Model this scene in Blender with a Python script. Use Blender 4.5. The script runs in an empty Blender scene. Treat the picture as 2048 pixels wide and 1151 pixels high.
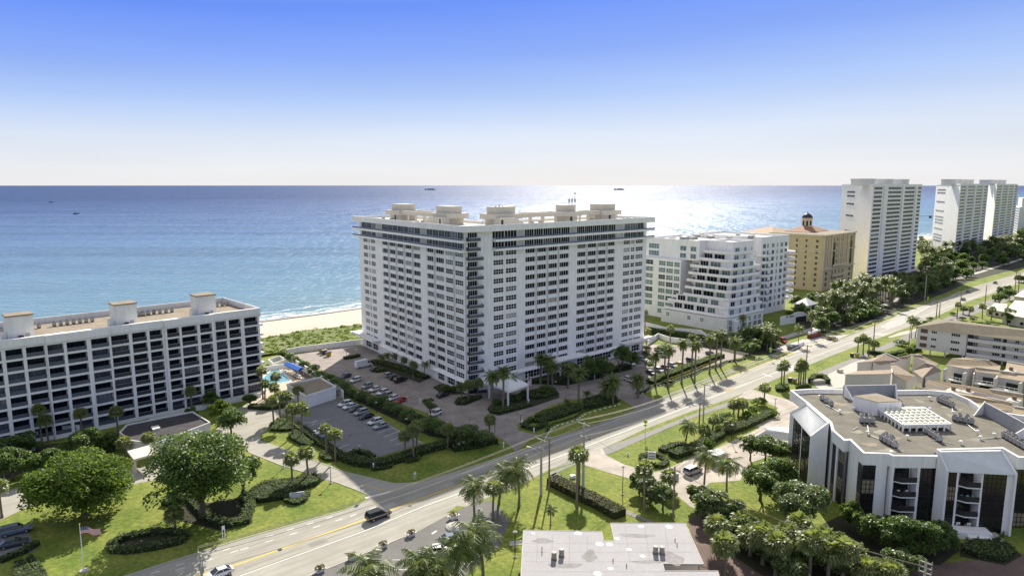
import bpy, bmesh, math, random
import numpy as np
from mathutils import Vector, Matrix
from mathutils.geometry import tessellate_polygon
R = math.radians
random.seed(7); rng = np.random.default_rng(7)
scene = bpy.context.scene
COL = scene.collection
# ---------------------------------------------------------------- camera
F_PX, PITCH, HC = 1365.33, math.atan(205/1365.33), 65.0
cam_d = bpy.data.cameras.new('camera'); cam = bpy.data.objects.new('camera', cam_d); COL.objects.link(cam)
cam.location = (0, 0, HC); cam.rotation_euler = (R(90) - PITCH, 0, 0)
cam_d.lens = 24.0; cam_d.sensor_width = 36.0; cam_d.clip_start = 1.0; cam_d.clip_end = 400000.0
scene.camera = cam
# ---------------------------------------------------------------- sky, sun, exposure
SUN_EL, SUN_AZ = R(34.5), R(8.2)          # azimuth east of +Y (to the right of the view direction)
world = bpy.data.worlds.new('World'); scene.world = world; world.use_nodes = True
wn, wl = world.node_tree.nodes, world.node_tree.links
for n in list(wn): wn.remove(n)
sky = wn.new('ShaderNodeTexSky'); sky.sky_type = 'NISHITA'; sky.sun_disc = False
sky.sun_elevation = SUN_EL; sky.sun_rotation = SUN_AZ
sky.altitude = 0; sky.air_density = 1.0; sky.dust_density = 0.3; sky.ozone_density = 3.0
# the clear morning sky: Nishita scattering blended with the pale-horizon to blue gradient of that day
tcw = wn.new('ShaderNodeTexCoord'); sp = wn.new('ShaderNodeSeparateXYZ'); wl.new(tcw.outputs['Generated'], sp.inputs[0])
asn = wn.new('ShaderNodeMath'); asn.operation = 'ARCSINE'; wl.new(sp.outputs['Z'], asn.inputs[0])
mrw = wn.new('ShaderNodeMapRange'); mrw.inputs['From Min'].default_value = 0; mrw.inputs['From Max'].default_value = R(45); wl.new(asn.outputs[0], mrw.inputs['Value'])
rw = wn.new('ShaderNodeValToRGB'); ew = rw.color_ramp.elements
ew[0].position = 0; ew[0].color = (.500, .497, .515, 1); ew[1].position = 1; ew[1].color = (.33, .335, .36, 1)
for p_, c_ in ((.03, (.490, .497, .525)), (.09, (.420, .460, .545)), (.16, (.255, .345, .560)), (.23, (.150, .240, .560)), (.32, (.078, .165, .560)), (.44, (.24, .29, .40))):
    q_ = ew.new(p_); q_.color = (*c_, 1)
mx_ = wn.new('ShaderNodeMath'); mx_.operation = 'MULTIPLY_ADD'; wl.new(sp.outputs['X'], mx_.inputs[0]); mx_.inputs[1].default_value = -.28; mx_.inputs[2].default_value = 1.0   # deeper blue away from the sun
mp_ = wn.new('ShaderNodeMath'); mp_.operation = 'MULTIPLY'; wl.new(mx_.outputs[0], mp_.inputs[0]); wl.new(mrw.outputs[0], mp_.inputs[1]); wl.new(mp_.outputs[0], rw.inputs[0])
cn = wn.new('ShaderNodeTexNoise'); cn.inputs['Scale'].default_value = 1.0; cn.inputs['Detail'].default_value = 5; cm = wn.new('ShaderNodeMapping'); cm.inputs['Scale'].default_value = (2.2, 2.2, 26); wl.new(tcw.outputs['Generated'], cm.inputs[0]); wl.new(cm.outputs[0], cn.inputs['Vector'])
cr = wn.new('ShaderNodeMapRange'); cr.inputs['From Min'].default_value = .3; cr.inputs['From Max'].default_value = .7; cr.inputs['To Min'].default_value = .965/.15*.885; cr.inputs['To Max'].default_value = 1.035/.15*.885; wl.new(cn.outputs['Fac'], cr.inputs['Value'])   # thin uneven haze
vs = wn.new('ShaderNodeVectorMath'); vs.operation = 'SCALE'; wl.new(cr.outputs[0], vs.inputs['Scale']); wl.new(rw.outputs[0], vs.inputs[0])
mw = wn.new('ShaderNodeMix'); mw.data_type = 'RGBA'; mw.inputs[0].default_value = .97
wl.new(sky.outputs[0], mw.inputs[6]); wl.new(vs.outputs[0], mw.inputs[7])
bg = wn.new('ShaderNodeBackground'); bg.inputs['Strength'].default_value = 0.15
wo = wn.new('ShaderNodeOutputWorld')
wl.new(mw.outputs[2], bg.inputs[0]); wl.new(bg.outputs[0], wo.inputs[0])
sl = bpy.data.lights.new('sun', 'SUN'); so = bpy.data.objects.new('sun', sl); COL.objects.link(so)
sl.energy = 4.5; sl.angle = R(0.53); sl.color = (1.0, 0.94, 0.83)
sd = Vector((math.sin(SUN_AZ)*math.cos(SUN_EL), math.cos(SUN_AZ)*math.cos(SUN_EL), math.sin(SUN_EL)))
so.rotation_euler = sd.to_track_quat('Z', 'Y').to_euler(); so.location = (0, 0, 200)
scene.view_settings.view_transform = 'Standard'; scene.view_settings.look = 'None'
scene.view_settings.gamma = 1.0; scene.view_settings.exposure = 0.88
scene.render.resolution_x = 1024; scene.render.resolution_y = 575
scene.render.engine = 'CYCLES'
scene.cycles.max_bounces = 6; scene.cycles.diffuse_bounces = 2; scene.cycles.glossy_bounces = 3
scene.cycles.transmission_bounces = 3; scene.cycles.transparent_max_bounces = 6

# ---------------------------------------------------------------- measured places
# G turns a measured direction from the drone (in the survey picture, 2048 wide) into a point at height z
def _ray(x, y):
    u = (x-1024)/F_PX; v = (575.5-y)/F_PX; c, s = math.cos(PITCH), math.sin(PITCH)
    return u, c+v*s, -s+v*c
def G(x, y, z=0.0):
    u, v, w = _ray(x, y); t = (z-HC)/w
    return Vector((u*t, v*t, z))
def PY(X, Y, Z):
    c, s = math.cos(PITCH), math.sin(PITCH); dz = Z-HC
    return 575.5 - F_PX*(Y*s+dz*c)/(Y*c-dz*s)
def top_h(x, yb, yt, z=0.0):
    p = G(x, yb, z); lo, hi = 0.0, 120.0
    for _ in range(40):
        m = (lo+hi)/2
        if PY(p.x, p.y, z+m) > yt: lo = m
        else: hi = m
    return lo
RA = R(40.3); RO = Vector((-2.9, 157.8, 0)); RS = Vector((math.cos(RA), math.sin(RA), 0)); RT = Vector((math.sin(RA), -math.cos(RA), 0))
def F(s, t, z=0.0): return RO + RS*s + RT*t + Vector((0, 0, z))   # along / across the coast road

# ---------------------------------------------------------------- materials
MATS = {}
def mat(name, col, rough=0.8, var=0.12, scale=0.6, metal=0.0, spec=0.3, col2=None, bump=0.0, bscale=8.0, detail=5, trans=0.0, emit=None, scale2=None, var2=0.0, stretch=None):
    if name in MATS: return MATS[name]
    m = bpy.data.materials.new(name); m.use_nodes = True; nt = m.node_tree; N = nt.nodes; Lk = nt.links
    b = N['Principled BSDF']; b.inputs['Roughness'].default_value = rough; b.inputs['Metallic'].default_value = metal
    b.inputs['Specular IOR Level'].default_value = spec
    tc = N.new('ShaderNodeTexCoord'); no = N.new('ShaderNodeTexNoise')
    no.inputs['Scale'].default_value = scale; no.inputs['Detail'].default_value = detail; no.inputs['Roughness'].default_value = .65
    geo = N.new('ShaderNodeNewGeometry'); Lk.new(geo.outputs['Position'], no.inputs['Vector'])
    r = N.new('ShaderNodeValToRGB'); c = col
    c2 = col2 or tuple(min(1, x*(1+var)) for x in c); c1 = c if col2 else tuple(x*(1-var) for x in c)
    r.color_ramp.elements[0].position = .3; r.color_ramp.elements[1].position = .7
    r.color_ramp.elements[0].color = (*c1, 1); r.color_ramp.elements[1].color = (*c2, 1)
    Lk.new(no.outputs['Fac'], r.inputs['Fac']); out = r.outputs['Color']
    if var2:
        n2 = N.new('ShaderNodeTexNoise'); n2.inputs['Scale'].default_value = scale2 or scale*8; n2.inputs['Detail'].default_value = 3
        if stretch:
            mq = N.new('ShaderNodeMapping'); mq.vector_type = 'TEXTURE'; mq.inputs['Rotation'].default_value = (0, 0, stretch[0]); mq.inputs['Scale'].default_value = (stretch[1], 1, stretch[2] if len(stretch) > 2 else 1); Lk.new(geo.outputs['Position'], mq.inputs[0]); Lk.new(mq.outputs[0], n2.inputs['Vector'])
        else: Lk.new(geo.outputs['Position'], n2.inputs['Vector'])
        mr = N.new('ShaderNodeMapRange'); mr.inputs['From Min'].default_value = .3; mr.inputs['From Max'].default_value = .7
        mr.inputs['To Min'].default_value = 1-var2; mr.inputs['To Max'].default_value = 1+var2
        Lk.new(n2.outputs['Fac'], mr.inputs['Value'])
        mx = N.new('ShaderNodeVectorMath'); mx.operation = 'SCALE'; Lk.new(out, mx.inputs[0]); Lk.new(mr.outputs[0], mx.inputs['Scale']); out = mx.outputs[0]
    Lk.new(out, b.inputs['Base Color'])
    if bump:
        nb = N.new('ShaderNodeTexNoise'); nb.inputs['Scale'].default_value = bscale; nb.inputs['Detail'].default_value = 3
        Lk.new(geo.outputs['Position'], nb.inputs['Vector'])
        bp = N.new('ShaderNodeBump'); bp.inputs['Strength'].default_value = bump; bp.inputs['Distance'].default_value = .2
        Lk.new(nb.outputs['Fac'], bp.inputs['Height']); Lk.new(bp.outputs[0], b.inputs['Normal'])
    if trans:
        t = N.new('ShaderNodeBsdfTranslucent'); ms = N.new('ShaderNodeMixShader'); ms.inputs[0].default_value = trans
        tcx = N.new('ShaderNodeMix'); tcx.data_type = 'RGBA'; tcx.blend_type = 'MULTIPLY'; tcx.inputs[0].default_value = 1
        Lk.new(out, tcx.inputs[6]); tcx.inputs[7].default_value = (1.7, 1.75, .9, 1)
        Lk.new(tcx.outputs[2], t.inputs['Color'])
        Lk.new(b.outputs[0], ms.inputs[1]); Lk.new(t.outputs[0], ms.inputs[2]); Lk.new(ms.outputs[0], N['Material Output'].inputs['Surface'])
    if emit: b.inputs['Emission Color'].default_value = (*col, 1); b.inputs['Emission Strength'].default_value = emit
    MATS[name] = m; return m
def brickmat(name, c1, c2, mortar, sc=1.0, rough=.85, w=.5, h=.25, rot=0.0, msize=.02, bump=0.0):
    m = bpy.data.materials.new(name); m.use_nodes = True; nt = m.node_tree; N = nt.nodes; Lk = nt.links
    b = N['Principled BSDF']; b.inputs['Roughness'].default_value = rough; b.inputs['Specular IOR Level'].default_value = .2
    geo = N.new('ShaderNodeNewGeometry'); mp = N.new('ShaderNodeMapping'); mp.inputs['Rotation'].default_value = (0, 0, rot)
    br = N.new('ShaderNodeTexBrick'); br.inputs['Color1'].default_value = (*c1, 1); br.inputs['Color2'].default_value = (*c2, 1); br.inputs['Mortar'].default_value = (*mortar, 1)
    br.inputs['Scale'].default_value = sc; br.inputs['Mortar Size'].default_value = msize; br.inputs['Brick Width'].default_value = w; br.inputs['Row Height'].default_value = h
    no = N.new('ShaderNodeTexNoise'); no.inputs['Scale'].default_value = .25; no.inputs['Detail'].default_value = 6
    Lk.new(geo.outputs['Position'], mp.inputs[0]); Lk.new(mp.outputs[0], br.inputs['Vector']); Lk.new(geo.outputs['Position'], no.inputs['Vector'])
    mr = N.new('ShaderNodeMapRange'); mr.inputs['From Min'].default_value = .3; mr.inputs['From Max'].default_value = .7; mr.inputs['To Min'].default_value = .8; mr.inputs['To Max'].default_value = 1.15
    Lk.new(no.outputs['Fac'], mr.inputs['Value'])
    mx = N.new('ShaderNodeVectorMath'); mx.operation = 'SCALE'; Lk.new(br.outputs['Color'], mx.inputs[0]); Lk.new(mr.outputs[0], mx.inputs['Scale'])
    Lk.new(mx.outputs[0], b.inputs['Base Color'])
    MATS[name] = m; return m
def glassmat(name, c, rough=.12, var=.5, sc=.35, spec=.6):
    m = mat(name, c, rough, var, sc, spec=spec); return m

M_WHITE = mat('white_stucco', (.84, .82, .795), .85, .05, .25, var2=.06, scale2=1.6, stretch=(0, 1, 9))
M_WHITE2 = mat('weathered_white_stucco', (.70, .69, .66), .85, .08, .35, var2=.06, scale2=1.6, stretch=(0, 1, 7))
M_CREAM = mat('cream_stucco', (.66, .60, .50), .85, .06, .4)
M_PAINT = mat('white_paint', (.8, .8, .78), .5, .03, 1)
M_LANE = mat('lane_paint', (.74, .74, .70), .7, .22, 2.5)
M_YEL = mat('yellow_lane_paint', (.72, .50, .07), .7, .2, 2.5)
M_GLASS = glassmat('window_glass', (.014, .018, .028), .14, spec=.12)
M_GLASS2 = glassmat('curtained_glass', (.12, .128, .15), .25, .5, .5, .4)
M_GLASS4 = glassmat('drawn_curtains', (.34, .33, .31), .3, .3, .7, .4)
M_GLASS3 = glassmat('green_glass', (.13, .20, .19), .12)
M_DARK = mat('dark_metal', (.03, .03, .033), .5, .2, 2)
M_RAIL = mat('grey_railing', (.10, .11, .13), .5, .2, 2)
M_GREY = mat('grey_metal', (.33, .33, .33), .5, .15, 2)
M_CONC = mat('concrete', (.46, .44, .39), .9, .10, .5, var2=.07, scale2=5)
M_ROAD = mat('sun_bleached_asphalt', (.355, .335, .285), .92, .10, .16, var2=.13, scale2=.9, bump=.15, bscale=12, stretch=(RA, 14))
M_ASPH = mat('parking_asphalt', (.20, .195, .205), .92, .12, .2, var2=.16, scale2=4)
M_PATH = mat('path_asphalt', (.25, .24, .22), .92, .1, .3, var2=.12, scale2=3)
M_LAWN = mat('lawn_grass', (.095, .160, .017), .95, .1, .11, col2=(.265, .275, .055), var2=.30, scale2=1.1, bump=.5, bscale=14)
M_SAND = mat('beach_sand', (.52, .47, .385), .95, .06, .08, var2=.06, scale2=1.5, bump=.4, bscale=1.2)
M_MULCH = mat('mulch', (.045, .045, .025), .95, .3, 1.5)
M_ROOFG = mat('gravel_roof', (.125, .115, .09), .95, .25, .35, var2=.3, scale2=6, col2=(.20, .185, .15))
M_ROOFB = mat('brown_gravel_roof', (.22, .18, .13), .95, .25, .3, var2=.25, scale2=5, col2=(.33, .28, .21))
M_ROOFW = mat('white_membrane_roof', (.60, .565, .49), .9, .1, .3, var2=.06, scale2=3)
M_ROOFL = mat('lavender_membrane_roof', (.36, .345, .35), .85, .06, .15, var2=.05, scale2=1.5)
M_PAVER = brickmat('driveway_pavers', (.31, .265, .24), (.40, .35, .315), (.20, .175, .16), 1.0, rot=R(18), w=.8, h=.4, msize=.05)
M_PAVERL = brickmat('light_plaza_pavers', (.44, .38, .32), (.50, .45, .39), (.33, .29, .25), 1.0, rot=R(18), w=.8, h=.4, msize=.04)
M_DECK = mat('pool_deck', (.50, .43, .34), .9, .08, .4)
M_WOOD = mat('wooden_pole', (.22, .18, .13), .9, .2, 2)
M_CONCP = mat('concrete_pole', (.42, .40, .36), .85, .1, 2)
M_TRUNK = mat('palm_trunk', (.20, .165, .125), .95, .3, 3)
M_BARK = mat('bark', (.13, .105, .08), .95, .3, 2)
M_HEDGE = mat('hedge_leaves', (0.075, 0.112, 0.032), .7, .1, .6, col2=(0.165, 0.21, 0.07), trans=0.35, spec=.35, var2=.25, scale2=2.5)
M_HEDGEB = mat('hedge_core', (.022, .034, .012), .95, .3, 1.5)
M_LEAF = mat('bright_broad_leaves', (0.078, 0.135, 0.022), .6, .1, .35, col2=(0.165, 0.225, 0.05), trans=0.42, spec=.2, var2=.25, scale2=2)
M_LEAF2 = mat('deep_green_leaves', (0.065, 0.115, 0.028), .5, .1, .4, col2=(0.14, 0.2, 0.055), trans=0.38, spec=.45, var2=.25, scale2=2)
M_SEAG = mat('sea_grape_leaves', (0.08, 0.12, 0.04), .45, .1, .4, col2=(0.18, 0.23, 0.09), trans=0.38, spec=.5, var2=.2, scale2=2)
M_DUNE = mat('dune_scrub', (0.09, 0.15, 0.02), .8, .1, .25, col2=(0.2, 0.25, 0.04), trans=0.3, var2=.25, scale2=1.5)
M_FROND = mat('palm_fronds', (0.08, 0.12, 0.03), .45, .1, .5, col2=(0.19, 0.22, 0.07), trans=0.38, spec=.5, var2=.2, scale2=1.5)
M_FAN = mat('fan_palm_fronds', (0.11, 0.15, 0.05), .45, .1, .5, col2=(0.25, 0.27, 0.11), trans=0.4, spec=.5, var2=.2, scale2=1.5)
M_FRONDY = mat('yellowing_fronds', (.35, .28, .05), .6, .2, 1, trans=.3)
M_TILE = None
M_BEIGE = mat('beige_stucco', (.66, .52, .29), .85, .08, .3, var2=.05)
M_TRIM = mat('pale_trim', (.72, .60, .40), .85, .06, .5)
M_PINK = mat('pale_pink_stucco', (.72, .66, .655), .85, .05, .3)
M_TAN = mat('tan_stucco', (.62, .575, .53), .88, .06, .3)

# ---------------------------------------------------------------- mesh builder
class MB:
    def __init__(s): s.v = []; s.f = []; s.m = []; s.mats = []
    def mi(s, m):
        if m not in s.mats: s.mats.append(m)
        return s.mats.index(m)
    def poly(s, pts, m):
        i = len(s.v); s.v += [tuple(p) for p in pts]; s.f.append(tuple(range(i, i+len(pts)))); s.m.append(s.mi(m))
    def box(s, c, sz, m, rz=0.0, ax=None):
        # c = centre of the base, sz = (x, y, z)
        hx, hy = sz[0]/2, sz[1]/2
        if ax is not None: ex, ey = Vector((ax[0], ax[1], 0)).normalized(), Vector((-ax[1], ax[0], 0)).normalized()
        else: ex, ey = Vector((math.cos(rz), math.sin(rz), 0)), Vector((-math.sin(rz), math.cos(rz), 0))
        c = Vector(c); b = [c-ex*hx-ey*hy, c+ex*hx-ey*hy, c+ex*hx+ey*hy, c-ex*hx+ey*hy]; s.prism(b, None, sz[2], m)
    def prism(s, b, z0, h, m, mtop=None, bottom=True, top=True):
        b = [Vector((p[0], p[1], p[2] if z0 is None else z0)) for p in b]
        a = sum(b[i].x*b[(i+1) % len(b)].y - b[(i+1) % len(b)].x*b[i].y for i in range(len(b)))
        if a < 0: b = b[::-1]
        n = len(b); i = len(s.v); s.v += [tuple(p) for p in b] + [(p.x, p.y, p.z+h) for p in b]; k = s.mi(m)
        for j in range(n):
            s.f.append((i+j, i+(j+1) % n, i+n+(j+1) % n, i+n+j)); s.m.append(k)
        tris = tessellate_polygon([b]) if n > 4 else None
        kt = s.mi(mtop or m)
        if n <= 4:
            if top: s.f.append(tuple(i+n+j for j in range(n))); s.m.append(kt)
            if bottom: s.f.append(tuple(i+j for j in reversed(range(n)))); s.m.append(k)
        else:
            for t in tris:
                A, B, C_ = (b[q] for q in t)
                if (B.x-A.x)*(C_.y-A.y)-(B.y-A.y)*(C_.x-A.x) < 0: t = t[::-1]
                if top: s.f.append(tuple(i+n+q for q in t)); s.m.append(kt)
                if bottom: s.f.append(tuple(i+q for q in reversed(t))); s.m.append(k)
    def sheet(s, b, z, m):
        b = [Vector((p[0], p[1], z)) for p in b]; i = len(s.v); s.v += [tuple(p) for p in b]; k = s.mi(m)
        for t in tessellate_polygon([b]):
            A, B, C_ = (b[q] for q in t)
            if (B.x-A.x)*(C_.y-A.y)-(B.y-A.y)*(C_.x-A.x) < 0: t = t[::-1]
            s.f.append(tuple(i+q for q in t)); s.m.append(k)
    def beam(s, a, b, w, h, m, zoff=0):
        # bar from a to b, w across, h high, standing on the line a-b
        a, b = Vector(a), Vector(b); d = b-a; n = Vector((-d.y, d.x, 0))
        if n.length < 1e-6: n = Vector((1, 0, 0))
        n.normalize(); n *= w/2; i = len(s.v); z = Vector((0, 0, h)); o = Vector((0, 0, zoff))
        P = [a-n+o, a+n+o, a+n+z+o, a-n+z+o, b-n+o, b+n+o, b+n+z+o, b-n+z+o]; s.v += [tuple(p) for p in P]; k = s.mi(m)
        for f in ((0, 3, 2, 1), (4, 5, 6, 7), (0, 1, 5, 4), (1, 2, 6, 5), (2, 3, 7, 6), (3, 0, 4, 7)): s.f.append(tuple(i+q for q in f)); s.m.append(k)
    def tube(s, pts, rad, m, n=6, cap=True):
        pts = [Vector(p) for p in pts]; rad = rad if isinstance(rad, (list, tuple)) else [rad]*len(pts); k = s.mi(m); base = len(s.v)
        for j, p in enumerate(pts):
            d = (pts[min(j+1, len(pts)-1)]-pts[max(j-1, 0)]).normalized(); u = d.orthogonal() if abs(d.z) < .9 else Vector((1, 0, 0))
            u = (u - d*u.dot(d)).normalized(); w = d.cross(u)
            for q in range(n):
                a = 2*math.pi*q/n; s.v.append(tuple(p+(u*math.cos(a)+w*math.sin(a))*rad[j]))
        for j in range(len(pts)-1):
            for q in range(n):
                a, b = base+j*n+q, base+j*n+(q+1) % n; s.f.append((a, b, b+n, a+n)); s.m.append(k)
        if cap:
            s.f.append(tuple(base+(len(pts)-1)*n+q for q in range(n))); s.m.append(k)
            s.f.append(tuple(base+q for q in reversed(range(n)))); s.m.append(k)
    def lathe(s, c, prof, m, n=12, cap=True):
        c = Vector(c); base = len(s.v); k = s.mi(m)
        for r, z in prof:
            for q in range(n):
                a = 2*math.pi*q/n; s.v.append((c.x+r*math.cos(a), c.y+r*math.sin(a), c.z+z))
        for j in range(len(prof)-1):
            for q in range(n):
                a, b = base+j*n+q, base+j*n+(q+1) % n; s.f.append((a, b, b+n, a+n)); s.m.append(k)
        if cap: s.f.append(tuple(base+(len(prof)-1)*n+q for q in range(n))); s.m.append(k)
    def loft(s, secs, m, cap=True):
        k = s.mi(m); n = len(secs[0]); base = len(s.v)
        for sc in secs: s.v += [tuple(p) for p in sc]
        for j in range(len(secs)-1):
            for q in range(n):
                a, b = base+j*n+q, base+j*n+(q+1) % n; s.f.append((a, b, b+n, a+n)); s.m.append(k)
        if cap:
            s.f.append(tuple(base+q for q in reversed(range(n)))); s.m.append(k)
            s.f.append(tuple(base+(len(secs)-1)*n+q for q in range(n))); s.m.append(k)
    def mesh(s, name, smooth=False):
        me = bpy.data.meshes.new(name); me.from_pydata(s.v, [], s.f)
        for m in s.mats: me.materials.append(m)
        me.polygons.foreach_set('material_index', s.m)
        if smooth: me.polygons.foreach_set('use_smooth', [True]*len(s.f))
        me.update(); return me
    def build(s, name, parent=None, smooth=False, kind=None):
        o = bpy.data.objects.new(name, s.mesh(name, smooth)); COL.objects.link(o)
        if parent is not None: o.parent = parent
        if kind: o['kind'] = kind
        return o
def leafmesh(name, C, S, material, tilt=1.0, up=0.35, aspect=1.0):
    """many small leaf faces: C (N,3) centres, S (N,) sizes"""
    n = len(C); nrm = rng.normal(size=(n, 3)); nrm[:, 2] = np.abs(nrm[:, 2])*(1+up) + up; nrm /= np.linalg.norm(nrm, axis=1)[:, None]
    t = rng.normal(size=(n, 3)); t -= (t*nrm).sum(1)[:, None]*nrm; t /= np.linalg.norm(t, axis=1)[:, None]; b = np.cross(nrm, t)
    S = S[:, None]; V = np.empty((n, 4, 3)); V[:, 0] = C-t*S*.5*aspect; V[:, 1] = C-b*S*.38+nrm*S*.06; V[:, 2] = C+t*S*.5*aspect; V[:, 3] = C+b*S*.38+nrm*S*.06
    me = bpy.data.meshes.new(name); me.vertices.add(n*4); me.vertices.foreach_set('co', V.astype(np.float32).ravel())
    me.loops.add(n*4); me.loops.foreach_set('vertex_index', np.arange(n*4, dtype=np.int32)); me.polygons.add(n)
    me.polygons.foreach_set('loop_start', np.arange(0, n*4, 4, dtype=np.int32)); me.polygons.foreach_set('loop_total', np.full(n, 4, dtype=np.int32))
    me.materials.append(material); me.update(calc_edges=True); me.validate(); return me
def link(name, me, parent=None, loc=None, rz=0, sc=None):
    o = bpy.data.objects.new(name, me); COL.objects.link(o)
    if parent is not None: o.parent = parent
    if loc is not None: o.location = loc
    if rz: o.rotation_euler = (0, 0, rz)
    if sc is not None: o.scale = sc
    return o
def thing(name, label, cat, loc=(0, 0, 0), rz=0.0, group=None):
    o = bpy.data.objects.new(name, None); COL.objects.link(o); o.empty_display_size = 1
    o.location = loc; o.rotation_euler = (0, 0, rz); tag(o, label, cat, group); return o
def tag(o, label, cat, group=None, kind=None):
    o['label'] = label; o['category'] = cat
    if group: o['group'] = group
    if kind: o['kind'] = kind
    return o
def struct(name, mb, kind='structure', smooth=False):
    return mb.build(name, None, smooth, kind)
def gp(pts, z=0.0): return [G(x, y, z) for x, y in pts]
# ================================================================ THE SETTING
def sheet(name, polys, z, m, kind='structure'):
    mb = MB()
    for p in polys: mb.sheet(p, z, m)
    return struct(name, mb, kind)
def px(*pts): return [G(a, b) for a, b in pts]

# ---- sea
def sea_material():
    m = bpy.data.materials.new('sea_water'); m.use_nodes = True; nt = m.node_tree; N = nt.nodes; L = nt.links
    b = N['Principled BSDF']; geo = N.new('ShaderNodeNewGeometry')
    def vm(op, a, bb=None, sc=None):
        n = N.new('ShaderNodeVectorMath'); n.operation = op; L.new(a, n.inputs[0])
        if bb is not None: n.inputs[1].default_value = bb
        if sc is not None: n.inputs['Scale'].default_value = sc
        return n
    sub = vm('SUBTRACT', geo.outputs['Position'], tuple(RO)); dot = vm('DOT_PRODUCT', sub.outputs[0], tuple(-RT))   # metres seaward
    n0 = N.new('ShaderNodeTexNoise'); n0.inputs['Scale'].default_value = .012; n0.inputs['Detail'].default_value = 4; L.new(geo.outputs['Position'], n0.inputs['Vector'])
    def mm(op, a, bb, c=None):
        n = N.new('ShaderNodeMath'); n.operation = op
        for i, q in enumerate((a, bb, c)):
            if q is None: continue
            if isinstance(q, (int, float)): n.inputs[i].default_value = q
            else: L.new(q, n.inputs[i])
        return n.outputs[0]
    wob = mm('MULTIPLY_ADD', n0.outputs['Fac'], 260.0, -130.0)
    dist = mm('ADD', dot.outputs['Value'], wob)
    mr = N.new('ShaderNodeMapRange'); mr.inputs['From Min'].default_value = 190; mr.inputs['From Max'].default_value = 3500; L.new(dist, mr.inputs['Value'])
    pw = mm('POWER', mr.outputs[0], .45)
    rp = N.new('ShaderNodeValToRGB'); e = rp.color_ramp.elements
    e[0].position = 0; e[0].color = (.185, .275, .305, 1); e[1].position = 1; e[1].color = (.045, .078, .180, 1)
    for p, c in ((.22, (.135, .230, .310, 1)), (.5, (.098, .165, .290, 1)), (.75, (.068, .115, .240, 1))):
        q = e.new(p); q.color = c
    L.new(pw, rp.inputs[0])
    # long current streaks along the coast
    mp = N.new('ShaderNodeMapping'); mp.inputs['Rotation'].default_value = (0, 0, -RA-.12); mp.inputs['Scale'].default_value = (.0012, .022, 1)
    L.new(geo.outputs['Position'], mp.inputs[0]); ns = N.new('ShaderNodeTexNoise'); ns.inputs['Scale'].default_value = 1; ns.inputs['Detail'].default_value = 5; L.new(mp.outputs[0], ns.inputs['Vector'])
    ms = N.new('ShaderNodeMapRange'); ms.inputs['From Min'].default_value = .3; ms.inputs['From Max'].default_value = .75; ms.inputs['To Min'].default_value = .87; ms.inputs['To Max'].default_value = 1.26; L.new(ns.outputs['Fac'], ms.inputs['Value'])
    sc = N.new('ShaderNodeVectorMath'); sc.operation = 'SCALE'; L.new(rp.outputs[0], sc.inputs[0]); L.new(ms.outputs[0], sc.inputs['Scale'])
    # surf
    nf = N.new('ShaderNodeTexNoise'); nf.inputs['Scale'].default_value = .055; nf.inputs['Detail'].default_value = 4; L.new(geo.outputs['Position'], nf.inputs['Vector'])
    nf2 = N.new('ShaderNodeTexNoise'); nf2.inputs['Scale'].default_value = .7; nf2.inputs['Detail'].default_value = 5; L.new(geo.outputs['Position'], nf2.inputs['Vector'])
    fd = mm('MULTIPLY_ADD', nf.outputs['Fac'], 26.0, -13.0); fd = mm('ADD', dot.outputs['Value'], fd)
    def band(c, w):
        a = mm('SUBTRACT', fd, c); a = mm('ABSOLUTE', a, None); a = mm('DIVIDE', a, w); a = mm('SUBTRACT', 1.0, a); return mm('MAXIMUM', a, 0.0)
    bands = mm('MAXIMUM', mm('MAXIMUM', band(210.5, 5.0), band(219, 2.6)), mm('MULTIPLY', band(229, 1.6), .7))
    fo = mm('MULTIPLY', bands, mm('MULTIPLY_ADD', nf2.outputs['Fac'], 3.4, -.9)); fo = mm('MINIMUM', mm('MAXIMUM', fo, 0.0), 1.0)
    mx = N.new('ShaderNodeMix'); mx.data_type = 'RGBA'; L.new(fo, mx.inputs[0]); L.new(sc.outputs[0], mx.inputs[6]); mx.inputs[7].default_value = (.78, .80, .80, 1)
    L.new(mx.outputs[2], b.inputs['Base Color'])
    # wind roughens the far water; specular noise puts in sparse sun sparkles
    md = N.new('ShaderNodeMapRange'); md.inputs['From Min'].default_value = 250; md.inputs['From Max'].default_value = 1800; md.inputs['To Min'].default_value = .30; md.inputs['To Max'].default_value = .58; L.new(dot.outputs['Value'], md.inputs['Value'])
    rr = mm('MULTIPLY_ADD', fo, .4, md.outputs[0]); L.new(rr, b.inputs['Roughness']); b.inputs['IOR'].default_value = 1.33
    def spk(sx, sy, sc_, lo, hi):
        mp = N.new('ShaderNodeMapping'); mp.inputs['Rotation'].default_value = (0, 0, -.12); mp.inputs['Scale'].default_value = (sx, sy, 1); L.new(geo.outputs['Position'], mp.inputs[0])
        n = N.new('ShaderNodeTexNoise'); n.inputs['Scale'].default_value = sc_; n.inputs['Detail'].default_value = 3; n.inputs['Roughness'].default_value = .7; L.new(mp.outputs[0], n.inputs['Vector'])
        q = N.new('ShaderNodeMapRange'); q.inputs['From Min'].default_value = lo; q.inputs['From Max'].default_value = hi; q.inputs['To Min'].default_value = .0; q.inputs['To Max'].default_value = 1.0; L.new(n.outputs['Fac'], q.inputs['Value']); return q.outputs[0]
    k1 = spk(1, .14, .34, .54, .64); k2 = spk(.25, .03, .12, .40, .62); kk = mm('ADD', mm('MULTIPLY', k1, .85), mm('MULTIPLY', k2, .05)); kk = mm('ADD', kk, .015)
    L.new(kk, b.inputs['Specular IOR Level'])
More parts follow.
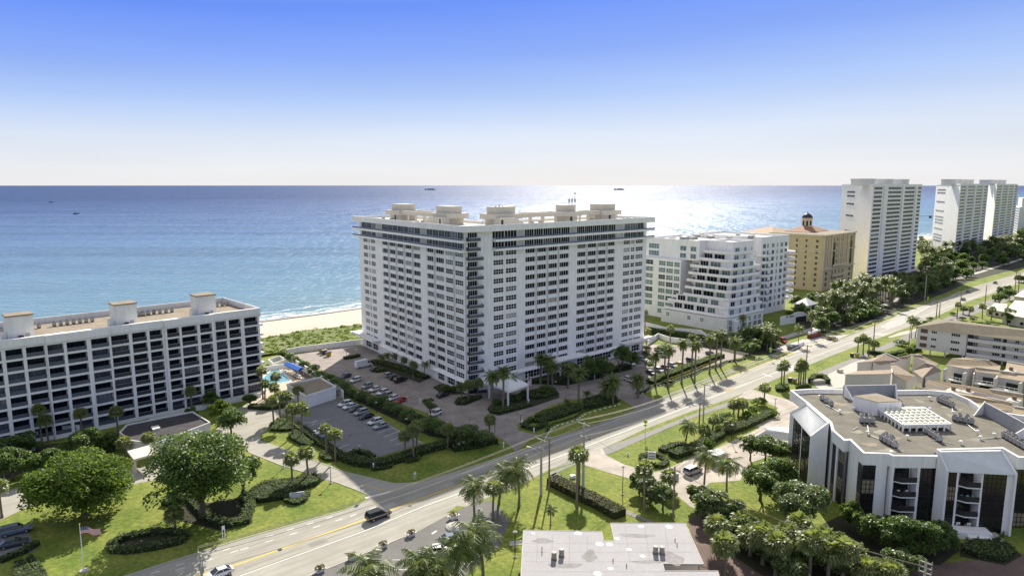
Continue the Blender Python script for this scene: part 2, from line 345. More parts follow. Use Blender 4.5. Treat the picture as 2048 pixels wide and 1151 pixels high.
    # waves
    def wav(scale, rot, sx, sy, det):
        mp = N.new('ShaderNodeMapping'); mp.inputs['Rotation'].default_value = (0, 0, rot); mp.inputs['Scale'].default_value = (sx, sy, 1)
        L.new(geo.outputs['Position'], mp.inputs[0]); n = N.new('ShaderNodeTexNoise'); n.inputs['Scale'].default_value = scale; n.inputs['Detail'].default_value = det
        n.inputs['Roughness'].default_value = .6; L.new(mp.outputs[0], n.inputs['Vector']); return n.outputs['Fac']
    w1 = wav(.16, -RA, .35, 1, 2); w2 = wav(.9, -RA+.3, .6, 1, 4)
    b1 = N.new('ShaderNodeBump'); b1.inputs['Strength'].default_value = 1; b1.inputs['Distance'].default_value = 1.5; L.new(w1, b1.inputs['Height'])
    b2 = N.new('ShaderNodeBump'); b2.inputs['Strength'].default_value = 1; b2.inputs['Distance'].default_value = .5; L.new(w2, b2.inputs['Height']); L.new(b1.outputs[0], b2.inputs['Normal'])
    L.new(b2.outputs[0], b.inputs['Normal'])
    return m
M_SEA = sea_material()
mb = MB(); mb.sheet([F(-60000, -150, 0), F(150000, -150, 0), F(200000, -200000, 0), F(-60000, -200000, 0)], -.55, M_SEA)
struct('sea', mb)
# ---- land: one sheet inland, then the beach that slopes under the water
TB = -156.0
mb = MB(); mb.sheet([F(-1500, TB), F(9000, TB), F(9000, 1500), F(-1500, 1500)], 0, M_LAWN); struct('ground', mb)
mb = MB(); N_ = 140
for i in range(N_):
    s0, s1 = -500+i*(3200/N_), -500+(i+1)*(3200/N_)
    def row(s):
        w = 2.2*math.sin(s*.045)+1.5*math.sin(s*.013+1)
        return [F(s, TB, 0), F(s, -172, .9+.2*math.sin(s*.1)), F(s, -190+w*.4, .55), F(s, -203+w, -.1), F(s, -211+w, -.62), F(s, -226, -1.6)]
    a, c = row(s0), row(s1)
    for q in range(len(a)-1): mb.poly([a[q], c[q], c[q+1], a[q+1]], M_SAND)
struct('beach', mb)
M_WET = mat('wet_sand', (.30, .25, .19), .45, .1, .1, spec=.5)
mb = MB()
for i in range(60):
    s0, s1 = -400+i*45, -400+(i+1)*45
    def wr(s):
        w = 2.2*math.sin(s*.045)+1.5*math.sin(s*.013+1); k = 1.4*math.sin(s*.09)
        return F(s, -204.6+w+k, .0), F(s, -211+w, -.58)
    (a, b), (c, d) = wr(s0), wr(s1); mb.poly([a, c, d, b], M_WET)
struct('wet_sand', mb)

# ---- the coast road
ROADL = [(-150,1290),(60,1213),(250,1151),(480,1078),(690,1019),(737,999),(800,971),(850,962),(961,926.6),(1032,902),(1107,876),(1271,820),(1309,801),(1357,788.5),(1416,767.5),(1474,747),(1540,722),(1596,702),(1654,684.5),(1700,672),(1764,644),(1795,630),(1840,612.5),(1897,594),(1947,573),(2020,552),(2120,524)]
ROADR = [(400,1235),(619,1151),(720,1110),(837,1061),(895,1030),(950,1004),(1030,975),(1095,940),(1150,918),(1205,897),(1289,858),(1380,823),(1462,796),(1520,772),(1571,749),(1655,714),(1742,681),(1814,655),(1888,625.5),(1934,603),(1990,585),(2048,563),(2130,535)]
sheet('road', [px(*ROADL, *ROADR[::-1])], .02, M_ROAD)
def pline(pts, w, m, z, mb):
    P = [G(*p) for p in pts] if not isinstance(pts[0], Vector) else pts
    L_, R_ = [], []
    for i, p in enumerate(P):
        d = (P[min(i+1, len(P)-1)]-P[max(i-1, 0)]); d.z = 0; d.normalize(); n = Vector((-d.y, d.x, 0))*w/2
        L_.append(p+n); R_.append(p-n)
    for i in range(len(P)-1):
        q = [L_[i], R_[i], R_[i+1], L_[i+1]]; mb.poly([(a.x, a.y, z) for a in q], m)
def dashes(pts, w, m, z, mb, on, off):
    P = [G(*p) for p in pts]; acc = 0; 
    for i in range(len(P)-1):
        a, b = P[i], P[i+1]; Ls = (b-a).length; d = (b-a)/Ls; x = 0
        while x < Ls: pline([a+d*x, a+d*min(x+on, Ls)], w, m, z, mb); x += on+off
YEL = [(-120,1330),(250,1193),(480,1126),(731,1038),(900,975),(1000,942),(1130,893),(1240,853),(1350,815),(1430,766),(1500,738),(1600,700),(1700,662),(1790,635),(1880,605),(1960,578),(2060,543)]
YEL[8] = (1340,806)
WR = [(200,1245),(480,1151),(729,1061),(845,1013),(940,978),(1040,942),(1170,893),(1290,846),(1400,803),(1480,772),(1560,741),(1660,700),(1760,664),(1870,623),(1960,590),(2060,553)]
WL = [(-100,1290),(250,1163),(490,1088),(690,1028),(810,984),(900,955),(1000,921),(1107,882),(1271,827),(1357,794),(1474,753),(1600,707),(1700,678),(1795,638),(1897,600),(2020,557)]
mb = MB()
pline(YEL[:5], .38, M_YEL, .036, mb); pline(YEL[9:], .3, M_YEL, .036, mb)
pline([(900,975),(1000,942),(1130,893),(1240,853)], .2, M_YEL, .036, mb)
pline(WR, .2, M_LANE, .036, mb); pline(WL[5:], .18, M_LANE, .036, mb)
dashes([(250,1163),(490,1086),(690,1025)], .22, M_LANE, .036, mb, 1.3, 2.6); dashes([(230,1178),(480,1099),(700,1032),(760,1010)], .22, M_LANE, .036, mb, 1.5, 3.0)
pline([(731,995),(786,981)], .7, M_LANE, .036, mb)
# painted bike symbol, crossing bars and yellow box farther up
pline([(1452,783),(1468,777)], .5, M_YEL, .036, mb); pline([(1452,776),(1466,777)], .5, M_YEL, .036, mb)
pline([(1525,747),(1545,753)], .6, M_LANE, .036, mb)
for k in range(5): pline([(1573+k*3.5,737-k*1.5),(1583+k*3.5,741.5-k*1.5)], .5, M_LANE, .036, mb)
pline([(722,967),(757,977),(785,982)], .18, M_YEL, .036, mb)
struct('road_markings', mb)
def kerb(name, paths, w=.25, h=.12, m=None):
    mb = MB()
    for p in paths:
        P = px(*p)
        for a, b in zip(P[:-1], P[1:]): mb.beam(a, b, w, h, m or M_CONC)
    return struct(name, mb)
# ---- side street (entrance drive) and the ring drive in front of the left block
SIDE = [(737,999),(737,991),(723,983),(678,966),(647,959),(616,946),(565,931),(530,918),(500,905),(478,892),(430,915),(318,958),(275,966),(180,1000),(77,1003),(0,1040),(-160,1090),(-160,1035),(0,985),(68,965),(180,935),(275,935),(330,915),(400,890),(440,850),(470,820),(505,800),(540,792),(590,785),(620,790),(622,800),(600,835),(566,828),(548,845),(539,857),(521,868),(521,880),(569,896),(610,914),(686,942),(786,966),(850,962),(800,975)]
sheet('entrance_drive', [px(*SIDE)], .025, M_ROAD)
kerb('kerb', [[(737,999),(738,991),(723,983),(678,966),(616,946),(565,931),(500,905)], [(610,914),(686,942),(740,955),(786,966),(820,968),(850,962),(961,927),(1030,903)], [(60,1213),(250,1151),(480,1078),(690,1019),(737,999)], [(1069,871),(1107,877),(1271,821)], [(1309,801.5),(1357,789),(1416,768),(1474,747.5),(1540,722)], [(619,1151),(720,1110),(837,1061)]], .2, .1)
# ---- parking lots
sheet('parking_lot', [px((616,810),(686,796),(786,852),(846,886),(748,916),(734,909),(692,912),(640,884),(589,842),(587,834),(621,831)), px((-160,1090),(20,1062),(55,1056),(72,1100),(0,1122),(-160,1160))], .04, M_ASPH)
sheet('car_park', [px((837,1061),(895,1031),(950,1004),(985,1000),(1020,1040),(1000,1090),(930,1151),(860,1230),(560,1230),(619,1151),(720,1110))], .03, mat('foreground_asphalt', (.17, .165, .155), .92, .12, .2, var2=.14, scale2=4))
mb = MB()
for a, b in [((660,838),(601,846)),((617,852),(650,842)),((754,866),(788,855)),((767,874),(800,861)),((780,881),(812,869)),((793,889),(827,876)),((670,900),(697,888)),((677,908),(709,895)),((686,797.5),(700,805)),((777,850),(790,858)),((610,810),(640,805)),((790,858),(846,886))]: pline([a, b], .14, M_LANE, .056, mb)
pline([(618,847),(634,840)], .14, M_LANE, .056, mb); pline([(625,848),(634,840)], .14, M_LANE, .056, mb)
for a, b in [((785,1119),(815,1119)),((770,1138),(820,1139)),((818,1149),(800,1160)),((0,1118),(62,1088)),((895,1070),(940,1052)),((60,1092),(64,1084))]: pline([a, b], .15, M_LANE, .056, mb)
pline([(864,1067),(873,1061)], .4, M_LANE, .056, mb)
struct('parking_markings', mb)
# ---- forecourt of the main tower
FORE = [(575,712),(650,697),(728,689),(1283,688),(1400,692),(1490,712),(1442,724),(1370,748),(1300,768),(1287,788),(1318,803),(1271,820.5),(1107,876),(1069,871),(1032,902.5),(1008,880),(985,868),(950,862),(900,850),(873,832),(800,806),(740,790),(690,762),(640,738)]
sheet('forecourt', [px(*FORE)], .04, M_PAVER)
# ---- plaza of the right condo
PLAZA = [(1138,919),(1177,905.5),(1205,896),(1212,909),(1248,928),(1276,936),(1310,944),(1345,932),(1404,903),(1440,893),(1500,865),(1520,855),(1500,845),(1540,838),(1556,815),(1520,798),(1480,797),(1461,803),(1500,777),(1580,800),(1640,830),(1640,930),(1560,905),(1500,925),(1480,960),(1420,965),(1380,1000),(1420,1030),(1380,1012),(1330,970),(1260,956),(1215,944)]
sheet('plaza', [px(*PLAZA)], .03, M_PAVERL)
sheet('plaza_lane', [px((1400,1060),(1432,1020),(1700,1180),(1700,1260),(1500,1260)) ], .045, M_PAVERL)
sheet('service_road', [px((1375,1040),(1400,1020),(1560,1110),(1800,1135),(2300,1080),(2300,1300),(1350,1300),(1400,1130))], .055, mat('brown_paving', (.15, .105, .09), .9, .2, .3, var2=.25, scale2=5))
# ---- paths and verges beside the coast road
mb = MB()
mb.sheet(px((1205,898),(1215,893),(1303,860),(1380,830),(1469,799),(1476,797),(1480,803),(1455,813),(1400,830),(1333,857),(1225,905),(1213,909)), .05, M_PATH)
mb.sheet(px((1596,766),(1640,742),(1740,702),(1830,662),(1900,632),(1960,606),(2000,592),(2060,573),(2075,580),(1990,612),(1930,636),(1850,668),(1790,692),(1700,727),(1620,765)), .05, M_PATH)
mb.sheet(px((1500,905),(1504,905)), .05, M_PATH) if False else None
mb.sheet(px((1104,952),(1116,944),(1160,924),(1135,921),(1095,942)), .05, M_PATH)
mb.sheet(px((1100,950),(1112,944),(1200,995),(1312,1045),(1305,1048),(1190,1003)), .05, M_PATH)
mb.sheet(px((430,1151),(1010,1130),(1010,1140)), .05, M_PATH) if False else None
struct('footpath', mb)
mb = MB()
mb.sheet(px((1018,1082),(1044,1079),(1044,1088),(1020,1091)), .06, M_CONC)
mb.sheet(px((860,1180),(905,1140),(935,1122),(950,1116),(955,1120),(930,1132),(890,1180)), .06, M_CONC)
for q in [[(1555,675),(1640,650),(1760,610),(1850,572),(1950,545),(2048,515),(2048,518),(1950,549),(1850,578),(1762,615),(1645,656),(1558,681)]]: mb.sheet(px(*q), .06, M_CONC)
mb.sheet(px((1650,905),(1654,930),(1750,1010),(1756,1004)), .06, M_CONC)
mb.sheet(px((1760,655),(1800,626),(1850,612),(1870,607),(1810,645),(1775,658)), .06, M_CONC)
mb.sheet(px((1540,700),(1600,680),(1650,672),(1700,668),(1655,688),(1596,705)), .035, M_CONC)
mb.sheet(px((1740,668),(1800,664),(1845,655),(1840,662),(1780,675)), .035, M_CONC)
mb.sheet(px((1620,765),(1700,725),(1738,715),(1720,740),(1690,775),(1640,778)), .035, M_CONC)
struct('pavement', mb)
sheet('road_island', [px((1085,949),(1098,940),(1120,932),(1163,922),(1130,932)), px((893,1025),(915,1011),(930,1013),(905,1024)), px((1571,752),(1600,738),(1659,715),(1640,730),(1595,751)), px((1742,681),(1790,664),(1814,655),(1800,664),(1760,680)), px((1888,626),(1934,603),(1938,607),(1900,624)), px((1942,603),(1990,585),(2048,563),(2048,567),(1990,590))], .06, M_LAWN)
# ---- pool deck beside the left block
sheet('pool_deck', [px((495,800),(520,745),(540,730),(575,727),(590,740),(640,765),(686,795),(560,800),(505,812))], .05, M_DECK)
sheet('wooden_deck', [px((575,745),(600,738),(640,765),(600,768))], .07, mat('deck_boards', (.20, .15, .12), .8, .1, 2))
# ---- dune scrub: uncountable
def in_poly(p, poly):
    x, y = p[0], p[1]; c = False; j = len(poly)-1
    for i in range(len(poly)):
        xi, yi, xj, yj = poly[i][0], poly[i][1], poly[j][0], poly[j][1]
        if (yi > y) != (yj > y) and x < (xj-xi)*(y-yi)/(yj-yi+1e-12)+xi: c = not c
        j = i
    return c
def scatter_poly(poly, n):
    xs = [p[0] for p in poly]; ys = [p[1] for p in poly]; out = []
    while len(out) < n:
        p = (random.uniform(min(xs), max(xs)), random.uniform(min(ys), max(ys)))
        if in_poly(p, poly): out.append(p)
    return out
dune_poly = [F(-120, -134), F(36, -134), F(150, -131), F(150, -158), F(90, -162), F(49, -162), F(22, -166), F(5, -163), F(-30, -160), F(-120, -158)]
C = []
for (x, y) in scatter_poly(dune_poly, 2000):
    r = random.uniform(.7, 1.9); h = random.uniform(.4, 1.3)
    for _ in range(26):
        a = random.uniform(0, 6.28); q = r*math.sqrt(random.random()); C.append((x+q*math.cos(a), y+q*math.sin(a), .25+h*math.sqrt(max(0, 1-(q/r)**2))*random.uniform(.6, 1.1)))
C = np.array(C); o = link('dune_vegetation', leafmesh('dune_vegetation', C, rng.uniform(.45, .95, len(C)), M_DUNE)); tag(o, 'low green dune scrub between the beach and the white wall', 'dune scrub', kind='stuff')
mb = MB(); mb.sheet(dune_poly, .9, mat('dune_soil', (.10, .14, .03), .95, .3, .3, col2=(.20, .21, .08))); struct('dune_ground', mb)

# ---- wear on the road: tyre paths, repair patches, drain covers
M_WEAR = mat('tyre_path', (.315, .295, .25), .9, .1, .2, var2=.12, scale2=.8, stretch=(RA, 12)); M_PAT = mat('repair_patch', (.27, .255, .225), .92, .12, .5, var2=.1); M_PAT2 = mat('pale_repair_patch', (.42, .40, .35), .92, .1, .5, var2=.1)
def lane(k):
    out = []
    for i in range(2, len(YEL)): 
        out.append(G(*YEL[i]) + RT*k)
    return out
mb = MB()
for k in (-4.6, -2.9, 2.0, 3.6): pline(lane(k), .55, M_WEAR, .028, mb)
struct('tyre_paths', mb)
random.seed(5); mb = MB()
for i in range(26):
    j = random.randrange(2, len(YEL)-1); p = G(*YEL[j]).lerp(G(*YEL[j+1]), random.random())+RT*random.choice((-4.5, -3, -1.8, 2.2, 4.6, 6.5)); L_ = random.uniform(1.2, 7); w = random.uniform(.6, 2.2)
    q = [p-RS*L_/2-RT*w/2, p+RS*L_/2-RT*w/2, p+RS*L_/2+RT*w/2, p-RS*L_/2+RT*w/2]; mb.poly([(v.x, v.y, .0315+.0002*i) for v in q], random.choice((M_PAT, M_PAT, M_PAT2)))
struct('road_patches', mb)
mb = MB()
for (x, y) in ((560,1098),(820,1010),(1010,945),(1180,878),(1420,786),(700,870),(640,858),(940,838),(1120,838),(820,795),(770,775),(1330,960),(1280,948),(1530,838)):
    p = G(x, y, .06); mb.lathe(p, [(.42, 0), (.40, .012), (.01, .013)], M_DARK, 12)
struct('drain_covers', mb)
# ================================================================ BUILDING HELPERS
class Frame:
    """vertical facade plane: origin P, along e, outward n"""
    def __init__(s, P, Q, out):
        s.P = Vector((P[0], P[1], 0)); q = Vector((Q[0], Q[1], 0)); s.L = (q-s.P).length; s.e = (q-s.P).normalized()
        n = Vector((-s.e.y, s.e.x, 0)); s.n = n if n.dot(Vector((out[0], out[1], 0))) > 0 else -n
        s.ang = math.atan2(s.e.y, s.e.x)
    def pt(s, u, w=0, z=0): return s.P + s.e*u + s.n*w + Vector((0, 0, z))
    def box(s, mb, u0, u1, w0, w1, z0, z1, m):
        mb.prism([s.pt(u0, w0, z0), s.pt(u1, w0, z0), s.pt(u1, w1, z0), s.pt(u0, w1, z0)], None, z1-z0, m)
WCACHE = {}
def win_mesh(w, h, nx, ny, glass, fm, fw=.09, depth=.06):
    """window in local space: x along, y outward, z up, origin at lower left; split panes with frame bars standing proud"""
    key = (round(w, 2), round(h, 2), nx, ny, glass.name, fm.name, fw)
    if key in WCACHE: return WCACHE[key]
    mb = MB(); mb.poly([(0, 0, 0), (w, 0, 0), (w, 0, h), (0, 0, h)], glass)
    def bar(x0, x1, z0, z1):
        mb.prism([(x0, 0.003, z0), (x1, 0.003, z0), (x1, depth, z0), (x0, depth, z0)], None, z1-z0, fm)
    bar(0, w, 0, fw); bar(0, w, h-fw, h)
    for i in range(nx+1):
        x = (w-fw)*i/nx; bar(x, x+fw, fw, h-fw)
    for j in range(1, ny):
        z = (h-fw)*j/ny
        for i in range(nx): bar((w-fw)*i/nx+fw, (w-fw)*(i+1)/nx, z, z+fw)
    me = mb.mesh('window'); WCACHE[key] = me; return me
class Windows:
    """collects windows; the 100 nearest become parts, the rest one 'stuff' part"""
    def __init__(s, root): s.root = root; s.items = []
    def add(s, me, fr, u, w, z): s.items.append((me, fr.pt(u, w, z), fr))
    def finish(s, name='window', lim=96):
        inv = s.root.matrix_basis.inverted() if s.root else Matrix()
        inv = (Matrix.Translation(s.root.location) @ s.root.rotation_euler.to_matrix().to_4x4()).inverted()
        s.items.sort(key=lambda t: (t[1]-Vector((0, 0, HC))).length)
        rest = MB()
        for k, (me, p, fr) in enumerate(s.items):
            # local axes x=e, y=n, z=up ; keep right-handed by mirroring through matrix
            M = Matrix(((fr.e.x, fr.n.x, 0, p.x), (fr.e.y, fr.n.y, 0, p.y), (0, 0, 1, p.z), (0, 0, 0, 1)))
            if k < lim:
                o = bpy.data.objects.new(name, me); COL.objects.link(o); o.parent = s.root; o.matrix_local = inv @ M
            else:
                i = len(rest.v); Mi = inv @ M; rest.v += [tuple(Mi @ v.co) for v in me.vertices]
                for pl in me.polygons:
                    rest.f.append(tuple(i+q for q in pl.vertices)); rest.m.append(rest.mi(me.materials[pl.material_index]))
        if rest.v: rest.build('far_'+name, s.root, kind='stuff')
def local(mb, root):
    inv = (Matrix.Translation(root.location) @ root.rotation_euler.to_matrix().to_4x4()).inverted()
    mb.v = [tuple(inv @ Vector(v)) for v in mb.v]; return mb
def part(name, mb, root, smooth=False, kind=None): return local(mb, root).build(name, root, smooth, kind)
def subpart(name, mb, prt, root, smooth=False):
    o = local(mb, root).build(name, prt, smooth); return o
def facade(fr, mb, cols, floors, z0, z1, wall, thick=.5, u0=0.0, u1=None):
    """wall with real openings in front of a core: cols [(a,b)], floors [(zs,zt)] window sill/top"""
    u1 = fr.L if u1 is None else u1; cols = sorted(cols); e = u0
    for a, b in cols:
        if a-e > .02: fr.box(mb, e, a, 0, thick, z0, z1, wall)
        z = z0
        for s, t in sorted(floors):
            if s-z > .02: fr.box(mb, a, b, 0, thick-.03, z, s, wall)
            z = t
        if z1-z > .02: fr.box(mb, a, b, 0, thick-.03, z, z1, wall)
        e = b
    if u1-e > .02: fr.box(mb, e, u1, 0, thick, z0, z1, wall)
def acunit(mb, c, sz=.9, h=.9, rz=0.0):
    mb.box(c, (sz, sz, h), M_GREY, rz); x, y, z = c
    mb.lathe((x, y, z+h), [(sz*.42, 0), (sz*.42, .06), (sz*.3, .07), (sz*.3, .02)], M_DARK, 10)
AC_ME = {}
def ac_mesh(sz=.95, h=1.0):
    k = (sz, h)
    if k not in AC_ME:
        mb = MB(); mb.box((0, 0, .25), (sz, sz, h), mat('condenser_grey', (.36, .355, .34), .6, .25, 3)); mb.box((0, 0, .0), (sz*.8, sz*.8, .25), M_DARK)
        mb.lathe((0, 0, .25+h), [(sz*.46, 0), (sz*.44, .07), (sz*.32, .07), (sz*.32, .012), (0.01, .02)], M_DARK, 10); AC_ME[k] = mb.mesh('air_conditioner')
    return AC_ME[k]
def ac_row(root, p0, p1, n, rz=0.0, sz=.95, h=1.0, rows=1, gap=1.1):
    p0, p1 = Vector(p0), Vector(p1); d = (p1-p0).normalized(); nn = Vector((-d.y, d.x, 0))
    for r in range(rows):
        for i in range(n):
            p = p0.lerp(p1, i/max(1, n-1)) + nn*gap*r
            o = link('air_conditioner', ac_mesh(sz, h), root, p-root.location, math.atan2(d.y, d.x)); 
# ================================================================ MAIN APARTMENT TOWER
C0 = Vector((-13.4, 207.5, 0)); LE = Vector((-61.0, 274.3, 0)); RE = Vector((52.0, 265.6, 0))
tw = thing('apartment_tower', 'tall white V shaped apartment tower with two penthouse storeys, centre of the picture', 'apartment building', (-5, 245, 0))
FL = Frame(C0, LE, (-1, -1)); FRR = Frame(C0, RE, (1, -1))
ZL = 4.0; STEP = 2.96; Z1R = 50.9                 # lobby height, storey, underside of the roof band
rows = [(49.75-STEP*k-.85, 49.75-STEP*k+.85) for k in range(16)]
pent, reg = rows[:2], rows[2:]
D = 17.5
core = MB()
def inner(fr, a, b, w): return [fr.pt(a, 0, 0), fr.pt(b, 0, 0), fr.pt(b, -w, 0), fr.pt(a, -w, 0)]
core.prism(inner(FL, 4.2, FL.L, D), ZL-3.9, Z1R-ZL+3.9, M_WHITE)
core.prism(inner(FRR, 9.0, FRR.L, D), ZL-3.9, Z1R-ZL+3.9, M_WHITE)
# the blunt corner between the wings
c1, c2 = FL.pt(1.6, 0), FRR.pt(9.0, 0)
core.prism([c1, c2, FRR.pt(9.0, -D), FL.pt(9, -D)], 0.1, Z1R-.1, M_WHITE)
part('core_wall', core, tw)
LC = [(2.2,7.1),(8.0,13.0),(14.0,19.6),(20.5,25.5),(30.1,35.3),(36.1,41.5),(42.6,47.9),(48.7,54.4),(55.2,60.3)]
RC = [(9.7,13.9),(14.9,19.5),(23.4,27.9),(28.7,33.1),(34.0,38.4),(39.3,44.0),(48.2,52.7),(53.6,58.3),(59.1,63.6),(64.4,68.5)]
T = .5
wall = MB()
LEc = LC + [(66.8,70.6),(71.6,73.0),(73.8,77.8)]
REc = RC + [(73.6,77.4),(78.0,80.2),(80.9,85.2)]
facade(FL, wall, LEc, reg, ZL, pent[1][0]-.9, M_WHITE, T, 1.2, FL.L)
facade(FRR, wall, REc, reg, ZL, pent[1][0]-.9, M_WHITE, T, 9.0, FRR.L)
# thin vertical fins between the window bays
for u in (7.55, 35.7, 42.05, 48.3, 54.8, 20.05): FL.box(wall, u-.14, u+.14, T+.003, T+.35, ZL, pent[1][0]-.9, M_WHITE2)
for u in (28.3, 33.55, 38.85, 53.15, 58.7, 64.0): FRR.box(wall, u-.14, u+.14, T+.003, T+.35, ZL, pent[1][0]-.9, M_WHITE2)
part('wall', wall, tw)
W = Windows(tw)
wh = 1.7
def wins(fr, cols, rws, kind):
    for i, (a, b) in enumerate(cols):
        k = kind[i]
        for (s, t) in rws:
            q = random.random(); g = M_GLASS if q < .78 else M_GLASS2 if q < .93 else M_GLASS4
            if k == 'b':
                # recessed balcony bay: dark sliding glass with a few white posts
                W.add(win_mesh(b-a, wh, 4, 1, M_GLASS if q < .9 else M_GLASS2 if q < .97 else M_GLASS4, M_WHITE, .07), fr, a, .06, s)
            elif k == 'w': W.add(win_mesh(b-a, wh, 4, 2, g, M_PAINT, .10), fr, a, .34, s)
            else: W.add(win_mesh(b-a, wh, 2, 2, g, M_PAINT, .10), fr, a, .34, s)
wins(FL, LEc, reg, 'wwbbbbbbb'+'wnw'); wins(FRR, REc, reg, 'wwbbbbbbbb'+'wnw')
# penthouse bands
ph = MB(); rail = MB()
for fr, segs, blank in ((FL, [(1.9, 25.8), (30.1, 60.8), (66.0, 79.6)], [(26.2, 29.8), (61.2, 65.6)]), (FRR, [(9.3, 19.8), (23.2, 44.5), (48.0, 69.0), (74.0, 85.8)], [(20.1, 22.9), (44.8, 47.7), (69.3, 73.6)])):
    for (s, t) in pent:
        u0 = 1.2 if fr is FL else 9.0; e = u0
        for a, b in segs:
            if a-e > .05: fr.box(ph, e, a, 0, .4, s-.9, t+.35, M_WHITE)
            n = max(2, round((b-a)/4.2)); ww = (b-a)/n
            for i in range(n): W.add(win_mesh(ww-.12, 2.35, 4 if ww > 3.4 else 3, 1, M_GLASS if random.random() < .85 else M_GLASS2, M_PAINT, .12), fr, a+ww*i+.06, .12, s-.35)
            fr.box(ph, a, b, 0, .1, s-.9, t+.35, M_WHITE2); e = b
        if fr.L-e > .05: fr.box(ph, e, fr.L, 0, .4, s-.9, t+.35, M_WHITE)
        for a, b in blank:
            n = 5
            for i in range(n): fr.box(ph, a+(b-a)*i/n+.1, a+(b-a)*i/n+.3, .403, .6, s-.5, t+.2, M_WHITE2)
        # projecting white balcony band below each penthouse storey, with a glass rail
        e0 = -2.2 if fr is FL else 6.8; e1 = fr.L+3.0
        fr.box(ph, e0+2.6, e1, .1, 2.0, s-1.35, s-.55, M_WHITE)
        fr.box(rail, e0+2.6, e1, 1.9, 1.96, s-.548, s-.1, M_RAIL)
part('penthouse_wall', ph, tw); part('railing', rail, tw)
# roof slab and parapet
def outline(off, offe):
    a = FL.pt(FL.L+offe, off); b = FL.pt(-.4, off); c = FRR.pt(6.6, off); d = FRR.pt(FRR.L+offe, off)
    e = FRR.pt(FRR.L+offe, -D-off+1); f = FRR.pt(21, -D-off+1); g = FL.pt(20, -D-off+1); h = FL.pt(FL.L+offe, -D-off+1)
    return [a, b, c, d, e, f, g, h]
rf = MB(); o1, o2 = outline(2.1, 3.0), outline(1.75, 2.65)
rf.prism(o1, Z1R, 1.0, M_WHITE, M_ROOFW)
for i in range(len(o1)):
    j = (i+1) % len(o1); rf.prism([o1[i], o1[j], o2[j], o2[i]], Z1R+1.003, .95, M_WHITE)
rfo = part('roof', rf, tw)
ZR = Z1R+1.0
# rooftop structures
def rtbox(fr, u0, u1, w0, w1, z0, z1, mb, m=M_CREAM): fr.box(mb, u0, u1, -w1, -w0, z0, z1, m)
# left wing structures
def roofhouse(fr, u0, u1, w0, w1, label=None):
    mb = MB(); rtbox(fr, u0, u1, w0, w1, ZR, 54.0, mb); rtbox(fr, u0-1.3, u1+1.3, w0-1.2, w1+1.2, 54.0, 55.7, mb); rtbox(fr, u0+.4, u1-.4, w0+.5, w1-.4, 55.7, 58.0, mb)
    pr = part('stair_tower', mb, tw)
    dm = MB(); fr.box(dm, (u0+u1)/2-.5, (u0+u1)/2+.5, -w0+.003, -w0+.08, ZR+.1, ZR+2.0, M_DARK); subpart('door', dm, pr, tw); return pr
roofhouse(FL, 56.5, 65.5, 5.5, 12.5); roofhouse(FL, 22.0, 31.5, 6.0, 12.0)
roofhouse(FRR, 17.0, 26.0, 6.5, 12.5); roofhouse(FRR, 49.0, 55.5, 6.5, 12.0); roofhouse(FRR, 68.0, 76.5, 5.5, 12.5)
for fr, a_, b_, posts in ((FL, 32.8, 55.2, (38, 44, 50)), (FRR, 27.3, 47.7, (31, 37, 43)), (FRR, 56.8, 66.7, (59.5, 63))):
    mb = MB(); rtbox(fr, a_, b_, 5.2, 5.9, 54.3, 55.65, mb)
    for u in posts: rtbox(fr, u, u+.6, 5.3, 5.8, ZR, 54.3, mb)
    part('screen_beam', mb, tw)
    mb = MB(); rtbox(fr, a_, b_, 12.2, 12.9, 54.3, 55.65, mb)
    for u in posts: rtbox(fr, u, u+.6, 12.3, 12.8, ZR, 54.3, mb)
    part('screen_beam', mb, tw)
# sloped stair roofs near the corner
for fr, a, b in ((FL, 31.5, 21.0), (FRR, 15.5, 27.5)):
    mb = MB(); s = 1 if b > a else -1
    w0, w1 = 3.2, 5.9
    if s > 0: A = [(a, ZR), (b, ZR), (b-5, ZR+2.6), (a, ZR+2.6)]
    else: A = [(b, ZR), (a+3, ZR), (a-2, ZR+2.6), (b, ZR+2.6)]
    f = [fr.pt(u, -w0, z) for u, z in A]; g = [fr.pt(u, -w1, z) for u, z in A]
    mb.loft([f, g], M_CREAM); pr = part('stair_enclosure', mb, tw)
    dm = MB(); ud = a+.6 if s > 0 else b+1.2; fr.box(dm, ud, ud+.9, -w0+.003, -w0+.07, ZR+.1, ZR+2.1, M_DARK); subpart('door', dm, pr, tw)
# rooftop clutter
for fr, us in ((FL, (68, 61, 48, 40, 36)), (FRR, (30, 34, 60, 79, 83))):
    for u in us: mb = MB(); fr.box(mb, u, u+1.2, -4.6, -3.6, ZR+.003, ZR+random.uniform(.5, 1.1), M_GREY); part('roof_vent', mb, tw)
for u0, fr, n, w in ((17.6, FRR, 5, 7.5), (52.2, FRR, 6, 7.3)):
    for k in range(n):
        mb = MB(); p = fr.pt(u0+k*.75, -w-(k % 2)*1.2, 56 if u0 < 30 else 58.0); mb.tube([p, p+Vector((0, 0, 1.9+.4*(k % 3)))], .05, M_DARK, 4); mb.box(p+Vector((0, 0, 1.0)), (.3, .2, 1.2), M_GREY)
        part('antenna', mb, tw)
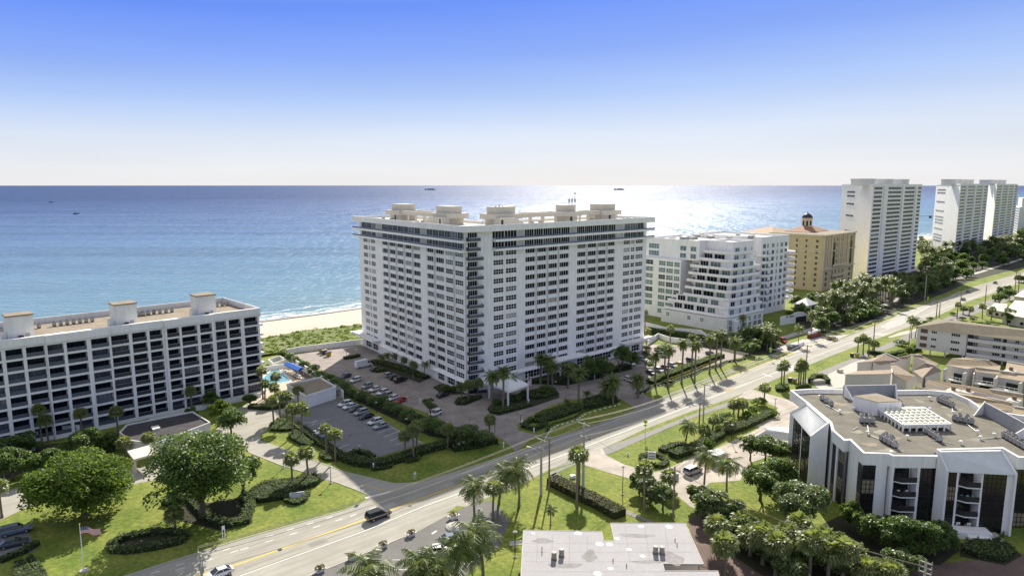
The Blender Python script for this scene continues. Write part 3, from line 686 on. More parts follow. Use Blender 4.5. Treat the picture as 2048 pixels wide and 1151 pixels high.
# corner column of balconies: dark glass on the chamfer, slab balconies with dark railings
CH = Frame(FL.pt(1.0, .2), FRR.pt(9.2, .2), (0, -1))
mb = MB(); gl = MB()
CH.box(mb, 0, .4, .0, .5, .1, 50.8, M_WHITE); CH.box(mb, 3.9, CH.L, .0, .5, ZL, 50.8, M_WHITE); CH.box(mb, .4, 3.9, -.3, .0, .1, 50.8, M_DARK)
part('corner_wall', mb, tw)
bm, br = MB(), MB()
for k, (s, t) in enumerate(rows):
    W.add(win_mesh(3.4, 2.3, 4, 1, M_GLASS, M_PAINT, .09), CH, .45, .05, s-.55)
    bal = MB(); CH.box(bal, -.2, 5.2 if k > 1 else 4.2, .52, 2.2, s-.95, s-.75, M_WHITE2); b_ = part('balcony', bal, tw)
    r = MB(); e = 5.1 if k > 1 else 4.1
    CH.box(r, -.15, e, 2.1, 2.14, s-.748, s+.35, mat('smoked_rail_glass', (.10, .105, .12), .3, .2, 1)); CH.box(r, e-.04, e, .52, 2.1, s-.748, s+.35, M_DARK); CH.box(r, -.15, -.11, .52, 2.1, s-.748, s+.35, M_DARK)
    CH.box(r, -.15, e, 2.145, 2.2, s+.3, s+.4, M_PAINT); subpart('railing', r, b_, tw)
# lobby storey: set-back glass between white piers, and the flared white skirt above it
lob = MB()
for fr, u0, cols in ((FL, 1.2, [(2.4, 7.2), (8.2, 13.0), (15, 19.2), (34, 37), (42, 46), (50, 54), (66.8, 72), (73, 78.5)]), (FRR, 9.0, [(9.6, 13.5), (23.5, 44), (49, 68), (73.6, 79), (80, 85)])):
    facade(fr, lob, cols, [(.6, 3.1)], 0.0, ZL-.55, M_WHITE, .45, u0, fr.L)
    for a, b in cols:
        n = max(1, round((b-a)/4.5)); ww = (b-a)/n
        for i in range(n): W.add(win_mesh(ww-.1, 2.5, 3, 2, M_GLASS, M_PAINT, .12), fr, a+ww*i+.05, .1, .6)
    A = [fr.pt(u0, .5, ZL+.5), fr.pt(u0, 1.5, ZL-.45), fr.pt(u0, .45, ZL-.5)]; B = [fr.pt(fr.L, .5, ZL+.5), fr.pt(fr.L, 1.5, ZL-.45), fr.pt(fr.L, .45, ZL-.5)]
    if (B[0]-A[0]).cross(A[1]-A[0]).z > 0: A, B = B, A
    lob.loft([A, B], M_WHITE)
part('lobby_wall', lob, tw)
# canopies over the end terraces
mb = MB(); FL.box(mb, 64, 84, .4, 4.0, 5.1, 5.6, M_WHITE); FL.box(mb, 84, 86.5, -6, 4.0, 5.1, 5.6, M_WHITE); FL.box(mb, 64, 84, 3.9, 4.1, 5.6, 6.1, M_WHITE); part('terrace_canopy', mb, tw)
mb = MB(); FRR.box(mb, 72.5, 91, .4, 3.6, 5.1, 5.6, M_WHITE); FRR.box(mb, 72.5, 91, 3.5, 3.7, 5.6, 6.1, M_WHITE); part('terrace_canopy', mb, tw)
mb = MB(); FRR.box(mb, 34, 50, .4, 5.0, 5.0, 5.5, M_WHITE); 
for u in (36, 42, 48): FRR.box(mb, u, u+.4, 4.3, 4.7, 0, 5.0, M_WHITE)
part('side_canopy', mb, tw)
W.finish()
# white tensile canopy over the front door
pc = G(1017, 786); cz = 4.6
te = thing('entrance_canopy', 'white peaked canopy roof on posts over the front drive of the tall tower', 'canopy', (pc.x, pc.y, 0))
A = [G(975, 769, cz), G(1056, 770, cz), G(1016, 785, cz), G(990, 760, cz)]
cor = [G(976, 767, cz), G(1016, 786, cz), G(1058, 771, cz), G(1022, 754, cz)]
apx = G(1012, 751, 8.2)
mb = MB(); cc = sum(cor, Vector())/4; apx = Vector((cc.x, cc.y+.5, 8.3)); N_ = 6
for i in range(4):
    a, b = cor[i], cor[(i+1) % 4]
    for k in range(N_):
        t0, t1 = k/N_, (k+1)/N_
        def q(a_, t): p = a_.lerp(apx, t); p.z = cz+.5+(apx.z-cz-.5)*t**1.9; return p
        mb.poly([q(a, t0), q(b, t0), q(b, t1), q(a, t1)] if k < N_-1 else [q(a, t0), q(b, t0), q(b, t1)], M_PAINT)
    mb.beam(Vector((a.x, a.y, cz)), Vector((b.x, b.y, cz)), .3, .5, M_PAINT)
part('canopy_roof', mb, te)
for p in cor:
    mb = MB(); q = p.lerp(cc, .06); mb.box((q.x, q.y, 0), (.6, .6, cz), M_PAINT); part('post', mb, te)
mb = MB(); mb.prism([G(940, 750, cz-.4), G(960, 745, cz-.4), G(990, 765, cz-.4), G(972, 772, cz-.4)], None, .6, M_PAINT); part('link_roof', mb, te)
# ================================================================ LEFT BLOCK (eight storeys of deep balconies)
lb = thing('apartment_block', 'long white eight storey block with a grid of dark recessed balconies, left edge', 'apartment building', (-100, 195, 0))
LB = Frame((-78.7, 208.5), (-125.5-17, 163.5-16.4), (1, -1)); LBL = 82.0
cols = [(.6,4.8),(5.9,9.5),(10.2,13.4),(14.7,18.1),(18.9,23.2),(23.8,27.1),(28.2,31.5),(32.2,35.9),(36.7,41.0),(41.7,45.9),(46.9,51.4),(52.1,55.6),(56.1,60.0),(60.7,64.2),(65,69),(70,74),(75,79)]
ops = [(22.4-3.05*k, 24.9-3.05*k) for k in range(8)]
offs = lambda u: .0 if u < 14 else .7 if u < 27.7 else .1 if u < 41.3 else .8 if u < 55.8 else .2
mb = MB(); LB.box(mb, .3, LBL, -28, -1.6, 0, 25.2, M_WHITE2); part('core_wall', mb, lb)
mb = MB(); segs = [(0, 14), (14, 27.7), (27.7, 41.35), (41.35, 55.85), (55.85, LBL)]
for a, b in segs:
    w = offs((a+b)/2); e = a; cc = [c for c in cols if c[0] >= a-.2 and c[1] <= b+.5]
    for c0, c1 in cc:
        if c0-e > .05: LB.box(mb, e, c0, -1.59, w+.35, 0, 27.3, M_WHITE)
        z = 0
        for s, t in sorted(ops):
            if s-z > .05: LB.box(mb, c0, c1, -1.59, w+.3, z, s, M_WHITE)
            z = t
        LB.box(mb, c0, c1, -1.59, w+.3, z, 27.25, M_WHITE); e = c1
    if b-e > .05: LB.box(mb, e, b-.005, -1.59, w+.35, 0, 27.3, M_WHITE)
    LB.box(mb, a+.01, b-.02, w+.352, w+.7, 25.5, 27.5, M_WHITE)
part('balcony_grid', mb, lb)
Wl = Windows(lb)
for (a, b) in cols:
    for (s, t) in ops:
        Wl.add(win_mesh(b-a, t-s, 3 if b-a < 3.6 else 4, 1, M_GLASS if random.random() < .72 else M_GLASS2 if random.random() < .8 else M_GLASS4, M_DARK, .07), LB, a, -1.2, s)
Wl.finish('balcony_door', 60)
rl = []
for (a, b) in cols:
    for (s, t) in ops: rl.append((a, b, s))
rl.sort(key=lambda r: r[0])
for r in rl[:70]:
    mb = MB(); w = offs(r[0]+1)
    for dz in (.0, .3, .6, .9): LB.box(mb, r[0]+.01, r[1]-.01, w+.15, w+.19, r[2]+.12+dz*.9, r[2]+.16+dz*.9, M_RAIL)
    LB.box(mb, r[0]+.01, r[1]-.01, w+.12, w+.22, r[2]+1.0, r[2]+1.07, M_GREY); LB.box(mb, r[0]+.01, r[1]-.01, w+.195, w+.205, r[2]+.02, r[2]+.98, mat('smoked_rail', (.045, .047, .055), .4, .2, 1))
    part('railing', mb, lb)
mb = MB()
for r in rl[70:]: LB.box(mb, r[0]+.01, r[1]-.01, offs(r[0]+1)+.15, offs(r[0]+1)+.19, r[2]+.1, r[2]+1.05, M_RAIL)
part('far_railing', mb, lb, kind='stuff')
for k in range(8):        # noses of the slabs on the right end
    mb = MB(); LB.box(mb, -1.1, 0, -9, .1, 21.75-3.05*k, 22.4-3.05*k, M_WHITE); part('end_balcony', mb, lb)
mb = MB(); LB.box(mb, .05, LBL, -27.5, -.4, 25.3, 25.75, M_ROOFB)
part('roof', mb, lb)
mb = MB(); LB.box(mb, 0, LBL, -28.3, -27.9, 24.5, 27.4, M_WHITE2); LB.box(mb, -.3, 0, -28.3, -10.4, 0, 27.4, M_WHITE2); LB.box(mb, -.3, 0, -10.4, .6, 24.8, 27.5, M_WHITE); part('parapet', mb, lb)
for u in (11.5, 33.2, 57.3):
    mb = MB(); LB.box(mb, u, u+5.6, -8.4, -3.2, 25.7, 32.4, M_WHITE2); LB.box(mb, u-.15, u+5.75, -8.55, -3.05, 32.4, 32.75, M_ROOFB)
    LB.box(mb, u+5.65, u+6.8, -6.5, -3.6, 25.75, 28.4, M_WHITE2); sh = part('stair_tower', mb, lb)
    mb = MB(); LB.box(mb, u+1.0, u+1.9, -3.195, -3.1, 25.9, 27.9, M_GREY); subpart('door', mb, sh, lb)
    mb = MB(); LB.box(mb, u+2.4, u+3.4, -3.195, -2.6, 26.7, 27.5, M_DARK); subpart('vent_box', mb, sh, lb)
for a, b in ((1.5, 8.5), (18.8, 27.5), (30.2, 37.5-6), (40.6, 50), (53.6, 62), (67, 75), (24, 31.5)):
    n = int((b-a)/1.25); p0, p1 = LB.pt(a, -20.5, 25.78), LB.pt(b, -20.5, 25.78); ac_row(lb, p0, p1, n, sz=.9, h=1.0)
for u, w in ((4, -6), (9.2, -12), (22, -8), (28, -6), (31.5, -14), (43, -6.5), (50, -8), (54, -5)):
    mb = MB(); LB.box(mb, u, u+1.3, w, w+.8, 25.755, 26.25, M_GREY); part('roof_vent', mb, lb)
# garage / entrance hall roof in front of the block
eh = thing('entrance_hall', 'low entrance hall with dark flat roof in front of the left block', 'entrance hall', tuple(G(300, 880)))
mb = MB(); e_ = [G(240, 868, 3.3), G(255, 852, 3.3), G(385, 826, 3.3), G(420, 848, 3.3), G(310, 890, 3.3), G(262, 884, 3.3)]
mb.prism([(p.x, p.y, 0) for p in e_], None, 3.1, M_WHITE2); part('wall', mb, eh)
mb = MB(); mb.prism(e_, None, .25, mat('dark_gravel', (.06, .055, .06), .95, .3, .5)); r_ = part('roof', mb, eh)
mb = MB()
for i in range(len(e_)): a, b = e_[i], e_[(i+1) % len(e_)]; mb.beam((a.x, a.y, 3.1), (b.x, b.y, 3.1), .3, .8, M_WHITE2)
part('parapet', mb, eh)
mb = MB(); q = [G(302, 856, 3.56), G(317, 853, 3.56), G(321, 858, 3.56), G(306, 862, 3.56)]; mb.prism(q, None, .5, M_WHITE2); part('skylight', mb, eh)
mb = MB(); mb.prism([G(255, 905, 3.4), G(300, 893, 3.4), G(318, 908, 3.4), G(268, 922, 3.4)], None, .5, M_CREAM); part('canopy', mb, eh)
for p in ((268, 919), (312, 907)):
    mb = MB(); q = G(*p, 3.4); mb.box((q.x, q.y, 0), (.6, .6, 3.39), M_CREAM); part('column', mb, eh)
# low white ramp wall beside it
mb = MB()
for a, b in (((55, 890), (98, 870)), ((98, 870), (160, 868)), ((20, 905), (70, 900))): p, q = G(*a), G(*b); mb.beam(p, q, .4, 2.6, M_WHITE2)
o = mb.build('garden_wall'); tag(o, 'low white angled wall in shade below the left block', 'wall')
mb = MB(); LB.box(mb, 2, 34, 2.5, 3.0, 0, 1.3, M_WHITE2); o = mb.build('garden_wall'); tag(o, 'long low white wall at the foot of the left block', 'wall')
# ---------------- pool, pool house, sun shade, walls
mb = MB(); pl_ = px((513,766),(543,740),(558,738),(583,761),(548,768),(530,778)); mb.sheet(pl_, .075, mat('pool_water', (.17, .36, .42), .1, .15, .9, spec=.6)); o = mb.build('pool'); o['kind'] = 'structure'
mb = MB()
for i in range(len(pl_)): a, b = pl_[i], pl_[(i+1) % len(pl_)]; mb.beam((a.x, a.y, .055), (b.x, b.y, .055), .35, .09, M_PAINT)
struct('pool_coping', mb)
phs = thing('pool_house', 'low white pool house with brown gravel roof behind the middle car park', 'pool house', tuple(G(620, 790)))
q = [G(577, 772, 3.4), G(638, 757, 3.4), G(652, 762, 3.4), G(666, 784, 3.4), G(608, 799, 3.4), G(577, 778, 3.4)]
q = [G(574, 771, 3.3), G(640, 757, 3.3), G(672, 776, 3.3), G(612, 795, 3.3)]
mb = MB(); mb.prism([(p.x, p.y, 0) for p in q], None, 3.3, M_WHITE); part('wall', mb, phs)
mb = MB(); mb.prism(q, None, .15, M_ROOFB); part('roof', mb, phs)
mb = MB()
for i in range(4): a, b = q[i], q[(i+1) % 4]; mb.beam((a.x, a.y, 3.3), (b.x, b.y, 3.3), .3, .7, M_WHITE)
part('parapet', mb, phs)
def wallthing(label, pts, h, w=.3, m=None, name='boundary_wall'):
    mb = MB(); P = [G(*p) for p in pts]
    for i in range(len(P)-1): mb.beam(P[i], P[i+1], w, h, m or M_WHITE); 
    if len(P) > 2:
        for p in P[1:-1]: mb.box((p.x, p.y, 0), (w*1.05, w*1.05, h+.02), m or M_WHITE)
    o = mb.build(name); return tag(o, label, 'wall')
wallthing('white wall running from the pool deck down to the middle car park', [(592,733),(640,763),(672,783),(687,797)], 2.6)
wallthing('short white wall along the seaward side of the pool deck', [(524,742),(592,733)], 1.6)
wallthing('long white wall between the dune scrub and the forecourt', [(560,712),(600,704),(727,688)], 2.3, .4)
wallthing('small white walled enclosure beyond the pool', [(537,727),(560,720),(572,727),(547,735),(537,727)], 1.8)
sh = thing('canvas_awning', 'blue fabric sun shade on posts beside the pool', 'sun shade', tuple(G(585, 745)))
q = [G(568, 727, 2.7), G(584, 724, 2.7), G(606, 736, 2.7), G(590, 739, 2.7)]; rg = [(q[0]+q[3])/2+Vector((0, 0, .7)), (q[1]+q[2])/2+Vector((0, 0, .7))]
M_BLUE = mat('blue_canvas', (.02, .10, .42), .7, .1, 1)
mb = MB(); mb.poly([q[0], q[1], rg[1], rg[0]], M_BLUE); mb.poly([rg[0], rg[1], q[2], q[3]], M_BLUE); mb.poly([q[1], q[2], rg[1]], M_BLUE); mb.poly([q[3], q[0], rg[0]], M_BLUE)
q = [G(568, 728, 2.7), G(577, 723, 2.7), G(607, 735, 2.7), G(596, 741, 2.7)]
mb = MB(); c_ = sum(q, Vector())/4+Vector((0, 0, .8))
r0, r1 = (q[0]+q[1])/2, (q[2]+q[3])/2; r0.z = r1.z = 3.3
mb.poly([q[0], r0, r1, q[3]], M_BLUE); mb.poly([r0, q[1], q[2], r1], M_BLUE); mb.poly([q[0], q[1], r0], M_BLUE); mb.poly([q[3], r1, q[2]], M_BLUE)
for i in range(4): a, b = q[i], q[(i+1) % 4]; mb.beam((a.x, a.y, 2.35), (b.x, b.y, 2.35), .05, .34, M_BLUE)
part('canvas', mb, sh)
for p in q: mb = MB(); mb.box((p.x, p.y, 0), (.1, .1, 2.6), M_PAINT); part('post', mb, sh)
# sun loungers
def lounger_me():
    mb = MB(); mb.box((0, .2, .3), (.62, 1.3, .07), M_PAINT); mb.loft([[(-.31, -.45, .3), (.31, -.45, .3), (.31, -.45, .37), (-.31, -.45, .37)], [(-.31, -1.0, .75), (.31, -1.0, .75), (.31, -.97, .82), (-.31, -.97, .82)]], M_PAINT)
    for x in (-.27, .27):
        for y in (-.4, .75): mb.box((x, y, 0), (.05, .05, .3), M_PAINT)
    return mb.mesh('sun_lounger')
lme = lounger_me()
spots = [(566,741),(570,744),(575,746.5),(580,749),(585,751),(590,752.5),(595,750),(600,752),(597,756),(603,757)]
for i, p in enumerate(spots):
    o = link('sun_lounger', lme, None, G(*p, .08), R(35) if i < 6 else R(60)); tag(o, 'white sun lounger in the rows beside the pool and blue shade', 'sun lounger', 'sun loungers by the pool')
# ================================================================ RIGHT CONDO (four storeys, near)
cd = thing('condominium', 'white four storey condominium with dark glazing and gravel roof, lower right', 'apartment building', (86, 142, 0))
HR = 14.3
def mflat(p): return [Vector((a, b, 0)) for a, b in p]
FP = [(69.7,165.5),(69.6,158.2),(69.6,155.6),(68.9,142.2),(67.1,137.1),(66.8,131.2),(68.1,131.6),(67.4,124.8),(72.0,124.4),(72.3,123.4),(82.6,123.2),(83.2,126.5),(95.8,127.2),(95.6,122.7),(118,121.5),(124,133),(115,146),(108.2,150.5),(109.8,157.7),(109.4,163.8),(104.2,165.8),(97.2,165.5),(83.5,166.3),(75.1,166.7)]
ctr = Vector((88, 143, 0))
def shrink(p, d):
    out = []; n = len(p); P = mflat(p); ar = sum(P[i].x*P[(i+1) % n].y-P[(i+1) % n].x*P[i].y for i in range(n))
    for i in range(n):
        a, b, c = P[i-1], P[i], P[(i+1) % n]; d1, d2 = (b-a).normalized(), (c-b).normalized()
        n1, n2 = Vector((-d1.y, d1.x, 0)), Vector((-d2.y, d2.x, 0))
        if ar < 0: n1, n2 = -n1, -n2
        m_ = (n1+n2); L_ = m_.length
        if L_ < 1e-3: out.append(b+n1*d); continue
        m_ /= L_; out.append(b+m_*(d/max(.35, m_.dot(n1))))
    return out
inn = shrink(FP, .5); inn2 = shrink(FP, .9); inn3 = shrink(FP, 2.9)
M_GLD = glassmat('dark_window_wall', (.018, .018, .020), .1)
M_BLIND = mat('warm_blinds', (.26, .22, .15), .5, .3, .9)  # warm tan panes stand for drawn blinds
M_BRF = mat('bronze_frame', (.028, .024, .021), .45, .2, 2)
mb = MB(); mb.prism([Vector((p.x, p.y, 0)) for p in inn3], None, 13.1, M_WHITE); part('core_wall', mb, cd)
mb = MB(); n = len(FP); O_, I_ = mflat(FP), inn
for i in range(n):
    j = (i+1) % n; mb.prism([O_[i], O_[j], I_[j], I_[i]], 11.9, HR-11.9, M_WHITE)
part('parapet', mb, cd)
mb = MB(); mb.prism([Vector((p.x, p.y, 13.203)) for p in inn2], None, .12, M_ROOFG); part('roof', mb, cd)
Wc = Windows(cd); FZ = [9.0, 6.1, 3.2, .3]
def glz(fr, u0, u1, mb, w=.0, nx=3, zt=11.9, zs=None):
    for z in (zs or FZ):
        Wc.add(win_mesh(u1-u0, 2.86, nx, 3, M_GLD if random.random() < .75 else M_BLIND, M_BRF, .1), fr, u0, w, z)
def wl(fr, u0, u1, mb, w0=-2.0, w1=0.0, z1=11.9): fr.box(mb, u0, u1, w0, w1, 0, z1, M_WHITE)
mb = MB(); out = (-1, -.3)
# left side segments
f = Frame((68.9, 142.2), (67.1, 137.1), out); wl(f, 0, f.L, mb)
f = Frame((67.1, 137.1), (66.8, 131.2), out); glz(f, .2, 2.6, mb, -.35); wl(f, 2.6, 3.2, mb); glz(f, 3.2, 5.6, mb, -.35)
f = Frame((68.1, 131.6), (67.4, 124.8), out); wl(f, 0, 5.0, mb); glz(f, 5.0, 6.7, mb, -.02, 2)
f = Frame((67.4, 124.8), (72.0, 124.4), (0, -1)); glz(f, .1, 2.5, mb, -.02, 3); wl(f, 2.5, f.L, mb)
f = Frame((72.3, 123.4), (82.6, 123.2), (0, -1)); FC = f
wl(f, 0, .45, mb); wl(f, 4.9, 5.4, mb); glz(f, 5.4, 8.7, mb, -.35, 4); wl(f, 8.7, f.L, mb)
f.box(mb, .45, 4.9, -2.6, -2.3, 0, 11.9, M_WHITE); 
part('wall', mb, cd)
def balcs(fr, u0, u1, w0, flo, first=True):
    for z in flo:
        b = MB(); a, c = fr.pt(u0, w0, z-.25), fr.pt(u1, w0, z-.25)
        P = [fr.pt(u0, w0-2.0, z-.25), fr.pt(u1, w0-2.0, z-.25), fr.pt(u1, w0+.1, z-.25), fr.pt(u0+1.6, w0+.1, z-.25), fr.pt(u0, w0-1.1, z-.25)]
        b.prism(P, None, .25, M_WHITE); pb = part('balcony', b, cd)
        r = MB()
        for q0, q1 in ((P[2], P[3]), (P[3], P[4])): r.beam((q0.x, q0.y, z), (q1.x, q1.y, z), .05, 1.05, mat('dark_balustrade', (.035, .032, .034), .5, .3, 3))
        subpart('railing', r, pb, cd)
        Wc.add(win_mesh(u1-u0-1.7, 2.4, 2, 1, M_GLD, M_BRF, .08), fr, u0+1.4, w0-2.25, z+.02)
balcs(FC, .45, 4.9, 0, FZ)
# side bay with the ribbed metal roof (left end)
def ribroof(P, name='metal_roof', col=None, rib=.6):
    m = col or mat('ribbed_metal_roof', (.66, .67, .67), .45, .06, .5)
    mb = MB(); a, b, c, d = [Vector(p) for p in P]; nn = (b-a).cross(d-a).normalized(); nn = nn if nn.z > 0 else -nn; t = nn*.12
    mb.loft([[a-t, b-t, c-t, d-t], [a, b, c, d]] if (b-a).cross(d-a).z > 0 else [[a-t, d-t, c-t, b-t], [a, d, c, b]], m)
    k = int((b-a).length/rib)
    for i in range(k+1):
        s = i/k; mb.tube([a.lerp(b, s)+nn*.03, d.lerp(c, s)+nn*.03], .07, m, 4)
    return mb
A_, B_, C_, D_ = G(1613, 807, 15.4), G(1657, 846, 15.4), G(1621, 873, 12.2), G(1581, 826, 12.2)
mb = ribroof([A_, B_, C_, D_]); part('metal_roof', mb, cd)
def gz(p, z): return Vector((p.x, p.y, z))
for p, q in ((A_, D_), (B_, C_)):
    mb = MB()
    d = (q-p); hh = [gz(p, 0), gz(q, 0)]
    nrm = Vector((-d.y, d.x, 0)).normalized()*.25
    mb.loft([[gz(p, 0)-nrm, gz(q, 0)-nrm, q-nrm+Vector((0, 0, .25)), p-nrm+Vector((0, 0, .25))], [gz(p, 0)+nrm, gz(q, 0)+nrm, q+nrm+Vector((0, 0, .25)), p+nrm+Vector((0, 0, .25))]], M_WHITE)
    part('gable_wall', mb, cd)
mb = MB(); q1, q2 = Vector((69.2, 155.6, 0)), Vector((68.9, 142.2, 0)); 
d2 = gz(A_, 0); d3 = gz(B_, 0); mb.prism([d2, d3, q2, q1], 0.01, 13.1, M_WHITE); mb.beam(gz(A_, 15.2), gz(B_, 15.2), .4, .35, M_WHITE)
mb.loft([[gz(B_, 13.1), q2+Vector((0, 0, 13.1)), q2+Vector((0, 0, 14.3)), gz(B_, 15.5)], [gz(B_, 13.1)+Vector((0, .4, 0)), q2+Vector((0, .4, 13.1)), q2+Vector((0, .4, 14.3)), gz(B_, 15.5)+Vector((0, .4, 0))]], M_WHITE)
part('bay_wall', mb, cd)
f = Frame((C_.x+.45, C_.y+.6), (D_.x+.45, D_.y-.6), (-1, -.3)); mb = MB()
glz(f, .1, f.L*.46, mb, 0, 2); glz(f, f.L*.5, f.L*.96, mb, 0, 3); wl(f, f.L*.46, f.L*.5, mb, -.3, .06, 12.1); wl(f, f.L*.96, f.L, mb, -.3, .06, 12.1); part('bay_frame', mb, cd)
mb = MB(); mb.prism([gz(C_, 0)+Vector((.6, .5, 0)), gz(D_, 0)+Vector((.6, -.4, 0)), d2, d3], .02, 11.9, M_WHITE); part('bay_core', mb, cd)
# front bay with the big ribbed roof
A2, B2, C2, D2 = G(1877, 903, 15.2), G(2003, 901, 15.2), G(2033, 950, 12.0), G(1895, 943, 12.0)
mb = ribroof([A2, B2, C2, D2]); part('metal_roof', mb, cd)
fb = Frame((D2.x+.3, D2.y+.5), (C2.x-.2, C2.y+.5), (0, -1))
for p, q in ((A2, D2), (B2, C2)):
    mb = MB()
    d = (q-p); nrm = Vector((-d.y, d.x, 0)).normalized()*.22
    mb.loft([[gz(p, 0)-nrm, gz(q, 0)-nrm, q-nrm+Vector((0, 0, .3)), p-nrm+Vector((0, 0, .3))], [gz(p, 0)+nrm, gz(q, 0)+nrm, q+nrm+Vector((0, 0, .3)), p+nrm+Vector((0, 0, .3))]], M_WHITE)
    part('gable_wall', mb, cd)
mb = MB(); mb.beam(gz(A2, 14.9), gz(B2, 14.9), .4, .4, M_WHITE); mb.prism([fb.pt(0, -2.9), fb.pt(fb.L, -2.9), Vector((95.4, 128, 0)), Vector((83.6, 128, 0))], 0.02, 12.3, M_WHITE)
L1 = fb.L
for a, b in ((0, .25), (1.75, 2.1), (6.0, 6.35), (L1-1.0, L1)): fb.box(mb, a, b, -2.9, .02, 0, 11.9, M_WHITE)
part('bay_wall', mb, cd)
glz(fb, .25, 1.75, mb, -.1, 3); glz(fb, 6.35, L1-1.0, mb, -.1, 5); balcs(fb, 2.1, 6.0, 0, FZ)
mb = MB(); fb.box(mb, 1.2, 7.5, .1, 2.8, 0, 1.3, M_WHITE); fb.box(mb, 3.2, 7.0, 2.8, 3.6, 0, .8, M_WHITE); fb.box(mb, 7.5, 9.5, .1, 3.0, 0, .4, M_CONC); part('terrace', mb, cd)
# right continuation
f = Frame((95.6, 122.7), (118, 121.5), (0, -1)); mb = MB(); glz(f, .3, 3.4, mb, -.2, 4); wl(f, 3.4, 3.9, mb); glz(f, 3.9, 8.5, mb, -.2, 4); wl(f, 8.5, f.L, mb); part('wall', mb, cd)
Wc.finish('window', 98)
# roof: penthouse, skylight frame, screens, machines
mb = MB(); b_ = [G(1721, 797, 15.9), G(1745, 806, 15.9), G(1776, 802, 15.9), G(1770, 790, 15.9), G(1722, 790, 15.9)]
b_ = [G(1722, 793, 16), G(1739, 803, 16), G(1777, 799, 16), G(1767, 790, 16)]
b_ = [Vector((79.5, 153.6, 13.33)), Vector((82.8, 148.9, 13.33)), Vector((88.6, 149.6, 13.33)), Vector((86.0, 155.6, 13.33))]
mb.prism(b_, None, 3.1, M_WHITE); 
sh_ = part('stair_tower', mb, cd); mb = MB(); mb.prism([p+Vector((0, 0, 3.12)) for p in b_], None, .12, M_ROOFB); subpart('roof', mb, sh_, cd)
S0, S1, S2, S3 = G(1756, 822, 14.2), G(1806, 855, 14.2), G(1902, 853, 14.2), G(1847, 819, 14.2)
sk = MB()
for a, b in ((S0, S1), (S1, S2), (S2, S3), (S3, S0)):
    sk.beam(gz(a, 14.6), gz(b, 14.6), .3, .35, M_PAINT)
    for i in range(7):
        p = a.lerp(b, i/7); sk.box((p.x, p.y, 13.33), (.3, .3, 1.3), M_PAINT)
NX, NY = 9, 6
for i in range(1, NX): sk.beam(gz(S0.lerp(S3, i/NX), 14.62), gz(S1.lerp(S2, i/NX), 14.62), .16, .25, M_PAINT)
part('skylight_frame', sk, cd)
M_DOME = mat('dome_plastic', (.80, .78, .62), .4, .05, 1, spec=.5)
dm = MB()
for i in range(NX):
    for j in range(NY):
        c = S0.lerp(S3, (i+.5)/NX).lerp(S1.lerp(S2, (i+.5)/NX), (j+.5)/NY); rr = min((S3-S0).length/NX, (S1-S0).length/NY)*.46
        dm.lathe((c.x, c.y, 14.4), [(rr, 0), (rr*.9, .35), (rr*.6, .62), (.02, .72)], M_DOME, 8)
for i in range(1, NY): dm.beam(gz(S0.lerp(S1, i/NY), 14.3), gz(S3.lerp(S2, i/NY), 14.3), .2, .12, M_DOME)
dm.prism([gz(S0, 14.1), gz(S1, 14.1), gz(S2, 14.1), gz(S3, 14.1)], None, .2, M_DOME)
part('skylight', dm, cd)
for a, b in (((1687, 779), (1792, 777)), ((1968, 812), (2060, 862))):
    p, q = G(*a, 15.2), G(*b, 15.2); mb = MB(); mb.beam(gz(p, 13.4), gz(q, 13.4), .4, 2.9, mat('grey_screen', (.34, .345, .37), .7, .12, 1)); 
    for e_, s_ in ((p, 1), (q, -1)):
        dd = (ctr-e_); dd.z = 0; dd.normalize(); mb.loft([[gz(e_, 13.4), gz(e_, 16.5), gz(e_+dd*3.2, 13.4)], [gz(e_, 13.4)+(q-p).normalized()*.35*s_, gz(e_, 16.5)+(q-p).normalized()*.35*s_, gz(e_+dd*3.2, 13.4)+(q-p).normalized()*.35*s_]], M_WHITE)
    part('roof_screen', mb, cd)
ZC = lambda x, y: G(1560+x/3.596, 740+y/3.596, 13.4)
for a, b, n in (((305, 215), (365, 255), 3), ((585, 375), (660, 380), 3), ((590, 350), (650, 355), 2), ((735, 505), (825, 555), 4), ((760, 490), (800, 510), 2), ((800, 245), (870, 275), 4), ((1060, 455), (1145, 510), 4), ((1145, 225), (1235, 265), 5), ((1165, 215), (1190, 225), 2), ((1255, 360), (1375, 385), 4), ((1290, 350), (1345, 358), 2), ((1615, 485), (1755, 565), 6), ((1640, 480), (1680, 500), 2)):
    ac_row(cd, ZC(*a), ZC(*b), n, sz=.95, h=1.0)
for p in ((535, 285), (430, 305), (1075, 210), (1078, 290), (915, 490), (1245, 315), (1420, 455), (1440, 495), (1540, 475), (1300, 530), (630, 460), (800, 605), (285, 200)):
    c = ZC(*p); mb = MB(); mb.lathe(c, [(.12, 0), (.12, .5), (.42, .52), (.3, .75), (.02, .8)], M_PAINT, 8); part('roof_vent', mb, cd)
random.seed(31); M_STN = mat('pale_gravel_stain', (.27, .25, .20), .95, .25, .6)
for i in range(16):
    p = Vector((random.uniform(72, 104), random.uniform(128, 160), 0))
    mb = MB(); a_, b_ = random.uniform(.7, 2.6), random.uniform(.5, 1.6); mb.poly([(p.x+a_*math.cos(t)*(1+.3*math.sin(3*t+i)), p.y+b_*math.sin(t)*(1+.3*math.cos(2*t+i)), 13.326+.0004*i) for t in [k*math.pi/8 for k in range(16)]], M_STN if i % 3 else M_ROOFB); part('roof_stain', mb, cd)
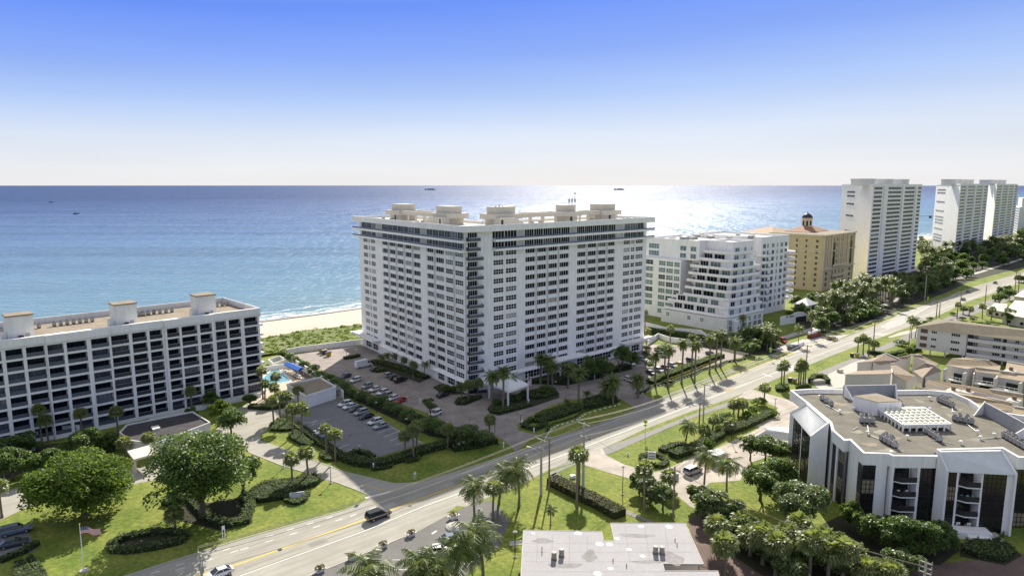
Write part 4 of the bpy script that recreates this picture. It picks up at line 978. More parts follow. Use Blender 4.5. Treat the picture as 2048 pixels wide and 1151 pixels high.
for a, b in (((330, 250), (435, 305)), ((630, 400), (640, 460)), ((650, 470), (735, 505)), ((860, 280), (915, 330)), ((1090, 500), (1250, 530)), ((1340, 385), (1420, 450)), ((1235, 260), (1245, 315)), ((1440, 495), (1600, 480)), ((560, 410), (520, 430))):
    p, q = ZC(*a), ZC(*b); mb = MB(); mb.tube([p+Vector((0, 0, .12)), q+Vector((0, 0, .12))], .07, M_PAINT, 5); part('roof_pipe', mb, cd)
# chairs on the two sunny balconies
def chair_me(col):
    mb = MB(); mb.box((0, 0, .38), (.55, .55, .1), col); mb.box((0, .3, .45), (.55, .1, .6), col)
    for x in (-.24, .24):
        mb.box((x*1.15, 0, .5), (.06, .5, .12), col)
        for y in (-.22, .22): mb.box((x, y, 0), (.06, .06, .38), col)
    return mb.mesh('chair')
cw, cg = chair_me(M_PAINT), chair_me(mat('pale_green_canvas', (.35, .5, .45), .8, .1, 1))
for i, (u, z, me, lab) in enumerate([(3.0, 3.2-2.9, cw, 'large white armchair, the left one on the lowest sheltered balcony of the condominium'), (4.9, 3.2-2.9, cw, 'large white armchair, the right one on the lowest sheltered balcony of the condominium'), (3.1, 6.1, cg, 'pale green chair, left of three on the second balcony under the ribbed roof'), (4.2, 6.1, cg, 'pale green chair, middle of three on the second balcony under the ribbed roof'), (5.2, 6.1, cg, 'pale green chair, right of three on the second balcony under the ribbed roof')]):
    o = link('armchair' if me is cw else 'garden_chair', me, None, fb.pt(u, -.9, z+.02), 3.1, (1.3, 1.3, 1.3) if me is cw else None); tag(o, lab, 'chair')
for u, lab in ((1.6, 'left white chair on the third floor balcony beside the bronze window wall'), (3.2, 'right white chair on the third floor balcony beside the bronze window wall')):
    o = link('garden_chair', cw, None, FC.pt(u+.4, -1.0, 6.12), 3.1); tag(o, lab, 'chair')
# ribbed carport roof left of the condominium
cp = thing('carport', 'low carport with grey ribbed hipped roof, left of the condominium', 'carport', tuple(G(1560, 880)))
a, b, c, d = G(1517, 868, 3), G(1590, 885, 3), G(1590, 858, 3), G(1545, 848, 3); r1, r2 = G(1535, 858, 4.6), G(1600, 868, 4.6)
mb = ribroof([r1, r2, G(1588, 882, 3), G(1512, 872, 3)]); part('roof', mb, cp)
mb = ribroof([r1, r2, G(1600, 856, 3), G(1530, 852, 3)]); part('roof', mb, cp)
for p in ((1518, 873), (1583, 883), (1533, 855)): q = G(*p, 2.8); mb = MB(); mb.box((q.x, q.y, 0), (.25, .25, 2.85), M_PAINT); part('post', mb, cp)
# ================================================================ OTHER BUILDINGS
def P3(x, y, z): return G(x, y, z)
# ---------------- white terraced building behind the tower
wt = thing('terraced_condominium', 'white condominium with stepped curved balconies and green glass, right of the tall tower', 'apartment building', tuple(F(190, -65)))
HW = 38.0; FHT = 3.4
Ww = Windows(wt)
def fbox(mb, s0, s1, t0, t1, z0, z1, m=None): mb.prism([F(s0, t0, z0), F(s1, t0, z0), F(s1, t1, z0), F(s0, t1, z0)], None, z1-z0, m or M_WHITE)
mb = MB()
fbox(mb, 173, 205, -98, -74, 0, 29.5); fbox(mb, 176, 205, -97.9, -66, 29.5, HW); fbox(mb, 182, 200, -76, -52, 0, HW)
fbox(mb, 200, 214, -92, -68, 0, HW-.5); fbox(mb, 214, 241, -95, -56, 0, HW+.5)
part('wall', mb, wt)
mb = MB()
for a in ((176, 205, -97.9, -66, HW), (182, 200, -66, -52, HW), (214, 241, -95, -56, HW+.5)):
    s0, s1, t0, t1, z = a
    for q in ((s0, s1, t1-.4, t1), (s0, s1, t0, t0+.4), (s0, s0+.4, t0+.4, t1-.4), (s1-.4, s1, t0+.4, t1-.4)): fbox(mb, *q, z+.003, z+1.1)
part('parapet', mb, wt)
for i in range(14):
    mb = MB(); s, t = random.uniform(172, 230), random.uniform(-90, -62); fbox(mb, s, s+random.uniform(1.5, 4), t, t+random.uniform(1.5, 4), HW+.6, HW+random.uniform(1.2, 2.4), M_ROOFW if i % 3 else M_GREY); part('roof_box', mb, wt)
fl = Frame(F(173, -98), F(173, -58), -RS)
for k in range(9):
    z = 2.2+k*FHT
    if z > 27: continue
    for u, w in ((1.5, 6), (11, 4), (15.6, 4), (20.2, 3.2)):
        if k < 1 and u < 10: continue
        Ww.add(win_mesh(w, 2.3, 3, 2, M_GLASS3 if random.random() < .75 else M_GLASS, M_PAINT, .1), fl, u, .05 if u < 26 else 1.06, z)
fl2 = Frame(F(176, -97.9), F(176, -66), -RS)
for k in (0, 1):
    z = 30.3+k*3.5
    Ww.add(win_mesh(6.5, 2.4, 4, 2, M_GLASS3, M_PAINT, .1), fl2, 2, .05, z)
    Ww.add(win_mesh(3.6, 2.4, 2, 1, M_GLASS3, M_PAINT, .1), fl2, 21, .05, z); Ww.add(win_mesh(3.2, 2.4, 2, 1, M_GLASS3, M_PAINT, .1), fl2, 27, .05, z)
# stepped terraces: each storey reaches farther toward the street corner as it goes down
def rounded(s0, s1, t0, t1, r, z, n=5):
    P = [F(s1, t0, z), F(s0, t0, z)]
    for i in range(n+1):
        a = math.pi/2*i/n; P.append(F(s0+r-r*math.cos(a), t1-r+r*math.sin(a), z))
    P.append(F(s1, t1, z)); return P
for k in range(10):
    z = 2.6+k*FHT; st = [0, 0, 1.6, 3.2, 3.6, 4.0, 4.4, 4.8, 6.4, 8.0][k]; s0 = 166.5+st*1.5; t1 = -43.5-st*.75 if k > 0 else -43
    if k == 0:
        mb = MB(); fbox(mb, 165.5, 196, -79, -43, 0, 6.0, M_WHITE2); part('podium', mb, wt)
        fp_ = Frame(F(165.5, -79), F(165.5, -43), -RS); fq_ = Frame(F(165.5, -43), F(196, -43), RT)
        for u in (3, 15, 22): Ww.add(win_mesh(1.8, 1.8, 2, 2, M_GLASS3, M_PAINT, .1), fp_, u, .05, 3.2)
        for u in (1.5, 7, 12, 17, 22, 26):
            Ww.add(win_mesh(2.4, 2.0, 2, 2, M_GLASS3, M_PAINT, .1), fq_, u, .05, 3.4); Ww.add(win_mesh(2.8, 2.2, 3, 2, M_GLASS, M_PAINT, .1), fq_, u, .05, .5)
        continue
    mb = MB(); zz = z+.3; tb_ = -78 if k < 3 else -72+k*.4; ov = rounded(s0, 197, tb_, t1, 4.0, zz)
    mb.prism(ov, None, .3, M_WHITE)
    inn_ = rounded(s0+.3, 197, -71, t1-.3, 3.7, zz+.3)
    for i in range(0, len(ov)-1): mb.beam(gz(ov[i], zz+.303), gz(ov[i+1], zz+.303), .22, 1.0, M_WHITE)
    part('balcony', mb, wt)
    mb = MB(); fbox(mb, s0+4.0, 198, tb_+2, t1-2.4, zz+.303, zz+FHT-.003, M_WHITE); part('storey_wall', mb, wt)
    fa = Frame(F(s0+4.0, tb_+2), F(s0+4.0, t1-2.4), -RS); fb_ = Frame(F(s0+4.0, t1-2.4), F(198, t1-2.4), RT)
    for u, w in ((1, 4.4), (6.5, 5.5), (13.5, 4.5), (19.5, 4.0)):
        if u+w < fa.L: Ww.add(win_mesh(w, 2.5, 3, 1, M_GLASS3 if random.random() < .4 else M_GLASS, M_PAINT, .1), fa, u, .05, zz+.5)
    for u, w in ((1.2, 3.6), (9, 1.8), (15, 3.0), (21, 2.2)):
        if u+w < fb_.L: Ww.add(win_mesh(w, 2.3, 2, 1, M_GLASS3 if random.random() < .5 else M_GLASS, M_PAINT, .1), fb_, u, .05, zz+.5)
# curved balconies of the two street bays
for (cs, ct, rr, zmax) in ((198.5, -52.5, 4.6, 7), (242, -59, 5.8, 8), (217.5, -57.5, 4.6, 8)):
    for k in range(1, zmax+1):
        z = 2.6+k*FHT; mb = MB(); c = F(cs, ct, z); n = 12
        ring = [c+RS*(rr*math.cos(a))+RT*(rr*math.sin(a)) for a in [2*math.pi*i/n for i in range(n)]]
        mb.prism(ring, None, .3, M_WHITE)
        for i in range(n): mb.beam(gz(ring[i], z+.303), gz(ring[(i+1) % n], z+.303), .2, .95, M_WHITE)
        part('balcony', mb, wt)
        ff = Frame(F(cs-2.2, ct+.1), F(cs+2.2, ct+.1), RT)
fr1 = Frame(F(200, -68), F(214, -68), RT); fr2 = Frame(F(214, -56), F(241, -56), RT); fr3 = Frame(F(182, -52), F(200, -52), RT)
for k in range(10):
    z = 3.2+k*FHT
    for u, w in ((3.2, 2.4), (8, 2.4)): Ww.add(win_mesh(w, 2.2, 2, 1, M_GLASS, M_PAINT, .1), fr1, u, .05, z)
    for u, w in ((1.5, 2.6), (5.4, 1.6), (10, 2.4), (15, 1.2), (18.6, 2.6), (23, 2.4)): Ww.add(win_mesh(w, 2.2, 2, 1, M_GLASS3 if random.random() < .4 else M_GLASS, M_PAINT, .1), fr2, u, .05, z)
    Ww.add(win_mesh(2.6, 2.2, 2, 1, M_GLASS, M_PAINT, .1), fr3, 14, .05, z)
Ww.finish()
mb = MB()
pts = [G(1592, 655), G(1610, 650), G(1555, 668)]
gh = thing('gate_house', 'white curved entrance wall with small dark lettering beside the terraced condominium', 'entrance wall', tuple(G(1580, 648)))
a, b = G(1560, 650), G(1614, 642); mb = MB(); d = (b-a).normalized()
n = 14; prev = None
for i in range(n):
    t0, t1 = i/n, (i+1)/n; h0 = 5.2-1.6*abs(t0-.5)*2+.5*math.cos(t0*9); mb.beam(a.lerp(b, t0), a.lerp(b, t1), .5, h0, M_PAINT)
part('wall', mb, gh)
mid = a.lerp(b, .3); nn = Vector((d.y, -d.x, 0)); mb = MB()
for i, (w_, h_) in enumerate(((.5, .9), (.35, .8), (0, 0), (.55, .9), (.5, .8), (.45, .9), (.5, .9))):
    if w_: q = mid+d*(i*.75-2)+nn*.27; mb.prism([gz(q, 3.2), gz(q+d*w_, 3.2), gz(q+d*w_+nn*.06, 3.2), gz(q+nn*.06, 3.2)], None, h_, M_RAIL)
part('lettering', mb, gh)
mb = MB(); q0, q1 = a.lerp(b, .55)+nn*.26, a.lerp(b, .95)+nn*.26; mb.beam(gz(q0, .1), gz(q1, .1), .06, 2.8, M_DARK); part('garage_opening', mb, gh)
hp = thing('entrance_pavilion', 'small white pavilion with pyramid roof behind the gate wall', 'pavilion', tuple(G(1610, 622)))
mb = MB(); c = hp.location; mb.box(c, (9, 7, 4), M_WHITE, RA); part('wall', mb, hp)
mb = MB(); q = [c+RS*(5.2*i)+RT*(4.2*j)+Vector((0, 0, 4)) for i, j in ((-1, -1), (1, -1), (1, 1), (-1, 1))]; ap = c+Vector((0, 0, 7.2))
for i in range(4): mb.poly([q[i], q[(i+1) % 4], ap], M_PAINT)
mb.poly(q[::-1], M_PAINT); part('roof', mb, hp)
ar = thing('entrance_arch', 'small white arched gateway at the foot of the terraced condominium', 'gateway', tuple(G(1478, 660)))
a, b = G(1466, 664), G(1490, 656); mb = MB()
for i in range(9):
    t = (i+.5)/9; zb = 0 if i in (0, 8) else 2.2+1.6*math.sin(math.pi*(i-.5)/8); mb.beam(gz(a.lerp(b, i/9), zb), gz(a.lerp(b, (i+1)/9), zb), 3.0, 5.0-zb, M_PAINT)
part('arch', mb, ar)
wallthing('white wall along the right side of the forecourt car park', [(1296,690),(1316,676),(1340,684),(1400,692)], 2.2)
wallthing('white wall below the terraced condominium', [(1284,650),(1330,662),(1400,668),(1412,676),(1462,690),(1495,676)], 2.0)
wallthing('short white curved wall by the shaded lawn beyond the car park', [(1572,692),(1590,695),(1604,690),(1606,684)], 1.3)
# ---------------- beige building with dome
bb = thing('domed_building', 'beige stucco apartment building with tiled roof and small dark dome', 'apartment building', (205, 445, 0))
BA, BC, BR = Vector((174.7, 436, 0)), Vector((191, 418.5, 0)), Vector((229, 455, 0)); HB = 34.5
e1, e2 = (BA-BC).normalized(), (BR-BC).normalized(); BZ = BR+e1*34; BL = BC+e1*58
mb = MB(); mb.prism([BC, BR, BZ, BC+e1*34], 0, HB-.6, M_BEIGE); mb.prism([BC+e1*34.01+e2*6, BC+e1*62+e2*6, BC+e1*62+e2*50, BC+e1*34.01+e2*50], 0, HB-2.5, M_BEIGE)
part('wall', mb, bb)
mb = MB()
for p, q in ((BC+e1*34, BC), (BC, BR), (BR, BZ)):
    d = (q-p).normalized()*.6; mb.beam(gz(p-d, HB-.6), gz(q+d, HB-.6), 1.3, .9, M_TRIM); mb.beam(gz(p-d, HB-10.5), gz(q+d, HB-10.5), .8, .5, M_TRIM)
mb.beam(gz(BC, 13), gz(BR, 13), 2.0, .6, M_TRIM)
part('cornice', mb, bb)
mb = MB(); mb.prism([BC, BR, BZ, BC+e1*34], HB+.31, .1, M_ROOFB); part('flat_roof', mb, bb)
M_CLAY = mat('clay_tile_roof', (.30, .15, .09), .85, .2, .8, col2=(.40, .26, .17), var2=.2, scale2=4)
M_CLAY2 = mat('pale_clay_tile_roof', (.36, .24, .16), .85, .2, .8, col2=(.46, .34, .24), var2=.2, scale2=4)
def hip(c0, ex, ey, lx, ly, z, h, m, name='tiled_roof', root=None, ridge=.5):
    a, b, c, d = c0, c0+ex*lx, c0+ex*lx+ey*ly, c0+ey*ly; a, b, c, d = [gz(p, z) for p in (a, b, c, d)]
    r0 = gz(c0+ex*(lx*(1-ridge)/2)+ey*(ly/2), z+h); r1 = gz(c0+ex*(lx*(1+ridge)/2)+ey*(ly/2), z+h)
    mb = MB(); mb.poly([a, b, r1, r0], m); mb.poly([b, c, r1], m); mb.poly([c, d, r0, r1], m); mb.poly([d, a, r0], m); mb.poly([a, d, c, b], m); return part(name, mb, root)
hip(BC+e1*33+e2*3, e1, e2, 31, 52, HB-2.4, 4.6, M_CLAY2, root=bb, ridge=.1); hip(BC+e1*14+e2*14, e2, e1, 30, 18, HB+.6, 4.2, M_CLAY, root=bb, ridge=.1)
mb = MB(); mb.prism([BC+e1*15+e2*15, BC+e1*15+e2*43, BC+e1*31+e2*43, BC+e1*31+e2*15], HB+.4, .5, M_BEIGE); part('attic', mb, bb)
dc = BC+e1*23+e2*29; mb = MB(); mb.lathe(gz(dc, HB+3.2), [(3.3, 0), (3.3, 5.2), (4.0, 5.3), (4.0, 5.9)], M_TRIM, 8); dr_ = part('drum', mb, bb)
mb = MB(); mb.lathe(gz(dc, HB+9.1), [(3.4, 0), (3.1, 1.1), (2.4, 2.1), (1.3, 2.8), (.3, 3.1), (.25, 4.0), (.02, 4.1)], mat('dark_lead', (.05, .045, .06), .5, .2, 2), 16); part('dome', mb, bb, True)
for i in range(8):
    a_ = R(22.5+45*i); p = gz(dc, HB+4.3)+Vector((math.cos(a_)*3.06, math.sin(a_)*3.06, 0)); mb = MB(); mb.box(p, (.2, 1.1, 3.0), M_GLASS, a_); subpart('window', mb, dr_, bb)
Wb = Windows(bb); f1 = Frame(BC, BC+e1*34, -e2); f2 = Frame(BC, BR, -e1)
for k in range(9):
    z = 2.4+k*3.45
    for u in (2.6, 9.5, 15.5): Wb.add(win_mesh(1.5 if u > 3 else 1.9, 1.9, 1, 2, M_GLASS, M_TRIM, .15), f1, u, .05, z)
    Wb.add(win_mesh(3.0, 2.0, 2, 1, M_GLASS, M_TRIM, .2), f1, 26, .05, z)
    for u, w in ((6, 3.2), (16, 2.2), (21, 2.2), (27, 2.0), (33, 2.0), (44, 3.4)): Wb.add(win_mesh(w, 2.3, 2, 2, M_GLASS, M_TRIM, .16), f2, u, .05, z)
Wb.finish()
for u in (.3, 4.8, 7.5, 12.2, 25.0, 31.0, 38.5, 49.5):      # giant pilasters and tall arches of the street front
    mb = MB(); f2.box(mb, u, u+1.2, .01, .7, 0 if u < 1 or u > 49 else 13.6, HB-.7, M_TRIM); part('pilaster', mb, bb)
for u in (6.0, 16.2, 44.2):
    mb = MB(); f2.box(mb, u-.1, u+3.4, .06, .12, 15, 28, M_GLASS)
    P = [f2.pt(u+1.65+1.75*math.cos(R(a)), .06, 28+1.75*math.sin(R(a))) for a in range(0, 181, 20)]; Q = [p+f2.n*.06 for p in P]; mb.loft([P, Q], M_GLASS); part('arched_window', mb, bb)
for z in (8, 14.5): 
    mb = MB(); f2.box(mb, 14, 36, .7, 1.9, z, z+.4, M_TRIM); f2.box(mb, 14, 36, 1.7, 1.9, z+.4, z+1.3, M_TRIM); part('balcony', mb, bb)
for k in range(7):
    mb = MB(); f1.box(mb, 24.5, 33, .06, 3.0, 1.6+k*3.45, 2.0+k*3.45, M_TRIM); f1.box(mb, 24.5, 33, 2.8, 3.0, 2.0+k*3.45, 3.0+k*3.45, M_TRIM); part('balcony', mb, bb)
# ---------------- far towers
def slab_tower(name, label, P0, P1, P2, H, floors, bands, root_lab, side=True, wallm=None, endw=None):
    """P0-P1 narrow end face, P1-P2 long street face"""
    c = (P0+P2)/2; t = thing(name, label, 'apartment tower', (c.x, c.y, 0)); wallm = wallm or M_WHITE
    P3_ = P0+(P2-P1); mb = MB(); mb.prism([P0, P1, P2, P3_], 0, H, wallm); part('wall', mb, t)
    mb = MB(); mb.prism([P0, P1, P2, P3_], H+.003, .1, M_ROOFW); part('roof', mb, t)
    mb = MB()
    for a, b in ((P0, P1), (P1, P2), (P2, P3_), (P3_, P0)): mb.beam(gz(a, H), gz(b, H), .6, 1.2, wallm)
    part('parapet', mb, t)
    f = Frame(P1, P2, (1, -1)); g = Frame(P0, P1, (-1, -1)); W_ = Windows(t); st = H/(floors+.6)
    for k in range(floors):
        z = 1.2+st*(k+.3)
        for a, b in bands:
            n = max(2, round((b-a)*f.L/2.6)); W_.add(win_mesh((b-a)*f.L, st*.62, n, 1, M_GLASS if random.random() < .93 else M_GLASS2, M_WHITE, .12), f, a*f.L, .06, z)
        if endw and k in endw[1]: W_.add(win_mesh(endw[0][1]*g.L, st*.62, 3, 1, M_GLASS, M_WHITE, .2), g, endw[0][0]*g.L, .06, z)
    W_.finish('window', 98)
    for a, b in zip([0]+[q[1] for q in bands], [q[0] for q in bands]+[1]):
        if (b-a) > .02 and a > 0: mb = MB(); f.box(mb, (a+.2*(b-a))*f.L, (b-.2*(b-a))*f.L, .0, .9, 0, H, wallm); part('pier', mb, t)
    return t, f, g
def drums(t, f, us, r, z0, z1, w):
    for u in us: mb = MB(); p = f.pt(u*f.L, w, z0); mb.lathe(p, [(r, 0), (r, z1-z0-.8), (r*1.04, z1-z0-.7), (r*1.04, z1-z0)], M_WHITE2, 18); part('roof_drum', mb, t)
XY = lambda x, D: Vector(((x-1024)/F_PX*(D*.989+0), D, 0))
def XD(x, D, z=40): # ground point seen at column x at distance D
    dep = D*math.cos(PITCH)-(z-HC)*math.sin(PITCH); return Vector(((x-1024)/F_PX*dep, D, 0))
tA, fA, gA = slab_tower('tower_block', 'white tower block with three roof drums, left of the three far towers', XD(1680, 530), XD(1741, 462), XD(1838, 520), 64.6, 22, [(.02, .17), (.29, .55), (.62, .84), (.90, .99)], '', endw=((.2, .26), {20, 19, 17, 14, 10, 9, 8, 5}))
drums(tA, fA, (.12, .47, .80), 7.8, 64.7, 69.5, -11)
tB, fB, gB = slab_tower('tower_block', 'white tower block with wide blank end wall, middle of the three far towers', XD(1868, 690), XD(1916, 610), XD(1970, 680), 65.2, 22, [(.02, .17), (.24, .48), (.55, .78), (.84, .98)], '', endw=((.08, .36), {20, 19, 16, 13, 11, 10, 9, 7, 5, 4, 3}))
drums(tB, fB, (.2, .4, .6, .8), 6.4, 65.3, 70.5, -14)
tC, fC, gC = slab_tower('tower_block', 'white tower block with scalloped roof parapet, rightmost of the three far towers', XD(1958, 835), XD(1989, 735), XD(2030, 800), 65.3, 22, [(.02, .2), (.26, .5), (.56, .78), (.84, .98)], '')
drums(tC, fC, (.2, .4, .6, .8), 6.6, 65.4, 71, -14)
eb = thing('apartment_block', 'white stepped apartment block cut by the right edge beyond the towers', 'apartment building', (700, 930, 0))
mb = MB(); q = [XD(2030, 980), XD(2040, 930), XD(2110, 960), XD(2110, 1010)]; mb.prism(q, 0, 36, M_WHITE2); mb.prism([XD(2036, 985), XD(2044, 940), XD(2110, 970), XD(2110, 1010)], 36, 12, M_WHITE2); part('wall', mb, eb)
for k in range(10): mb = MB(); f = Frame(q[0], q[1], (-1, -1)); f.box(mb, 3, f.L-3, .01, .3, 2+k*3.4, 3.7+k*3.4, M_GLASS2); part('window', mb, eb)
# ---------------- pale pink three storey block with hip roof
pk = thing('gallery_block', 'pale pink three storey block with brown hip roof and open galleries, right edge', 'apartment building', (175, 255, 0))
A_, B_, C_ = Vector((158.5, 261.5, 0)), Vector((170.0, 249.6, 0)), Vector((203, 219, 0)); dn = (C_-B_).normalized(); nn = Vector((-dn.y, dn.x, 0)); nn = nn if nn.y > 0 else -nn
HPK = 10.3
mb = MB(); back = A_+ (C_-B_) ; mb.prism([A_, B_, B_+nn*1.5, C_+nn*1.5, C_+nn*15, A_+nn*2], 1.9, HPK-1.9, M_PINK); 
part('wall', mb, pk)
for p in [A_.lerp(B_, .3)+nn*.6, A_.lerp(B_, .6)+nn*.6, A_.lerp(B_, .95)+nn*.6]+[B_.lerp(C_, t)+nn*2 for t in (.1, .25, .4, .55, .7)]: mb = MB(); mb.box(p, (.4, .4, 1.9), M_PINK); part('column', mb, pk)
fp1 = Frame(A_, B_, (-1, -1)); fp2 = Frame(B_+nn*1.5, C_+nn*1.5, -nn); fp3 = Frame(B_, C_, -nn); Wp = Windows(pk)
M_LOUV = mat('brown_louvre', (.16, .09, .07), .8, .2, 4)
for k in range(3):
    z = 2.1+k*2.78
    mb = MB(); fp1.box(mb, 1.2, 3.6, .01, .12, z+.7, z+2.2, M_LOUV); part('louvre', mb, pk)
    Wp.add(win_mesh(1.9, 1.1, 3, 1, M_GLASS, M_PAINT, .1), fp1, 4.9, .04, z+.95); Wp.add(win_mesh(3.0, 1.2, 4, 1, M_GLASS, M_PAINT, .1), fp1, 11.5, .04, z+.9)
    mb = MB(); c = fp1.pt(9.3, .05, z+1.3)
    P = [c+fp1.e*(.55*math.cos(a))+Vector((0, 0, .85*math.sin(a))) for a in [i*math.pi/6 for i in range(12)]]; mb.tube(P+[P[0]], .1, M_PAINT, 4, False); part('oval_ornament', mb, pk)
    mb = MB(); fp3.box(mb, .3, 40, -1.45, .0, z-.25, z, M_PINK); fp3.box(mb, .3, 40, -.15, .0, z, z+1.0, M_PINK); part('gallery', mb, pk)
    for u in (2, 8, 11, 14.5, 19, 23, 26, 30, 34):
        if u in (11, 23): 
            mb = MB(); fp2.box(mb, u, u+1, .01, .1, z, z+2.1, M_DARK); part('door', mb, pk)
        else: Wp.add(win_mesh(2.4 if u in (8, 19, 30) else 1.3, 1.1, 3 if u in (8, 19, 30) else 2, 1, M_GLASS, M_PAINT, .1), fp2, u, .04, z+1.0)
    mb = MB(); fp2.box(mb, .2, 3.4, -.3, .05, z+.1, z+2.4, M_DARK); part('stair_opening', mb, pk)
Wp.finish()
M_SHING = mat('brown_shingle_roof', (.165, .14, .095), .9, .15, .6, col2=(.225, .19, .135), var2=.2, scale2=6)
a, b, c = gz(A_-nn*.2+(A_-B_).normalized()*1.0-nn*.8, HPK), gz(B_-nn*1.0, HPK), gz(C_-nn*1.0, HPK); d, e = gz(C_+nn*16, HPK), gz(A_+nn*3.2+(A_-B_).normalized()*.6, HPK)
d = gz(C_+nn*16, HPK); e = gz(A_+nn*3, HPK); rA = gz(G(1896, 640, 13.2), 13.2); rA = G(1896, 644, 13.0); rC = gz(C_+nn*7.5, 13.2); f_ = G(1876, 637, HPK)
mb = MB(); mb.poly([a, b, rA], M_SHING); mb.poly([b, c, rC, rA], M_SHING); mb.poly([a, rA, f_], M_SHING); mb.poly([f_, rA, rC, d], M_SHING); mb.poly([a, f_, d, c, b], M_PINK); part('roof', mb, pk)
# ---------------- tiled town houses
def tilemat(name, c1, c2, ang, sc=2.2):
    m = bpy.data.materials.new(name); m.use_nodes = True; N = m.node_tree.nodes; L = m.node_tree.links; b = N['Principled BSDF']; b.inputs['Roughness'].default_value = .85
    geo = N.new('ShaderNodeNewGeometry'); mp = N.new('ShaderNodeMapping'); mp.inputs['Rotation'].default_value = (0, 0, ang); L.new(geo.outputs['Position'], mp.inputs[0])
    w = N.new('ShaderNodeTexWave'); w.inputs['Scale'].default_value = sc*.16; w.inputs['Distortion'].default_value = .3; w.bands_direction = 'X'; L.new(mp.outputs[0], w.inputs['Vector'])
    no = N.new('ShaderNodeTexNoise'); no.inputs['Scale'].default_value = 1.2; no.inputs['Detail'].default_value = 4; L.new(geo.outputs['Position'], no.inputs['Vector'])
    ad = N.new('ShaderNodeMath'); ad.operation = 'MULTIPLY_ADD'; L.new(no.outputs['Fac'], ad.inputs[0]); ad.inputs[1].default_value = .9; ad2 = N.new('ShaderNodeMath'); ad2.operation = 'MULTIPLY_ADD'; L.new(w.outputs['Fac'], ad2.inputs[0]); ad2.inputs[1].default_value = .55; ad2.inputs[2].default_value = -.25; L.new(ad2.outputs[0], ad.inputs[2])
    r = N.new('ShaderNodeValToRGB'); r.color_ramp.elements[0].color = (*c1, 1); r.color_ramp.elements[1].color = (*c2, 1); L.new(ad.outputs[0], r.inputs['Fac']); L.new(r.outputs['Color'], b.inputs['Base Color']); return m
M_TA = tilemat('brown_barrel_tiles', (.17, .115, .07), (.42, .33, .24), -RA); M_TB = tilemat('tan_barrel_tiles', (.24, .17, .095), (.52, .42, .28), -RA)
Z4 = lambda x, y, z: G(1640+x/4.426, 560+y/4.426, z)
def townhouse(label, tops, feats=(), m=None, root_name='town_house'):
    P0 = Z4(*tops[0][0]); t = thing(root_name, label, 'house', (P0.x, P0.y, 0))
    for top in tops:
        P = [Z4(*q) for q in top]; n = len(P); c = sum(P, Vector())/n
        ar = sum(P[i].x*P[(i+1) % n].y-P[(i+1) % n].x*P[i].y for i in range(n)); P = P if ar > 0 else P[::-1]
        mb = MB(); k = MB()
        I = [p+(c-p).normalized()*.35 for p in P]
        for i in range(n):
            j = (i+1) % n; k.poly([gz(I[i], 0), gz(I[j], 0), I[j]-Vector((0, 0, .16)), I[i]-Vector((0, 0, .16))], M_TAN)
        part('wall', k, t)
        for tr in tessellate_polygon([P]):
            tr = tr if (P[tr[1]]-P[tr[0]]).cross(P[tr[2]]-P[tr[0]]).z > 0 else tr[::-1]; mb.poly([P[q_] for q_ in tr], m or M_TA)
        for i in range(n):
            j = (i+1) % n; mb.poly([P[i]-Vector((0, 0, .2)), P[j]-Vector((0, 0, .2)), P[j], P[i]], M_TAN)
        part('tiled_roof', mb, t)
        mb = MB(); Q = sorted(range(n), key=lambda i: -P[i].z)[:2]; mb.beam(P[Q[0]], P[Q[1]], .35, .28, M_TAN); part('ridge', mb, t)
    return t
t1 = townhouse('tan town house with long gable wall and brown tiled roof, nearest the lawn', [[(215, 832, 5.0), (330, 802, 5.2), (632, 790, 6.8), (640, 822, 6.6), (560, 828, 6.2)], [(625, 745, 7.2), (660, 742, 7.3), (845, 850, 6.0), (770, 897, 4.8), (640, 824, 6.3)]])
t2 = townhouse('tan town house with brown tiled roof beside the road, behind the lawn', [[(325, 728, 5.2), (500, 680, 6.2), (590, 650, 7.4), (462, 715, 6.0)], [(462, 718, 6.0), (590, 652, 7.4), (712, 706, 6.2), (640, 735, 5.4), (520, 750, 5.0)]])
t3 = townhouse('tan town house behind a curved white parapet in the middle of the cluster', [[(815, 662, 6.4), (900, 665, 6.6), (1045, 735, 5.2), (1010, 757, 4.8)], [(640, 690, 5.6), (800, 658, 6.6), (812, 664, 6.5), (770, 700, 5.2)]])
t4 = townhouse('tan town house with corner dormer, right of the leafy courtyard', [[(825, 800, 5.0), (930, 733, 7.2), (1010, 755, 6.8), (905, 862, 4.8)], [(1012, 757, 6.8), (1078, 802, 5.4), (1000, 830, 5.0), (930, 858, 4.9)]])
t5 = townhouse('long town house with white balconies and tan tiles below the pink block', [[(1113, 747, 6.6), (1165, 690, 8.2), (1285, 686, 8.2), (1500, 712, 8.2), (1600, 756, 7.2), (1590, 800, 6.4), (1375, 770, 6.5), (1300, 783, 6.4)], [(1375, 772, 6.6), (1590, 800, 6.5), (1575, 832, 5.8), (1370, 805, 5.8)]], m=M_TB)
t6 = townhouse('town house with tan tiles and white balcony at the right edge, upper row', [[(1590, 805, 6.8), (1820, 832, 6.8), (1812, 897, 5.6), (1560, 852, 5.6)]], m=M_TB)
t7 = townhouse('tan tiled town house at the far right edge behind the balcony row', [[(1655, 722, 8.2), (1840, 755, 8.2), (1840, 825, 7.0), (1640, 792, 7.0)]], m=M_TB)
t8 = townhouse('long low tan tiled house running behind the condominium roof, upper strip', [[(955, 880, 6.6), (1210, 918, 6.6), (1500, 965, 6.6), (1800, 1015, 6.6), (1800, 1062, 5.6), (1500, 1010, 5.6), (1200, 962, 5.6), (930, 920, 5.6)]], m=M_TB)
